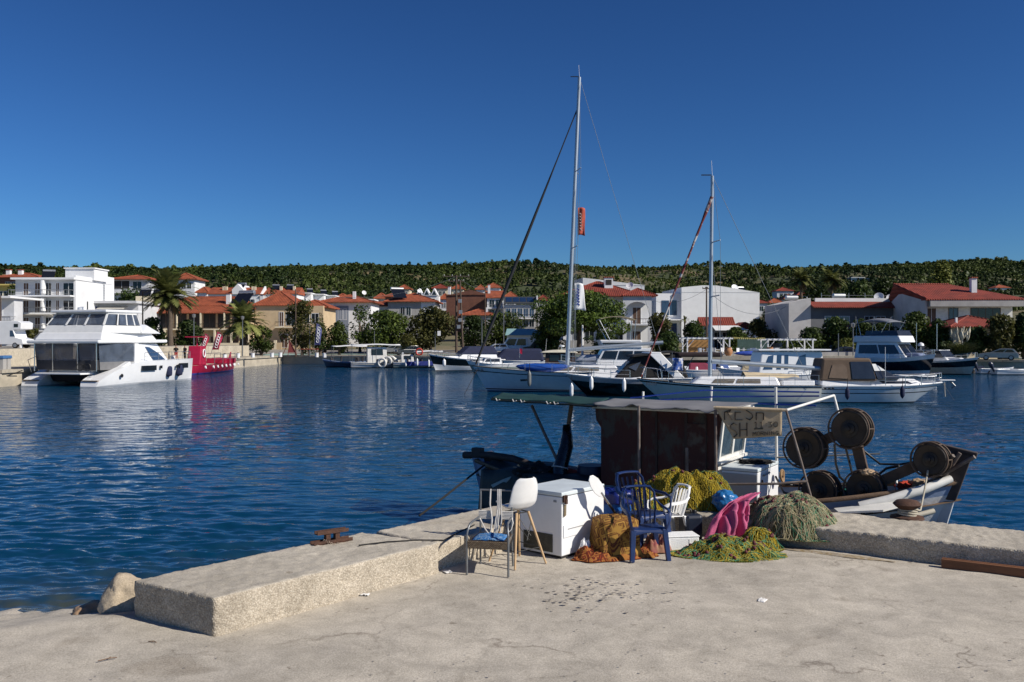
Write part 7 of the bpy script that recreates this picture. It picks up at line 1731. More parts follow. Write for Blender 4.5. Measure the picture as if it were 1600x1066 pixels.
wire('power line from the brown pole to the villa side', at(1104, 452, 132), at(1020, 470, 150), 1.0, 0.02)
wire('power line from the tall utility pole to the left', at(712, 433, 146), at(462, 455, 141), 2.0, 0.02)
wire('power line from the tall utility pole to the thin brown pole', at(716, 433, 146), at(758, 450, 150), 0.6, 0.02)
def car(label, px, d, yaw, L, H, col, kind='hatch', group='vehicles parked behind the quay', zb=None, name='parked_car', cat='car'):
 z0 = gnd(px, d) if zb is None else zb
 t = thing(name, label, cat, gz(px, d, z0), yaw, group)
 W = 1.75 if kind not in ('camper', 'van') else 2.1
 h = H
 if kind == 'hatch': low = [(-L/2, .35), (-L/2 + .05, .75), (-L/2 + .12, .92), (L/2 - 1.0, .92), (L/2 - .1, .78), (L/2, .6), (L/2, .3), (-L/2, .3)]; top = [(-L/2 + .15, .90), (-L/2 + .55, h - .05), (-L/2 + 1.0, h), (L/2 - 2.2, h - .02), (L/2 - 1.15, .90)]
 elif kind == 'suv': low = [(-L/2, .4), (-L/2, 1.0), (L/2 - 1.1, 1.05), (L/2 - .1, .9), (L/2, .45)]; top = [(-L/2 + .05, 1.0), (-L/2 + .3, h), (L/2 - 2.0, h), (L/2 - 1.15, 1.03)]
 elif kind == 'van': low = [(-L/2, .35), (-L/2, 1.1), (L/2 - .5, 1.1), (L/2, .8), (L/2, .4)]; top = [(-L/2, 1.09), (-L/2 + .1, h), (L/2 - 1.5, h), (L/2 - .6, 1.09)]
 else: low = [(-L/2, .45), (-L/2, h - .25), (-L/2 + .2, h), (L/2 - 0.5, h), (L/2 - .1, h - .2), (L/2 - .15, h - .85), (L/2 - 1.0, h - .95), (L/2 - .75, 1.15), (L/2, .95), (L/2 + .1, .5), (L/2, .4)]; top = None
 def ext(poly, w, m, nm, par, bev=.04): return MB().prism([(x, -w / 2, z) for x, z in poly], (0, w, 0)).build(nm, m, par, bevel=bev)
 body = ext(low, W, col, 'body', t)
 if top:
  ext(top, W - .22, col, 'roof', t)
  (x0, z0_), (x1, z1_), (x2, z2_), (x3, z3_) = top[0], top[1], top[-2], top[-1]
  if kind == 'hatch': x1, z1_ = top[1]
  for s_ in (-1, 1):
   y = s_ * (W - .22) / 2; g = MB(); ym = y + s_ * 0.012
   zl = max(z0_, z3_) + .06
   for f0, f1 in ((0.06, 0.46), (0.52, 0.94)):
    xa = x0 + .12; xb = x3 - .14; xc = x1 + .08; xd = x2 - .05
    g.prism([(xa + (xb - xa) * f0, ym, zl), (xa + (xb - xa) * f1, ym, zl), (xc + (xd - xc) * f1, ym, h - .12), (xc + (xd - xc) * f0, ym, h - .12)], (0, -s_ * 0.02, 0))
   g.build('side_window', GLASS, t)
  wsb = MB(); q = [(x3 - .02, -W / 2 + .2, z3_ + .05), (x3 - .02, W / 2 - .2, z3_ + .05), (x2 + .03, W / 2 - .25, h - .06), (x2 + .03, -W / 2 + .25, h - .06)]; wsb.slab(q, .03, .97, .05, .95, 0.0, 0.02); wsb.build('windscreen', GLASS, t)
  rwb = MB(); q = [(x0, W / 2 - .2, z0_ + .05), (x0, -W / 2 + .2, z0_ + .05), (x1 - .02, -W / 2 + .25, h - .1), (x1 - .02, W / 2 - .25, h - .1)]; rwb.slab(q, .03, .97, .05, .95, 0.02, 0.02); rwb.build('rear_window', GLASS, t)
 else:
  g = MB()
  for s_ in (-1, 1):
   y = s_ * (W / 2 + .005)
   for xa, xb, za, zb_ in ((-L/2 + .5, -L/2 + 1.5, 1.5, 2.1), (-L/2 + 1.9, -L/2 + 2.5, 1.5, 2.05), (L/2 - .9, L/2 - .45, h - .65, h - .3)): g.box(((xa + xb) / 2, y, (za + zb_) / 2), (xb - xa, .03, zb_ - za))
  g.build('side_window', GLASS, t)
  g = MB(); g.prism([(L/2 - 1.35, -W / 2 - .01, 1.25), (L/2 - .8, -W / 2 - .01, 1.25), (L/2 - 1.05, -W / 2 - .01, h - 1.0), (L/2 - 1.35, -W / 2 - .01, h - 1.0)], (0, W + .02, 0)); g.build('cab_window', GLASSB, t)
 for xx in (-L / 2 + .8, L / 2 - .8):
  for s_ in (-1, 1):
   wh = MB(); wh.lathe([(.12, -.1), (.3, -.1), (.32, -.06), (.32, .06), (.3, .1), (.12, .1)], 14, (xx, s_ * (W / 2 - .1), .32), (0, 1, 0)); wo_ = wh.build('wheel', TYRE, t, ang=40)
   MB().lathe([(.03, 0), (.19, 0), (.19, .03)], 12, (xx, s_ * (W / 2 - .0), .32), (0, s_, 0)).build('rim', METAL, wo_)
 for s_ in (-1, 1):
  MB().box((L / 2 - .02, s_ * (W / 2 - .25), .68), (.08, .3, .14)).build('headlight', mat('lamp_glass', (.7, .7, .68), .1), t); MB().box((-L / 2 + .02, s_ * (W / 2 - .2), .8), (.08, .22, .16)).build('tail_light', mat('red_lens', (.3, .01, .01), .2), t)
 return t
car('white camper van with sleeping bay over its cab', 2, 96, R(-4), 6.0, 2.9, WHITE, 'camper', zb=2.12, name='camper_van', cat='camper van')
car('dark grey hatchback parked behind the blue hulled boat', 637, 138, R(-150), 4.0, 1.5, mat('dark_car_paint', (0.02, 0.022, 0.028), .2, coat=.6), 'hatch')
car('white estate car parked by the earth bank', 773, 140, R(185), 4.3, 1.55, WHITE, 'suv')
car('white van parked in front of the kiosk', 802, 144, R(178), 4.8, 2.3, WHITE, 'van', name='parked_van', cat='van')
car('black off-roader parked beside the white van', 840, 142, R(182), 4.8, 2.0, mat('black_car_paint', (0.008, 0.009, 0.011), .15, coat=.6), 'suv')
car('long covered pickup in shadow left of the pine', 520, 150, R(180), 4.6, 1.7, mat('dark_car_paint', ()), 'suv')
car('silver hatchback parked at the right end of the quay', 1560, 106, R(152), 4.2, 1.4, mat('silver_car_paint', (.36, .36, .35), .3, metal=.5, coat=.4), 'hatch')
car('navy car half hidden behind the cruiser canopy', 1310, 116, R(175), 4.2, 1.5, mat('navy_car_paint', (0.01, 0.015, 0.05), .2, coat=.6), 'hatch')
car('pale grey car seen through the boat canopy posts', 612, 144, R(180), 4.1, 1.45, mat('silver_car_paint', ()), 'hatch')
def feather(label, px, d, yb, yt, m, stroke, lean=0.12, wpx=14):
 zb = zof(yb, d); H = zof(yt, d) - zb; w = wpx / FPX * d
 t = thing('feather_banner', label, 'banner', gz(px, d, zb), 0, 'feather banners on the quay')
 MB().tube([(0, 0, 0), (lean * H * .5, 0, H * .55), (lean * H, 0, H * .92), (lean * H + w * .5, 0, H)], 0.03, 6).build('banner_pole', GALV, t, ang=60)
 mb = MB(); mb.grid(lambda u, v: (lean * H * (0.25 + .72 * v) + w * u * (1 - max(0, v - .82) / .18 * .35), 0.08 * math.sin(v * 7 + u * 3), H * (0.25 + 0.73 * v) - w * .3 * u * u * v), 6, 16); mb.build('banner_cloth', m, t, ang=180, thick=0.015)
 st = MB()
 for k in range(5):
  v = 0.18 + k * 0.15; z = H * (.25 + .73 * v); x = lean * H * (.25 + .72 * v) + w * .5
  y = 0.08 * math.sin(v * 7 + 1.5) - .04
  st.ring((x, y, z), w * .22, w * .055, (0, 1, 0), 12, 4); st.box((x + w * .02, y, z + H * .045), (w * .5, .03, w * .1), ry=.3)
 st.build('banner_print', stroke, t)
 return t
feather('red feather banner at the stern of the red boat, left one', 310, 121, 556, 521, RED, RENDERW, 0.3, 8)
feather('tall red feather banner with white marks on the red boat', 329, 121, 556, 518, mat('pink_red_cloth', (.42, .02, .07), .8, var=.15), RENDERW, 0.28, 10)
feather('blue and white feather banner standing on the quay', 490, 140, 551, 505, mat('blue_grey_cloth', (.09, .10, .24), .8, var=.2, scale=2), RENDERW, 0.10, 9)
ab = thing('a_frame_board', 'burgundy A shaped board standing on the quay edge', 'board', gz(452, 140, .64), R(20))
MB().prism([(-.25, -.15, .45), (1.0, -.3, .45), (.0, 0, 2.35)], (0, .06, 0)).build('board_panel', mat('burgundy_board', (.14, .02, .018), .7, var=.2), ab)
for p in ((-1.0, 0.3, 0), (-.25, -.5, 0), (1.15, -.45, 0)): MB().tube([p, (0, 0, 2.4)], .05, 5).build('leg', mat('burgundy_board', ()), ab)
bn = thing('quay_table', 'red topped picnic table on the quay beside the banner', 'table', gz(484, 139, .64), 0)
MB().box((0, 0, 1.0), (2.6, .8, .12)).build('table_top', mat('rust_red_board', (.24, .05, .025), .7), bn)
for x in (-1.2, -.2, 1.1): MB().box((x, 0, .5), (.12, .6, 1.0)).build('leg', BARK, bn)
proto = None
BL = [(372, 552.5), (395, 552), (425, 551.5), (438, 551), (495, 551.5), (507, 552), (351, 554), (270, 558)]
for i, (px, py) in enumerate(BL):
 d = FPX * (CAMZ - .62) / (py - 533 + 6.5); d = min(d, 141)
 x = (px - 800) / FPX * d
 if px < 460: x = max(x, -37.9 if px > 400 else x)
 b = thing('mooring_bollard', 'white painted mooring bollard on the far quay edge', 'bollard', (x, d, .60), 0, 'white bollards on the far quay'); b.scale = (.75, .75, .7)
 MB().lathe([(.34, 0), (.34, .75), (.38, .78), (.38, .88), (.12, .92)], 12).build('bollard_post', RENDERW, b, ang=40); MB().lathe([(.2, .9), (.22, 1.0), (.05, 1.05)], 10).build('bollard_top', RUST, b)
for i, px in enumerate((3, 10)):
 w_ = thing('service_pillar', ['blue and grey service pillar on the left quay, outer one', 'blue and grey service pillar on the left quay, inner one'][i], 'service pillar', gz(px, 72 + i, .28), 0)
 MB().box((0, 0, .6), (.5, .5, 1.2)).build('pillar', GREYC, w_, bevel=.03); MB().box((0, 0, 1.32), (.62, .62, .25)).build('pillar_top', mat('service_blue', (.06, .16, .36), .5), w_, bevel=.05)
bench = thing('bench', 'long white bench on the road above the left wall', 'bench', gz(51, 100, 2.12), 0)
MB().box((0, 0, .75), (2.9, .5, .1)).build('seat', RENDERW, bench)
for x in (-1.3, 1.3): MB().box((x, 0, .35), (.12, .45, .7)).build('leg', RENDERW, bench)
def pergola(label, p0, p1, d, yt, yb):
 z0 = zof(yb, d); H = zof(yt, d) - z0; W = (p1 - p0) / FPX * d
 t = thing('pergola', label, 'pergola', gz((p0 + p1) / 2, d, z0), 0, 'white pergolas on the terrace')
 for x in (-W / 2, W / 2):
  for y in (0, 3.2):
   MB().box((x, y, H / 2), (.15, .15, H)).build('post', RENDERW, t)
   MB().tube([(x, y, H - 1.1), (x - math.copysign(.8, x), y, H - .1)], .045, 5).build('brace', RENDERW, t)
 for y in (0, 3.2): MB().box((0, y, H + .08), (W + .9, .16, .16)).build('beam', RENDERW, t)
 n = 9
 for k in range(n): MB().box((-W / 2 + W * k / (n - 1), 1.6, H + .2), (.09, 4.2, .08)).build('rafter', RENDERW, t)
pergola('white timber pergola left of the slim brown pole', 1074, 1140, 114, 530, 556)
pergola('white timber pergola right, over the outdoor chairs', 1200, 1270, 114, 532, 557)
TERR = struct(MB().box((33.0, 117.5, .80), (24, 13, .5)).build('terrace_pavement', QUAYC))
rs = random.Random(9)
ch0 = None
def cafe_chair():
 t = thing('cafe_chair', 'white cafe chair on the taverna terrace', 'chair', (0, 0, 0), 0, 'cafe chairs on the terrace')
 MB().box((0, 0, .45), (.48, .46, .05)).build('seat', RENDERW, t); MB().box((0, .22, .72), (.48, .05, .5)).build('backrest', RENDERW, t)
 for x in (-.2, .2):
  for y in (-.2, .2): MB().tube([(x, y, 0), (x, y, .45)], .025, 5).build('leg', RENDERW, t)
 return t
c0_ = cafe_chair()
for i in range(30):
 c = c0_ if i == 0 else copy_tree(c0_)
 px = rs.choice([rs.uniform(1085, 1140), rs.uniform(1145, 1195), rs.uniform(1205, 1265)]); d = rs.uniform(112.5, 120)
 c.location = gz(px, d, 1.052); c.rotation_euler = (0, 0, rs.uniform(0, 6.28))
tb0 = None
for i, (px, d) in enumerate(((1096, 115), (1120, 116), (1160, 115), (1186, 117), (1215, 115), (1242, 116), (1258, 114))):
 if tb0 is None:
  tb0 = thing('cafe_table', 'small white cafe table on the taverna terrace', 'table', (0, 0, 0), 0, 'cafe tables on the terrace')
  MB().box((0, 0, .74), (.8, .8, .05)).build('table_top', RENDERW, tb0); MB().tube([(0, 0, 0), (0, 0, .73)], .05, 6).build('leg', METAL, tb0); q = tb0
 else: q = copy_tree(tb0)
 q.location = gz(px, d, 1.052)
for i, (px, m_, lab) in enumerate(((1138, 'terracotta_pot', 'terracotta jar at the foot of the left pergola post'), (1203, 'terracotta_pot', 'terracotta jar at the foot of the right pergola post'))):
 o = MB().lathe([(.25, 0), (.42, .25), (.45, .55), (.3, .8), (.34, .9), (.28, .9)], 16).build('terracotta_jar', mat('terracotta_pot', (.42, .2, .09), .8, var=.15), None, ang=50); o.location = gz(px, 112.4, 1.05); o.scale = (1.2, 1.2, 1.2); tag(o, lab, 'jar')
o = lump('covered_kayak', 'blue covered kayak lying between the pergolas', 'kayak', gz(1172, 112.3, 1.35), (1.9, .35, .28), mat('bright_blue_cover', (.015, .06, .38), .6, var=.2), 3.0, 0.12)
ws_ = MB(); ws_.box((0, 0, 1.0), (3.2, .1, 2.0)); o = ws_.build('wood_screen', mat('honey_timber', (.36, .19, .06), .7, var=.2, stretch=(6, 1, 1)), None); o.location = gz(1092, 118, 1.052); tag(o, 'honey coloured timber screen under the left pergola', 'screen')
gs = MB(); gs.box((0, 0, 1.1), (4.2, .06, 2.0)); o = gs.build('glass_screen', mat('greenish_glass', (.06, .10, .09), .1, var=.2), None); o.location = gz(1177, 119, 1.052); tag(o, 'greenish glass windbreak between the two pergolas', 'glass screen')
fg = MB()
fg.tube([at(1145, 527, 115), at(1172, 529, 115), at(1195, 528, 115)], .02, 4)
for k in range(16):
 p = at(1145, 527.5, 115).lerp(at(1195, 528.5, 115), k / 15) + Vector((0, 0, -.02)); fg.prism([p + Vector((-.1, 0, 0)), p + Vector((.1, 0, 0)), p + Vector((0, 0, -.22))], (0, .02, 0))
tag(fg.build('bunting', mat('yellow_white_bunting', (.6, .52, .2), .8, var=.3, scale=30), None), 'string of small yellow bunting flags above the terrace', 'bunting')
for px, d, lab in ((1230, 119, 'white and blue parasol folded on the terrace, left one'), (1130, 119, 'folded white parasol beside the left pergola')):
 o = thing('folded_parasol', lab, 'parasol', gz(px, d, 1.05), 0); MB().tube([(0, 0, 0), (0, 0, 2.4)], .04, 6).build('pole', RENDERW, o); MB().lathe([(.05, .9), (.16, 1.1), (.12, 1.9), (.03, 2.3)], 10).build('canopy', CANVASW, o, ang=60)
wt = MB(); wt.box((0, 0, .45), (20, .4, .9)); o = wt.build('stone_wall', GREYC, None); o.location = gz(1345, 113.5, .6); tag(o, 'low grey stone wall right of the right pergola', 'wall')
# ================================================================== BOATS IN THE HARBOUR
BLKH = mat('black_hull_gelcoat', (0.006, 0.007, 0.008), 0.15, var=0.1, coat=0.4)
ANTIF = mat('dark_antifouling', (0.02, 0.02, 0.025), 0.7)
GREYH = mat('pale_grey_stripe', (0.45, 0.47, 0.5), 0.4)
BROWNF = mat('brown_canvas', (0.125, 0.085, 0.058), 0.9, var=0.12, scale=2, bump=0.3)
BEIGEF = mat('beige_canvas', (0.50, 0.41, 0.27), 0.9, var=0.1)
SMOKE = mat('smoked_screen', (0.03, 0.035, 0.045), 0.08, var=0.2, spec=0.6)
VINYL = mat('clear_vinyl_window', (0.10, 0.125, 0.17), 0.10, var=0.35, scale=1.2, spec=0.6, alpha=0.62)
DECKT = mat('teak_deck', (0.26, 0.18, 0.11), 0.8, var=0.15, stretch=(1, 10, 1))
def bt(label, x, y, yaw, name='motor_boat', cat='boat', group='boats moored in the harbour', roll=0.0):
 return thing(name, label, cat, (x, y, WATER_Z), yaw, group, tilt=(roll, 0) if roll else None)
def frus(par, name, m, b, t, bev=0.04):
 """b/t = (x_aft, x_fore, half width aft, half width fore, z); returns the four wall quads"""
 a0, a1, w0, w1, z0 = b; c0, c1, v0, v1, z1 = t
 B = [(a0, -w0, z0), (a1, -w1, z0), (a1, w1, z0), (a0, w0, z0)]; T = [(c0, -v0, z1), (c1, -v1, z1), (c1, v1, z1), (c0, v0, z1)]
 o = MB().hexa(B, T).build(name, m, par, bevel=bev) if name else None
 q = lambda i, j: [B[i], B[j], T[j], T[i]]
 return {'s': q(0, 1), 'f': q(1, 2), 'p': q(2, 3), 'b': q(3, 0), 'o': o}
def pane(par, q, u0, u1, v0, v1, m=SMOKE, name='window', poly=None, off=0.0):
 return MB().slab(q, u0, u1, v0, v1, off, 0.025, poly=poly).build(name, m, par)
def panes(par, Q, sides, u0, u1, v0, v1, n=1, m=SMOKE, gap=0.03, name='window'):
 for s in sides:
  for i in range(n):
   a = u0 + (u1 - u0) * i / n + (gap if i else 0); b = u0 + (u1 - u0) * (i + 1) / n
   if s in 'p': a, b = 1 - b, 1 - a
   pane(par, Q[s], a, b, v0, v1, m, name)
def rail(par, pts, h=0.6, m=STEEL, name='railing', r=0.022, mid=True, lean=0.0):
 mb = MB(); top = [Vector(p) + Vector((0, 0, h)) for p in pts]
 mb.tube(top, r, 5)
 if mid: mb.tube([Vector(p) + Vector((0, 0, h * .5)) for p in pts], r * .6, 4)
 for a, b in zip(pts, top): mb.tube([a, b], r, 5)
 return mb.build(name, m, par)
def fender(label, px, py, d, h=0.75, m=None, r=0.13, g='fenders hanging from the boats'):
 c = at(px, py, d); t = thing('fender', label, 'fender', c, 0, g)
 MB().lathe([(.02, -h / 2 - .06), (.06, -h / 2), (r * .9, -h / 2 + .1), (r, -h / 4), (r, h / 4), (r * .9, h / 2 - .1), (.06, h / 2), (.03, h / 2 + .08)], 12).build('body', m or WHITE, t, ang=60)
 MB().tube([(0, 0, h / 2 + .05), (0.03, 0, h / 2 + .6)], .018, 4).build('line', ROPED, t)
def antenna(par, x, y, z, h=1.5, r=.018): MB().tube([(x, y, z), (x - .1, y, z + h)], [r, r * .5], 5).build('antenna', RENDERW, par)
cat_ = bt('big white power catamaran with canvas screened flybridge, stern to the viewer', -36.4, 72.0, R(75), 'catamaran', 'catamaran')
for s, nm in ((-1, 'hull'), (1, 'hull')):
 h = bpy.data.objects.new(nm, None); COL.objects.link(h); h.parent = cat_; h.location = (6.9, s * 2.85, 0)
 hull(h, 13.6, 2.0, (0.42, 1.95, 2.02), [(0.08, GREYH), (1.0, WHITE)], stern_w=0.85, p=3.2, rake=0.25, drop=0.02, deckm=WHITE, n=34, mid=0.55, full=0.2, flare=0.5, name='hull_shell', srake=-0.4)
 y = s * 1.02
 for xa, xb, za, zb in ((-1.8, 0.1, 1.12, 1.55), (3.3, 4.6, 1.2, 1.65)): MB().prism([(xa, y - .05 * s, za), (xb, y - .05 * s, za), (xb, y - .05 * s, zb), (xa, y - .05 * s, zb)], (0, s * .07, 0)).build('hull_window', GLASS, h)
 for xa in (0.75, 3.0): MB().box((xa, y, 1.38), (.28, .06, .26)).build('porthole', GLASS, h)
 MB().lathe([(.02, 0), (.16, 0), (.16, .04), (.02, .05)], 12, (-4.3, y - s * .03, .8), (0, s, 0)).build('vent', BLACKP, h)
 st = MB(); st.box((-6.2, 0, .47), (1.4, 1.5, .06)); st.build('swim_step', DECKT, h)
 sp = MB(); sp.hexa([(-5.4, -.75, .3), (-2.9, -.75, .3), (-2.9, .75, .3), (-5.4, .75, .3)], [(-4.6, -.75, 1.25), (-2.9, -.75, 1.95), (-2.9, .75, 1.95), (-4.6, .75, 1.25)]); sp.build('stern_stair', WHITE, h, bevel=.05)
MB().box((6.0, 0, 1.12), (9.6, 4.2, .34)).build('bridge_deck', WHITE, cat_, bevel=.05)
MB().box((0.6, 0, 1.02), (1.6, 4.4, .14)).build('dinghy_platform', WHITE, cat_, bevel=.04)
frus(cat_, 'underwing', ANTIF, (1.4, 11, 1.9, 1.9, .35), (1.2, 11, 2.0, 2.0, .93))
Q = frus(cat_, 'saloon', WHITE, (5.3, 11.6, 3.25, 2.2, 1.3), (5.3, 9.6, 2.9, 2.0, 3.45), .12)
pane(cat_, Q['s'], 0, 0, 0, 0, GLASSB, 'saloon_window', [(.40, .86), (.56, .84), (.78, .60), (.93, .24), (.62, .20), (.50, .34)]); pane(cat_, Q['p'], .1, .6, .3, .85, GLASSB, 'saloon_window')
pane(cat_, Q['f'], .06, .94, .3, .9, GLASSB, 'windscreen')
MB().prism([(0.3, -3.5, 3.45), (0.3, 3.5, 3.45), (10.4, 2.5, 3.5), (11.0, 0, 3.5), (10.4, -2.5, 3.5)], (0, 0, .28)).build('coach_roof', WHITE, cat_, bevel=.1)
Q = frus(cat_, None, WHITE, (0.9, 5.2, 3.05, 3.1, 1.3), (0.7, 5.2, 3.1, 3.1, 3.45))
MB().box((2.6, 0, 1.72), (3.6, 5.9, .8)).build('cockpit_seating', mat('charcoal_cushion', (.05, .05, .055), .9, var=.15), cat_, bevel=.05)
for s_ in 'spb': pane(cat_, Q[s_], .02, .98, .30, .99, VINYL, 'cockpit_screen')
for s_ in 'spb': pane(cat_, Q[s_], .02, .98, .0, .30, mat('grey_canvas', (.16, .16, .165), .9, var=.1), 'canvas_skirt')
for y in (-3.0, -1.2, 1.2, 3.0): MB().tube([(.66, y, 1.2), (.66, y, 3.45)], .045, 6).build('post', STEEL, cat_, ang=60)
MB().box((5.25, -3.16, 2.35), (.5, .1, 2.2)).build('cockpit_pillar', WHITE, cat_)
frus(cat_, 'flybridge_base', WHITE, (.9, 9.6, 3.3, 2.0, 3.73), (1.3, 8.9, 3.05, 1.9, 4.35), .1)
Q = frus(cat_, 'flybridge_skirt', CANVASW, (1.35, 6.6, 2.95, 2.7, 4.3), (1.75, 6.5, 2.8, 2.6, 4.95), .05)
Q = frus(cat_, None, CANVASW, (1.75, 6.5, 2.8, 2.6, 4.95), (2.6, 6.2, 2.5, 2.4, 6.0))
for u0, u1 in ((.03, .33), (.36, .66), (.69, .97)): pane(cat_, Q['b'], u0, u1, .03, .86, VINYL, 'vinyl_window')
for u0, u1 in ((.03, .30), (.40, .60), (.63, .82), (.85, .97)): pane(cat_, Q['s'], u0, u1, .03, .95, VINYL, 'vinyl_window'); pane(cat_, Q['p'], u0, u1, .03, .95, VINYL, 'vinyl_window')
pane(cat_, Q['f'], .03, .97, .03, .95, VINYL, 'vinyl_window')
fr = MB()
for s_ in ('b', 's', 'p', 'f'):
 for u in ((0, .345, .675, 1) if s_ == 'b' else (0, .35, .615, .835, 1)): fr.slab(Q[s_], max(0, u - .015), min(1, u + .015), 0, 1, .01, .05)
 fr.slab(Q[s_], 0, 1, .88, 1.0, .0, .05)
fr.build('screen_frame', CANVASW, cat_)
MB().prism([(2.1, -2.75, 6.0), (2.1, 2.75, 6.0), (6.9, 2.5, 6.05), (7.2, 0, 6.05), (6.9, -2.5, 6.05)], (0, 0, .24)).build('hard_top', WHITE, cat_, bevel=.08)
MB().lathe([(.1, 0), (.36, .06), (.36, .24), (.1, .32)], 14, (4.2, 1.4, 6.26)).build('radar', WHITE, cat_, ang=50)
antenna(cat_, 3.8, .2, 6.2, 1.6); MB().tube([(3.9, .6, 6.2), (3.9, .6, 7.0)], .05, 5).build('mast_pole', NAVY, cat_)
Q = frus(cat_, 'side_fairing', WHITE, (6.4, 10.4, 2.9, 1.9, 4.3), (6.4, 8.2, 2.6, 1.9, 5.1), .1)
rail(cat_, [(5.6, -3.75, 2.0), (7.5, -3.72, 2.02), (9.5, -3.6, 2.02), (11.5, -3.3, 2.03), (13.2, -2.9, 2.03)], .65)
rail(cat_, [(5.6, 3.75, 2.0), (9.5, 3.6, 2.02), (13.2, 2.9, 2.03)], .65)
tn = MB(); tn.tube([(1.0, 3.6, 1.1), (.7, 3.7, 2.1), (1.6, 3.6, 2.4), (1.8, 3.6, 1.2)], .04, 5); tn.build('stern_rail', STEEL, cat_)
bk = MB()
for y, x in ((-1.6, .45), (-2.3, .45)): bk.ring((x, y, 1.55), .30, .035, (1, .1, 0), 16, 5)
bk.tube([(.45, -1.6, 1.55), (.45, -1.95, 1.8), (.45, -2.3, 1.55)], .03, 4); tag(bk.build('bicycle', BLACKP, None), 'folding bicycle on the stern platform of the catamaran', 'bicycle'); bpy.data.objects['bicycle'].location = cat_.location; bpy.data.objects['bicycle'].rotation_euler = cat_.rotation_euler
fender('dark blue fender on the catamaran side, the left one', 263, 580, 79.8, 1.0, NAVYF, .34); fender('dark blue fender on the catamaran side, the right one', 279, 578, 81.2, 1.1, NAVYF, .36)
ml = MB(); ml.tube([gz(35, 73, .5), gz(12, 72, .1), gz(-8, 71, .3)], .04, 5); tag(ml.build('mooring_line', ROPED, None), 'dark mooring line from the catamaran stern to the left quay', 'rope')
rb = bt('bright red submarine shaped excursion boat at the side quay', -34.9, 104, R(-87.5), 'excursion_boat')
hull(rb, 17, 2.9, (1.0, .82, 1.05), [(.16, mat('violet_blue_paint', (.05, .06, .30), .4)), (1.0, RED)], stern_w=.3, p=2.6, rake=.4, deckm=RED, drop=.05, full=.35)
for k in range(9):
 x = -7 + k * 1.7; b = 1.62 if abs(x) < 5 else 1.25; MB().lathe([(.02, 0), (.17, 0), (.17, .1), (.02, .12)], 10, (x, b, .78), (0, 1, .2)).build('porthole', RENDERW, rb)
MB().prism([(4.2, -.7, 1.0), (6.6, -.7, 1.0), (6.2, -.7, 3.1), (4.6, -.7, 3.1)], (0, 1.4, 0)).build('conning_tower', RED, rb, bevel=.1)
MB().box((5.4, 0, 4.1), (2.6, 1.8, .12)).build('tower_roof', RED, rb); MB().tube([(5.4, 0, 3.1), (5.4, 0, 4.1)], .08, 6).build('post', RED, rb)
MB().ring((5.4, .78, 2.3), .42, .07, (0, 1, 0), 18, 6).build('lifebuoy', RENDERW, rb)
MB().prism([(-8.2, -.06, .9), (-7.0, -.06, .9), (-7.9, -.06, 2.0), (-8.4, -.06, 2.3)], (0, .12, 0)).build('tail_fin', RED, rb)
for k in range(3): MB().box((-1.5 - 2.0 * k, .2, 1.3), (.8, 2.2, .6)).build('seat', RED, rb, bevel=.05)
rail(rb, [(4, 1.5, 1.05), (1, 1.6, 1.0), (-2, 1.6, 1.0), (-5, 1.4, 1.0), (-7, .9, 1.05)], 1.15, GALV, r=.035); rail(rb, [(4, -1.5, 1.05), (-2, -1.6, 1.0), (-7, -.9, 1.05)], 1.15, GALV, r=.035)
def canopy_boat(label, px, d, yaw, L, B, bands, cz, cm, roof=(-.45, .30), cabin=None, sheer=(.75, .7, 1.1), cov=None, clutter=True, seed=1):
 t = bt(label, (px - 800) / FPX * d, d, yaw, 'fishing_boat')
 hull(t, L, B, sheer, bands, stern_w=.7, p=2.3, rake=.5, deckm=WOODG, drop=.25, rail=bands[-1][1], rail_r=.05)
 x0, x1 = roof[0] * L, roof[1] * L
 if cm:
  mb = MB(); mb.grid(lambda u, v: (x0 + (x1 - x0) * u, (v - .5) * B * .92, cz + .12 * math.sin(v * 3.1416) - .05 * math.sin(u * 9)), 8, 6); mb.build('canopy', cm, t, ang=60, thick=.05)
  for x in (x0 + .1, (x0 + x1) / 2, x1 - .1):
   for s_ in (-1, 1): MB().tube([(x, s_ * B * .42, sheer[1] - .2), (x, s_ * B * .44, cz)], .028, 5).build('post', GALV, t)
 if cabin:
  a, b, h, m_ = cabin; Q = frus(t, 'cabin', m_, (a * L, b * L, B * .3, B * .28, sheer[1] - .3), (a * L, b * L - .15, B * .28, B * .25, h)); panes(t, Q, 'spf', .2, .8, .55, .9, 1, GLASS)
 if cov: MB().box((cov[0] * L, 0, sheer[1] - .1), (L * .55, B * 1.03, .55)).build('side_cloth', cov[1], t, bevel=.05)
 if clutter:
  rs = random.Random(seed); mb = MB()
  for k in range(9):
   x, y = rs.uniform(-.38, .3) * L, rs.uniform(-.3, .3) * B; mb.tube([(x, y, sheer[1] - .2), (x + rs.uniform(-.2, .2), y, sheer[1] + rs.uniform(.3, 1.0))], rs.uniform(.03, .16), 6)
  mb.build('deck_gear', mat('dark_deck_gear', (.05, .045, .05), .8, var=.5, scale=2), t)
 return t
canopy_boat('small dark fishing boat under a flat white awning at the quay', 540, 126, R(198), 6.4, 2.2, [(.12, ANTIF), (.8, mat('slate_blue_hull', (.07, .10, .14), .5)), (1.0, FBLUE)], 2.9, CANVASW, seed=3)
canopy_boat('white cabin fishing boat with long white awning and fenders', 590, 123, R(14), 7.2, 2.4, [(.12, ANTIF), (.55, FWHITE), (1.0, OFFWHITE)], 3.1, CANVASW, (-.5, .42), (-.2, .18, 2.8, OFFWHITE), seed=5)
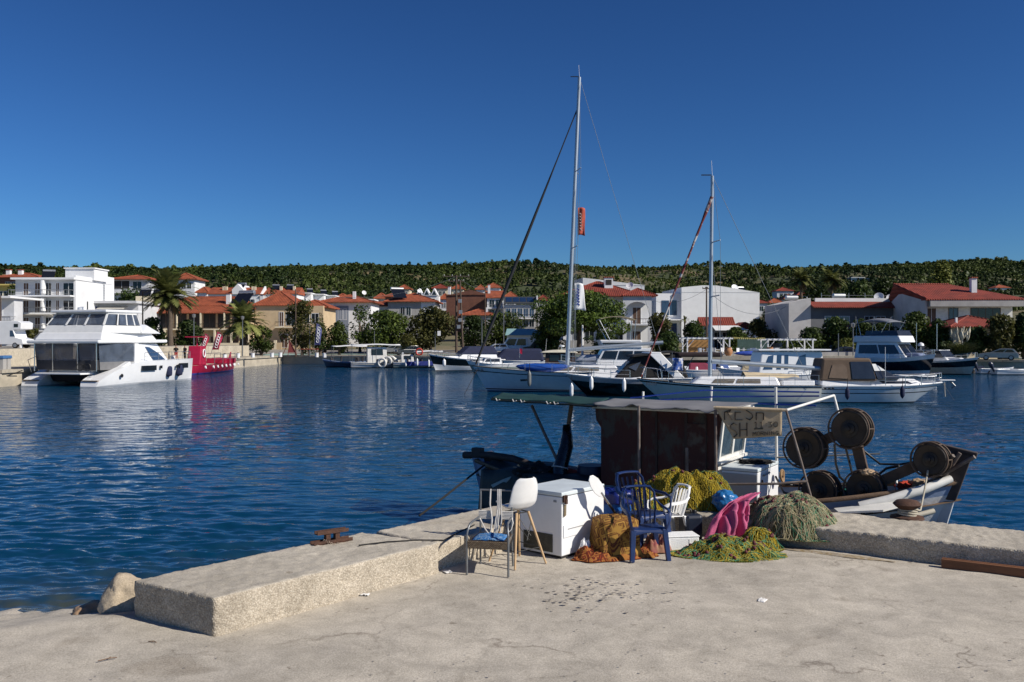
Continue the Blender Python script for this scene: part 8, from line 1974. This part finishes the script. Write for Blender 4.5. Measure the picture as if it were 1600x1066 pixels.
canopy_boat('low blue and white boat under a ragged white awning', 655, 122, R(10), 7.0, 2.3, [(.12, ANTIF), (.6, mat('sea_green_hull', (.22, .27, .25), .5)), (1.0, FWHITE)], 2.2, CANVASW, (-.1, .45), (-.35, -.1, 1.8, OFFWHITE), cov=(.0, mat('blue_cloth', (.015, .03, .20), .8, var=.2)), seed=8)
for i, (px, py, d) in enumerate(((634, 567, 120.5), (652, 566, 120.4), (670, 568, 120.3))): fender(['white fender on the low blue boat, left one', 'white fender on the low blue boat, middle one', 'white fender on the low blue boat, right one'][i], px, py, d, .9)
rg = MB(); rg.ring((0, 0, 0), .42, .11, (0, 1, .1), 20, 7); rgo = rg.build('lifebuoy', mat('orange_red_buoy', (.5, .05, .03), .5), None, ang=60); rgo.location = at(655, 550, 119.8); tag(rgo, 'orange red lifebuoy on the low blue boat', 'lifebuoy')
for i, (px, py, rr) in enumerate(((597, 567, .55), (606, 564, .5), (612, 562, .45), (616, 564, .42))):
 o = MB().ring((0, 0, 0), rr, .16, (.3, 1, .2 * i), 18, 7).build('ring_fender', OFFWHITE, None, ang=60); o.location = at(px, py, 121.5 + .3 * i); tag(o, ['pale ring fender on the white cabin boat bow, leftmost', 'pale ring fender on the white cabin boat bow, second', 'pale ring fender on the white cabin boat bow, third', 'pale ring fender on the white cabin boat bow, rightmost'][i], 'fender', 'fenders hanging from the boats')
def cruiser(label, px, d, yaw, L, B, sheer, bands, name='motor_boat', cab=None, top=None, arch=None, rails=True, rake=.9, draft=.5, **k):
 t = bt(label, (px - 800) / FPX * d, d, yaw, name)
 hull(t, L, B, sheer, bands, stern_w=.88, p=2.0, rake=rake, deckm=WHITE, drop=.04, mid=.45, flare=.75, full=.3, rail=k.get('railm', WHITE), rail_r=.045, draft=draft)
 if rails: rail(t, [(x * L, -B * .5 * f, sheer[1] + (sheer[2] - sheer[1]) * g) for x, f, g in ((.0, .97, .0), (.15, .9, .1), (.28, .72, .35), (.40, .42, .7), (.47, .1, .95))], .55); rail(t, [(x * L, B * .5 * f, sheer[1] + (sheer[2] - sheer[1]) * g) for x, f, g in ((.0, .97, .0), (.15, .9, .1), (.28, .72, .35), (.40, .42, .7), (.47, .1, .95))], .55)
 s = sheer[1]
 frus(t, 'foredeck_trunk', WHITE, (-.1 * L, .36 * L, B * .38, B * .12, s - .02), (-.1 * L, .26 * L, B * .30, B * .10, s + .38), .08)
 return t
bh = cruiser('black hulled motor boat with navy windscreen cover, bow to the left', 727, 110, R(206), 9.5, 3.3, (1.35, 1.45, 2.1), [(.06, ANTIF), (.42, WHITE), (.92, BLKH), (1.0, WHITE)], draft=.4)
Q = frus(bh, 'cabin', WHITE, (-3.8, 1.6, 1.35, 1.0, 1.45), (-3.6, .2, 1.15, .85, 2.3)); Q = frus(bh, 'navy_cover', NAVYF, (-3.9, 1.0, 1.38, 1.0, 2.05), (-3.4, -.2, 1.15, .85, 3.0), .1); antenna(bh, -3.6, .9, 2.6, 1.2)
fender('white ball fender on the black hulled boat bow', 694, 567, 106.5, .8, None, .2)
cb = cruiser('small grey white cabin boat beside the navy covered boat', 768, 102, R(200), 6.0, 2.3, (1.0, 1.05, 1.5), [(.1, ANTIF), (.7, mat('sea_green_hull', ())), (1.0, WHITE)]); Q = frus(cb, 'cabin', WHITE, (-1.0, 1.4, .85, .5, 1.0), (-.9, .8, .7, .45, 1.75)); panes(cb, Q, 'spf', .1, .9, .4, .85, 1, SMOKE)
nc = cruiser('motor boat hidden under a navy blue full cover', 800, 112, R(190), 8.0, 2.7, (1.2, 1.2, 1.6), [(.1, ANTIF), (1.0, WHITE)], rails=False); frus(nc, 'boat_cover', NAVYF, (-3.9, 2.6, 1.4, .8, 1.1), (-3.6, 1.0, 1.0, .6, 2.7), .25)
fl_ = MB(); fl_.tube([(0, 0, 0), (0, 0, 1.2)], .03, 5); fo = thing('flag', 'small red flag on the grey white cabin boat', 'flag', at(812, 560, 101)); fl_.build('flag_pole', STEEL, fo); MB().prism([(0, 0, .6), (.28, .05, .45), (.30, .0, 1.0), (0, 0, 1.15)], (0, .02, 0)).build('flag_cloth', RED, fo)
wc = bt('small boat with brown wooden cabin and cream rounded roof', (866 - 800) / FPX * 96, 96, R(176), 'cabin_boat'); hull(wc, 6.5, 2.4, (.9, .9, 1.3), [(.1, ANTIF), (1.0, OFFWHITE)], deckm=WOODG)
Q = frus(wc, 'cabin', mat('brown_varnish', (.07, .035, .02), .5, var=.2), (-2.2, 1.0, .95, .9, .8), (-2.2, .9, .9, .85, 2.4)); panes(wc, Q, 'sp', .15, .85, .45, .85, 2, GLASS); MB().grid(lambda u, v: (-2.5 + 4.0 * u, (v - .5) * 2.3, 2.42 + .28 * math.sin(u * 3.14) ** .6 * math.sin(v * 3.14) ** .6), 12, 8).build('cabin_roof', mat('cream_roof', (.62, .58, .46), .5), wc, ang=80, thick=.04)
MB().lathe([(.02, 0), (.3, .04), (.3, .18), (.02, .24)], 12, (-.8, 0, 3.0)).build('radar', WHITE, wc, ang=50); MB().tube([(-.8, 0, 2.6), (-.8, 0, 3.0)], .05, 5).build('radar_post', STEEL, wc)
for x in (.9, -2.0): antenna(wc, x, .6, 2.5, 1.4)
fb1 = cruiser('white flybridge boat under a small beige bimini', 955, 80, R(182), 9.5, 3.2, (1.5, 1.5, 1.9), [(.08, ANTIF), (.7, WHITE), (1.0, WHITE)])
Q = frus(fb1, 'cabin', WHITE, (-3.6, 1.6, 1.35, 1.0, 1.5), (-3.4, .8, 1.2, .95, 3.0)); panes(fb1, Q, 'spf', .05, .95, .35, .85, 3, GLASS); frus(fb1, 'flybridge', WHITE, (-2.6, .9, 1.25, 1.0, 3.0), (-2.5, 1.2, 1.3, 1.1, 3.75), .1)
MB().box((-.8, 0, 3.45), (3.4, 2.66, .12)).build('blue_stripe', NAVY, fb1); frus(fb1, 'bow_cover', mat('grey_blue_cover', (.30, .33, .40), .8, var=.1), (.8, 3.3, 1.05, .5, 1.9), (1.1, 2.6, .7, .35, 2.45), .15)
mb = MB(); mb.grid(lambda u, v: (-2.0 + 3.2 * u, (v - .5) * 2.3, 5.5 + .32 * math.sin(u * 3.14) ** .7), 12, 5); mb.build('bimini', BEIGEF, fb1, ang=60, thick=.03); mb = MB()
for s_ in (-1.1, 1.1): mb.tube([(-2.0, s_, 5.5), (-1.9, s_, 3.6)], .03, 5); mb.tube([(1.2, s_, 5.5), (.2, s_, 3.6)], .03, 5)
mb.build('bimini_frame', STEEL, fb1)
def sailboat(label, px_bow, px_st, d, B, sheer, bands, mast_px, ytop, lean, boom, boomz, sail, sailr, backpx, rake=1.1):
 L = (px_st - px_bow) / FPX * d; x0 = (px_bow - 800) / FPX * d
 t = bt(label, x0 + L / 2, d, R(180), 'sailing_yacht', 'sailing yacht')
 hull(t, L, B, sheer, bands, stern_w=.72, p=2.1, rake=rake, deckm=WHITE, drop=.03, mid=.42, flare=.7, full=.32, rail=mat('rail_black', (.02, .02, .022), .5), rail_r=.03, draft=.5)
 X = lambda p: L / 2 - (p - px_bow) / FPX * d
 s = sheer[1]; mx = X(mast_px); zt = zof(ytop, d) - WATER_Z
 Q = frus(t, 'coach_roof', WHITE, (-.28 * L, .22 * L, B * .34, B * .16, s - .05), (-.26 * L, .15 * L, B * .27, B * .13, s + .48), .1)
 panes(t, Q, 'sp', .22, .78, .3, .75, 2, mat('tinted_acrylic', (.16, .14, .11), .15, var=.2), .03)
 MB().box((-.38 * L, 0, s + .12), (.18 * L, B * .55, .3)).build('cockpit_coaming', WHITE, t, bevel=.06)
 top = Vector((mx - lean, 0, zt))
 MB().tube([(mx, 0, s + .3), top], [.125 * L / 11, .10 * L / 11], 10).build('mast', ALU, t, ang=60)
 b1_ = X(boom[1]); MB().tube([(mx - .1, 0, boomz[0]), (b1_, 0, boomz[1])], [.14, .13], 8).build('boom', ALU, t, ang=60)
 sp = MB()
 for f in (.42, .68):
  p = Vector((mx, 0, s)).lerp(top, f)
  for s_ in (-1, 1): sp.tube([p, p + Vector((-.3, s_ * B * .30, .05))], .035, 5)
 sp.build('spreader', ALU, t)
 rg = MB(); bowp = Vector((L / 2 - .25, 0, sheer[2] + .1)); st_top = Vector((mx, 0, s)).lerp(top, .90)
 rg.tube([top, Vector((X(backpx), 0, s + .2))], .014, 4)
 for s_ in (-1, 1): rg.tube([top, Vector((mx, 0, s)).lerp(top, .68) + Vector((-.3, s_ * B * .3, 0)), Vector((mx - .3, s_ * B * .46, s))], .011, 4); rg.tube([Vector((mx, 0, s)).lerp(top, .66), Vector((mx - .5, s_ * B * .46, s))], .011, 4)
 rg.build('rigging', WIRE, t)
 f = MB(); n = 14; pts = [bowp.lerp(st_top, k / n) for k in range(n + 1)]
 f.tube(pts, [sailr[0] * (.35 + .65 * math.sin(min(1, (k + 1.5) / n * 1.1) * 3.1)) if sailr[1] == 0 else (.05 if k < n * .5 else sailr[0] * (.6 + abs(noise.noise((k * .9, 0, 3))) * 1.5)) for k in range(n + 1)], 9); f.build('furled_sail', sail, t, ang=60)
 MB().tube([top, top + Vector((0.05, 0, .9))], .012, 4).build('antenna', RENDERW, t); MB().box(top + Vector((.35, 0, .05)), (.6, .03, .06)).build('wind_vane', BLACKP, t)
 bb = sheer[2]; pu = MB()
 for s_ in (-1, 1): pu.tube([(L / 2 - .2, 0, bb + .65), (L / 2 - .5, s_ * .35, bb + .62), (L / 2 - 1.3, s_ * .65, bb + .55), (L / 2 - 1.4, s_ * .66, bb - .1)], .022, 5); pu.tube([(L / 2 - .45, s_ * .3, bb), (L / 2 - .5, s_ * .35, bb + .62)], .022, 5)
 pu.build('pulpit', STEEL, t)
 xs = [L * q for q in (.34, .22, .08, -.06, -.20, -.34, -.47)]
 for s_ in (-1, 1): rail(t, [(x, s_ * B * .5 * min(.96, .45 + 1.4 * (L / 2 - x) / L), s + (bb - s) * max(0, x / (L / 2)) ** 1.8) for x in xs], .6, r=.012)
 return t, X
BURG = mat('burgundy_sail_cover', (.16, .03, .03), .9, var=.3, col2=(.55, .52, .5), thr=(.48, .56), scale=1.6)
s1, X1 = sailboat('big pale blue grey sailing yacht with blue kayak on deck', 738, 1030, 65, 4.0, (1.35, 1.42, 1.85), [(.05, mat('blue_boot', (.03, .06, .14), .5)), (.08, WHITE), (.13, mat('maroon_boot', (.08, .02, .03), .5)), (.16, WHITE), (.80, mat('blue_white_hull', (.62, .68, .73), .25, var=.06, coat=.4)), (.84, NAVY), (1.0, mat('blue_white_hull', ()))], 886, 121, 0.9, (890, 1036), (3.0, 3.55), mat('charcoal_sail_cover', (.014, .015, .019), .8, var=.2), (.12, 0), 1040)
s2, X2 = sailboat('white sailing yacht with black sheer stripe and red white furled sail', 995, 1274, 53, 3.2, (1.05, 1.08, 1.45), [(.10, mat('pale_blue_boot', (.12, .2, .3), .5)), (.86, mat('ivory_hull', (.66, .66, .60), .3, var=.06)), (.93, BLKH), (1.0, WHITE)], 1109, 275, 0.15, (1113, 1292), (2.45, 2.0), BURG, (.10, 1), 1265, 1.6)
sc2 = MB(); sc2.grid(lambda u, v: (-1.0 - 3.2 * u, (v - .5) * (1.3 - .5 * u), 1.5 + .32 * math.sin(v * 3.14) * (1 - .5 * u) + .1 * noise.noise((u * 5, v * 4, 2))), 20, 10); sc2.build('crumpled_sail', BEIGEF, s2, ang=180)
pk = thing('kayak', 'blue kayak lashed on the deck of the big sailing yacht', 'kayak', at(848, 575, 63.6), 0)
MB().grid(lambda u, v: ((u - .5) * 3.9, .36 * math.sin(math.pi * u) ** .55 * math.cos(v * 6.2832), .34 * math.sin(math.pi * u) ** .6 * math.sin(v * 6.2832) + .12 * (2 * u - 1) ** 2), 26, 14).build('kayak_shell', BLUEP, pk, ang=180)
ly = MB()
for i, (a, b, c_) in enumerate(((756, .0, 1), (752, .0, 2))): pass
def marks(px0, py0, d, txt_w, par=None, n=3, h=.16, m=None, label=None):
 """small dark registration letters on a topside"""
 mb = MB(); p = at(px0, py0, d)
 for k in range(n):
  x = k * h * .9; mb.box(p + Vector((x, 0, 0)), (h * .14, .012, h)); mb.box(p + Vector((x + h * .3, 0, h * .4)), (h * .5, .012, h * .16)); mb.box(p + Vector((x + h * .3, 0, 0)), (h * .42, .012, h * .14)); mb.box(p + Vector((x + h * .52, 0, -.2 * h)), (h * .14, .012, h * .5))
 o = mb.build('lettering', m or NAVY, None); o.parent = par; o.matrix_parent_inverse = Matrix.Translation(par.location) .inverted() if not par.rotation_euler.z else (Matrix.Translation(par.location) @ Matrix.Rotation(par.rotation_euler.z, 4, 'Z')).inverted()
marks(742, 579, 64.55, 1, s1, 3, .26); marks(1010, 600, 52.2, 1, s2, 4, .18, mat('dark_mark', (.05, .06, .08), .6));
MB().prism([X and v_ for v_ in []] or [(X1(812), 2.01, .95), (X1(824), 2.01, .98), (X1(825), 2.01, .85), (X1(813), 2.01, .82)], (0, .03, 0)).build('hull_window', GLASS, s1)
def flag(label, px, py, d, w, h, m, col=None, wav=.12, shape=None):
 t = thing('flag', label, 'flag', at(px, py, d)); mb = MB()
 mb.grid(lambda u, v: (w * (u - .1) * (1 if shape is None else (1 - shape * v)) + .02 * math.sin(v * 6), wav * math.sin(u * 7 + v * 3), -h * v + .08 * h * math.sin(u * 4) * .3), 10, 12); mb.build('flag_cloth', m, t, ang=180, thick=.01)
 MB().tube([(-.1 * w, 0, .4), (-.1 * w, 0, -h - 1.0)], .012, 4).build('halyard', WIRE, t)
 if col:
  mb = MB()
  for k in range(6): mb.box((w * .30 + .03 * k * w * .3, -wav - .02, -h * (.22 + .11 * k)), (w * .35, .012, h * .035), ry=.5); mb.box((w * .38 + .01 * k, -wav - .02, -h * (.25 + .11 * k)), (w * .08, .012, h * .07))
  mb.build('flag_marks', col, t)
flag('orange red flag flying below the spreaders of the tall mast', 904, 325, 65, .52, 2.0, mat('orange_flag', (.42, .075, .045), .8, var=.2), mat('faded_white_mark', (.6, .45, .4), .8), .05)
flag('white pennant with blue lettering beside the tall mast', 899, 443, 65, .62, 1.95, RENDERW, mat('blue_letters', (.03, .05, .35), .6), .05, shape=-.4)
flag('faded blue and white striped flag on the dark cruiser stern', 1052, 560, 58, .7, .8, mat('blue_flag', (.05, .12, .4), .8, var=.3, col2=(.6, .6, .65), thr=(.5, .55)), None)
fender('grey fender on the pale blue yacht hull', 827, 592, 62.7, 1.0, mat('grey_fender', (.16, .17, .17), .5), .14)
al = MB(); al.tube([at(747, 575, 64.8), at(729, 610, 62.5), at(724, 618, 62)], .02, 5); tag(al.build('anchor_line', ROPED, None), 'anchor line of the big yacht dropping into the water', 'rope')
ec = cruiser('black hulled express cruiser with black canopy and white arch', 978, 59.5, R(183), 8.2, 3.0, (1.2, 1.2, 1.5), rake=1.5, bands=[(.06, ANTIF), (.72, BLKH), (.95, mat('grey_upper_hull', (.30, .32, .35), .3)), (1.0, WHITE)])
Q = frus(ec, 'canopy', BLACKF, (-3.9, 0.9, 1.35, .95, 1.25), (-3.4, -.6, 1.1, .8, 2.75), .12)
for s_ in (-1, 1): MB().prism([(-3.6, s_ * 1.42, 1.25), (-2.9, s_ * 1.42, 1.25), (-1.3, s_ * 1.25, 2.8), (-2.1, s_ * 1.25, 2.85)], (0, -s_ * .08, 0)).build('radar_arch', WHITE, ec, bevel=.03)
MB().box((-1.7, 0, 2.86), (.8, 2.5, .12)).build('arch_top', WHITE, ec, bevel=.04)
pane(ec, Q['s'], 0, 0, 0, 0, VINYL, 'vinyl_window', [(.12, .3), (.50, .3), (.42, .85), (.2, .85)], .03); pane(ec, Q['p'], 0, 0, 0, 0, VINYL, 'vinyl_window', [(.55, .3), (.85, .3), (.78, .85), (.62, .85)], .03); pane(ec, Q['p'], 0, 0, 0, 0, VINYL, 'vinyl_window', [(.06, .45), (.22, .3), (.2, .7)], .03); pane(ec, Q['f'], .1, .9, .1, .7, VINYL, 'windscreen')
MB().hexa([(-3.0, -1.2, 2.9), (-.2, -1.2, 2.6), (-.2, 1.2, 2.6), (-3.0, 1.2, 2.9)], [(-3.0, -1.2, 3.0), (-.3, -1.2, 2.72), (-.3, 1.2, 2.72), (-3.0, 1.2, 3.0)]).build('bimini', BLACKF, ec)
MB().box((-4.7, 0, 2.75), (3.0, 2.4, .3)).build('aft_bimini', mat('black_maroon_canvas', (.02, .01, .012), .9, var=.4), ec, bevel=.1); MB().tube([(-4.0, -1.1, 1.3), (-4.9, -1.1, 2.7)], .03, 5).build('post', STEEL, ec)
for i, (px, py, d) in enumerate(((893, 610, 57.5), (924, 599, 57.6), (975, 602, 57.7))): fender(['white fender at the bow of the black express cruiser', 'white fender amidships on the black express cruiser', 'white fender on the black express cruiser, rightmost of three'][i], px, py, d, .78, None, .13)
bc_ = cruiser('white sports cruiser with brown canvas canopy, bow to the right', 1372, 53.5, R(-4), 7.7, 2.7, (.98, 1.02, 1.22), rake=1.9, bands=[(.06, ANTIF), (.55, mat('blue_white_hull', ())), (.60, NAVY), (.80, mat('blue_white_hull', ())), (.84, NAVY), (1.0, WHITE)])
Q = frus(bc_, 'canopy', BROWNF, (-3.7, -.4, 1.25, 1.15, 1.3), (-3.5, -.75, 1.05, 1.0, 2.62), .1)
for s_ in 'sp': pane(bc_, Q[s_], 0, 0, 0, 0, SMOKE, 'vinyl_window', [(.56, .1), (.98, .1), (.97, .86), (.56, .86)] if s_ == 's' else [(.02, .1), (.44, .1), (.44, .86), (.03, .86)], .01)
pane(bc_, Q['s'], 0, 0, 0, 0, mat('brown_panel', (.17, .12, .085), .9), 'canopy_panel', [(.14, .14), (.48, .1), (.48, .6), (.40, .76), (.2, .72)], .01)
Q = frus(bc_, 'windscreen', SMOKE, (-.4, 1.0, 1.15, .85, 1.4), (-.7, -.45, 1.0, .9, 2.3), .03); MB().slab(Q['s'], 0, .9, .55, 1.0, .01, .03).build('white_sun_cover', CANVASW, bc_)
Q = frus(bc_, 'side_deck', WHITE, (-3.7, 2.6, 1.3, .6, 1.0), (-3.6, 1.6, 1.18, .5, 1.42), .08)
MB().slab(Q['s'], .62, .92, .35, .7, .0, .02).build('cabin_window', SMOKE, bc_); MB().box((3.95, 0, 1.32), (.9, .4, .08)).build('bow_platform', WHITE, bc_, bevel=.03)
MB().tube([(4.2, 0, 1.25), (4.45, 0, 1.0), (4.3, .12, .85)], .05, 6).build('anchor', GALV, bc_)
for k in range(3): MB().box((-3.45 + .22 * k, -1.33, .88), (.14, .05, .08)).build('vent', BLACKP, bc_)
pn = MB(); pn.tube([(.05, -1.1, 1.2), (.05, -1.1, 3.3)], .018, 5); pn.build('antenna', RENDERW, bc_)
fender('dark navy fender aft on the brown canopied cruiser', 1324, 615, 51.9, .62, NAVYF, .13); fender('dark navy fender forward on the brown canopied cruiser', 1410, 613, 51.9, .62, NAVYF, .13)
for a, b, lab in ((1473, 1491, 'pale mooring line slanting from the cruiser bow'), (1476, 1477, 'pale mooring line hanging straight from the cruiser bow')):
 tag(MB().tube([at(a, 598, 53), at((a + b) / 2, 612, 52.5), at(b, 626 if b > 1480 else 620, 52)], .015, 4).build('mooring_line', ROPE, None), lab, 'rope')
ny = cruiser('navy hulled flybridge motor yacht with grey bimini, bow to the right', 1404, 97, R(-62), 9.8, 3.5, (1.7, 1.9, 2.5), [(.06, ANTIF), (.26, WHITE), (.80, NAVY), (1.0, WHITE)], 'motor_yacht'); ny.scale = (.92, .92, .92)
frus(ny, 'bow_cushion', mat('blue_grey_cover', (.16, .20, .32), .8, var=.1), (.2, 3.6, 1.5, .7, 2.2), (.4, 3.0, 1.2, .5, 2.6), .12)
Q = frus(ny, 'saloon', WHITE, (-5.0, 2.2, 1.75, 1.35, 1.9), (-4.8, .6, 1.5, 1.15, 3.8), .1); panes(ny, Q, 'sp', .08, .92, .30, .85, 2, GLASS); panes(ny, Q, 'f', .05, .95, .22, .88, 2, GLASS, name='windscreen')
Q = frus(ny, 'flybridge', WHITE, (-5.2, 1.4, 1.7, 1.25, 3.8), (-5.0, 1.0, 1.75, 1.3, 4.6), .12); Q = frus(ny, 'wind_deflector', SMOKE, (-3.5, .95, 1.6, 1.2, 4.6), (-3.4, .6, 1.5, 1.1, 5.2), .02)
mb = MB(); mb.grid(lambda u, v: (-4.8 + 4.6 * u, (v - .5) * 3.0, 5.95 + .75 * math.sin(u * 2.6 + .3) ** .7 * math.sin(.25 + v * 2.64) ** .5), 14, 5); mb.build('bimini', mat('grey_bimini', (.16, .17, .20), .9), ny, ang=60, thick=.03); mb = MB()
for s_ in (-1.45, 1.45): mb.tube([(-4.8, s_, 6.6), (-4.2, s_, 4.6)], .03, 5); mb.tube([(-.2, s_, 6.45), (-1.2, s_, 5.0)], .03, 5); mb.tube([(-2.2, s_, 6.9), (-2.6, s_, 4.8)], .03, 5)
mb.build('bimini_frame', STEEL, ny); antenna(ny, -4.9, -1.4, 4.6, 2.4)
wb = cruiser('white motor boat with black stripe, bow towards the viewer', 1473, 99, R(-62), 8.5, 3.0, (1.4, 1.45, 1.9), [(.06, ANTIF), (.50, mat('pale_green_hull', (.42, .48, .45), .3)), (.88, NAVY), (1.0, WHITE)])
Q = frus(wb, 'windscreen', SMOKE, (-2.6, .8, 1.3, 1.0, 1.85), (-2.6, .2, 1.15, .85, 2.6), .03); MB().tube([(-2.6, -1.2, 2.62), (.2, -.88, 2.64), (.2, .88, 2.64), (-2.6, 1.2, 2.62)], .05, 6).build('screen_frame', WHITE, wb); frus(wb, 'cockpit', WHITE, (-3.5, 1.5, 1.4, 1.0, 1.4), (-3.4, .9, 1.3, .9, 1.87), .06); MB().lathe([(.02, 0), (.35, .1), (.3, .35), (.02, .5)], 12, (-3, .3, 3.0)).build('radar', WHITE, wb, ang=60); MB().tube([(-3, .3, 1.8), (-3, .3, 3.0)], .06, 6).build('radar_post', STEEL, wb)
for i, (px, py, wd) in enumerate(((1422, 584, 3.0), (1445, 585, 2.4))): o = MB().grid(lambda u, v: ((u - .5) * wd, .4 * math.sin(math.pi * u) ** .5 * math.cos(v * 6.2832), .09 * math.sin(v * 6.2832) + .1 * (2 * u - 1) ** 4), 16, 10).build('paddle_board', WHITE, None, ang=180); o.location = gz(px, 92 - 2 * i, WATER_Z + .08); tag(o, ['white paddle board floating by the navy yacht, larger one', 'white paddle board floating by the navy yacht, right one'][i], 'paddle board', 'paddle boards')
wk = cruiser('white cabin boat with dark blue windows behind the sailing yacht', 1232, 66, R(4), 7.5, 2.6, (1.2, 1.2, 1.5), [(.08, ANTIF), (1.0, WHITE)])
Q = frus(wk, 'wheelhouse', WHITE, (-2.7, 2.4, 1.2, .9, 1.15), (-2.4, 2.2, 1.05, .85, 2.9), .1)
for pl in ([(.06, .25), (.2, .25), (.2, .85), (.12, .8)], [(.26, .25), (.33, .25), (.33, .85), (.26, .85)], [(.38, .25), (.44, .25), (.44, .85), (.38, .85)], [(.52, .25), (.72, .25), (.72, .88), (.62, .8)]): pane(wk, Q['s'], 0, 0, 0, 0, GLASSB, 'window', pl)
MB().box((0, 0, 3.0), (5.4, 2.5, .12)).build('wheelhouse_roof', WHITE, wk, bevel=.03)
for px, d, yaw, L, lab, cm, cz in ((1080, 88, 185, 5.0, 'small white outboard boat with crimson seat behind the cruiser', mat('crimson_seat', (.2, .02, .05), .8), 1.5), (1130, 90, 10, 5.5, 'open white boat with blue tarpaulin left of the blue window boat', mat('blue_tarp', (.02, .07, .25), .7), 1.5), (1165, 86, 170, 5.5, 'open white boat with pale cover beside the blue window boat', BEIGEF, 1.5)):
 t = cruiser(lab, px, d, R(yaw), L, 2.0, (.8, .8, 1.1), [(.1, ANTIF), (1.0, WHITE)], 'small_boat', rails=False); frus(t, 'cover', cm, (-L * .4, L * .1, .8, .7, .7), (-L * .3, L * .05, .5, .4, cz), .15)
 MB().lathe([(.05, -.9), (.12, -.4), (.2, -.1), (.22, .3), (.1, .45)], 8, (-L / 2 - .2, 0, 1.0)).build('outboard_motor', BLACKP, t, ang=50)
bi = MB()
for x in (0, 1.0): bi.ring((x, 0, .34), .32, .025, (0, 1, 0), 18, 5)
bi.tube([(0, 0, .34), (.35, 0, .34), (.75, 0, .8), (.25, 0, .8), (0, 0, .34)], .02, 4); bi.tube([(1.0, 0, .34), (.75, 0, .95), (.9, 0, 1.0)], .02, 4); o = bi.build('bicycle', BLACKP, None); o.location = at(1168, 577, 84) ; tag(o, 'black bicycle standing among the small boats behind the mast', 'bicycle')
for px, d, L, yaw, lab in ((1556, 101, 4.2, 4, 'small white dinghy with tilted outboard, left of two'), (1588, 98, 5.2, 6, 'white dinghy with tilted outboard, right of two')):
 t = bt(lab, (px - 800) / FPX * d, d, R(yaw), 'dinghy'); hull(t, L, 1.7, (.55, .5, .7), [(.1, ANTIF), (1.0, WHITE)], deckm=GREYH, drop=.15, rail=WHITE)
 MB().lathe([(.06, -.8), (.1, -.3), (.22, 0), (.26, .35), (.12, .55)], 10, (-L / 2 - .25, 0, .85), (-.5, 0, 1)).build('outboard_motor', mat('slate_motor', (.03, .035, .06), .3), t, ang=50); MB().tube([(-L / 2 - .5, 0, .4), (-L / 2 - .8, 0, -.1)], .08, 6).build('motor_leg', BLACKP, t); MB().box((0, 0, .55), (.5, 1.4, .12)).build('seat', WHITE, t)
js = thing('jet_ski', 'dark jet ski tied up at the right quay wall', 'jet ski', gz(1534, 103, WATER_Z)); frus(js, 'body', BLACKP, (-1.3, 1.3, .5, .2, -.1), (-1.2, .9, .4, .15, .5), .1); MB().tube([(.3, 0, .5), (.1, 0, .95), (.1, .3, 1.0)], .05, 5).build('handlebar', BLACKP, js); MB().box((-.4, 0, .6), (1.2, .35, .25)).build('seat', NAVYF, js, bevel=.05)
# ================================================================== TWO PEOPLE ON THE FAR QUAY
SKIN = mat('skin', (.35, .2, .13), .6)
def person(label, loc, yaw, top, bottom):
 t = thing('person', label, 'person', loc, yaw, 'people on the far quay')
 V = [(0, 0, .95), (0, 0, 1.2), (0, 0, 1.42), (0, -.01, 1.52), (0, -.03, 1.66), (0, -.02, 1.74), (.1, 0, .9), (.11, -.02, .5), (.12, .02, .06), (.12, -.14, .03), (-.1, 0, .9), (-.11, -.02, .5), (-.12, .02, .06), (-.12, -.14, .03), (.2, 0, 1.4), (.26, .02, 1.12), (.24, -.1, .88), (.23, -.14, .80), (-.2, 0, 1.4), (-.26, .02, 1.12), (-.24, -.1, .88), (-.23, -.14, .80)]
 E = [(0, 1), (1, 2), (2, 3), (3, 4), (4, 5), (0, 6), (6, 7), (7, 8), (8, 9), (0, 10), (10, 11), (11, 12), (12, 13), (2, 14), (14, 15), (15, 16), (16, 17), (2, 18), (18, 19), (19, 20), (20, 21)]
 rad = [.15, .14, .15, .055, .10, .085, .10, .065, .045, .035, .10, .065, .045, .035, .06, .042, .033, .03, .06, .042, .033, .03]
 me = bpy.data.meshes.new('body'); me.from_pydata(V, E, []); o = bpy.data.objects.new('body', me); COL.objects.link(o); o.parent = t; me.materials.append(SKIN)
 md = o.modifiers.new('skin', 'SKIN');
 for v, r in zip(me.skin_vertices[0].data if me.skin_vertices else [], rad): v.radius = (r, r * .85)
 if me.skin_vertices: me.skin_vertices[0].data[0].use_root = True
 o.modifiers.new('sub', 'SUBSURF').levels = 1
 MB().lathe([(.165, .93), (.165, 1.1), (.18, 1.3), (.19, 1.42), (.08, 1.50)], 12).build('shirt', top, t, ang=60)
 for s in (-1, 1):
  MB().tube([(s * .19, 0, 1.42), (s * .25, .02, 1.16)], [.075, .065], 8).build('sleeve', top, t, ang=60); MB().tube([(s * .09, 0, .96), (s * .11, -.02, .5), (s * .12, .02, .12)], [.115, .08, .06], 8).build('trouser_leg', bottom, t, ang=60)
 MB().sphere((0, .0, 1.74), (.095, .105, .075), 10, 6).build('hair', mat('dark_hair', (.02, .014, .01), .7), t, ang=180)
person('person in dark top and red trousers standing on the quay', gz(275, 112, .605), R(20), BLACKF, mat('red_trousers', (.3, .03, .03), .9)); person('person in black standing next to the red boat tower', gz(289, 112.5, .605), R(-30), BLACKF, BLACKF)
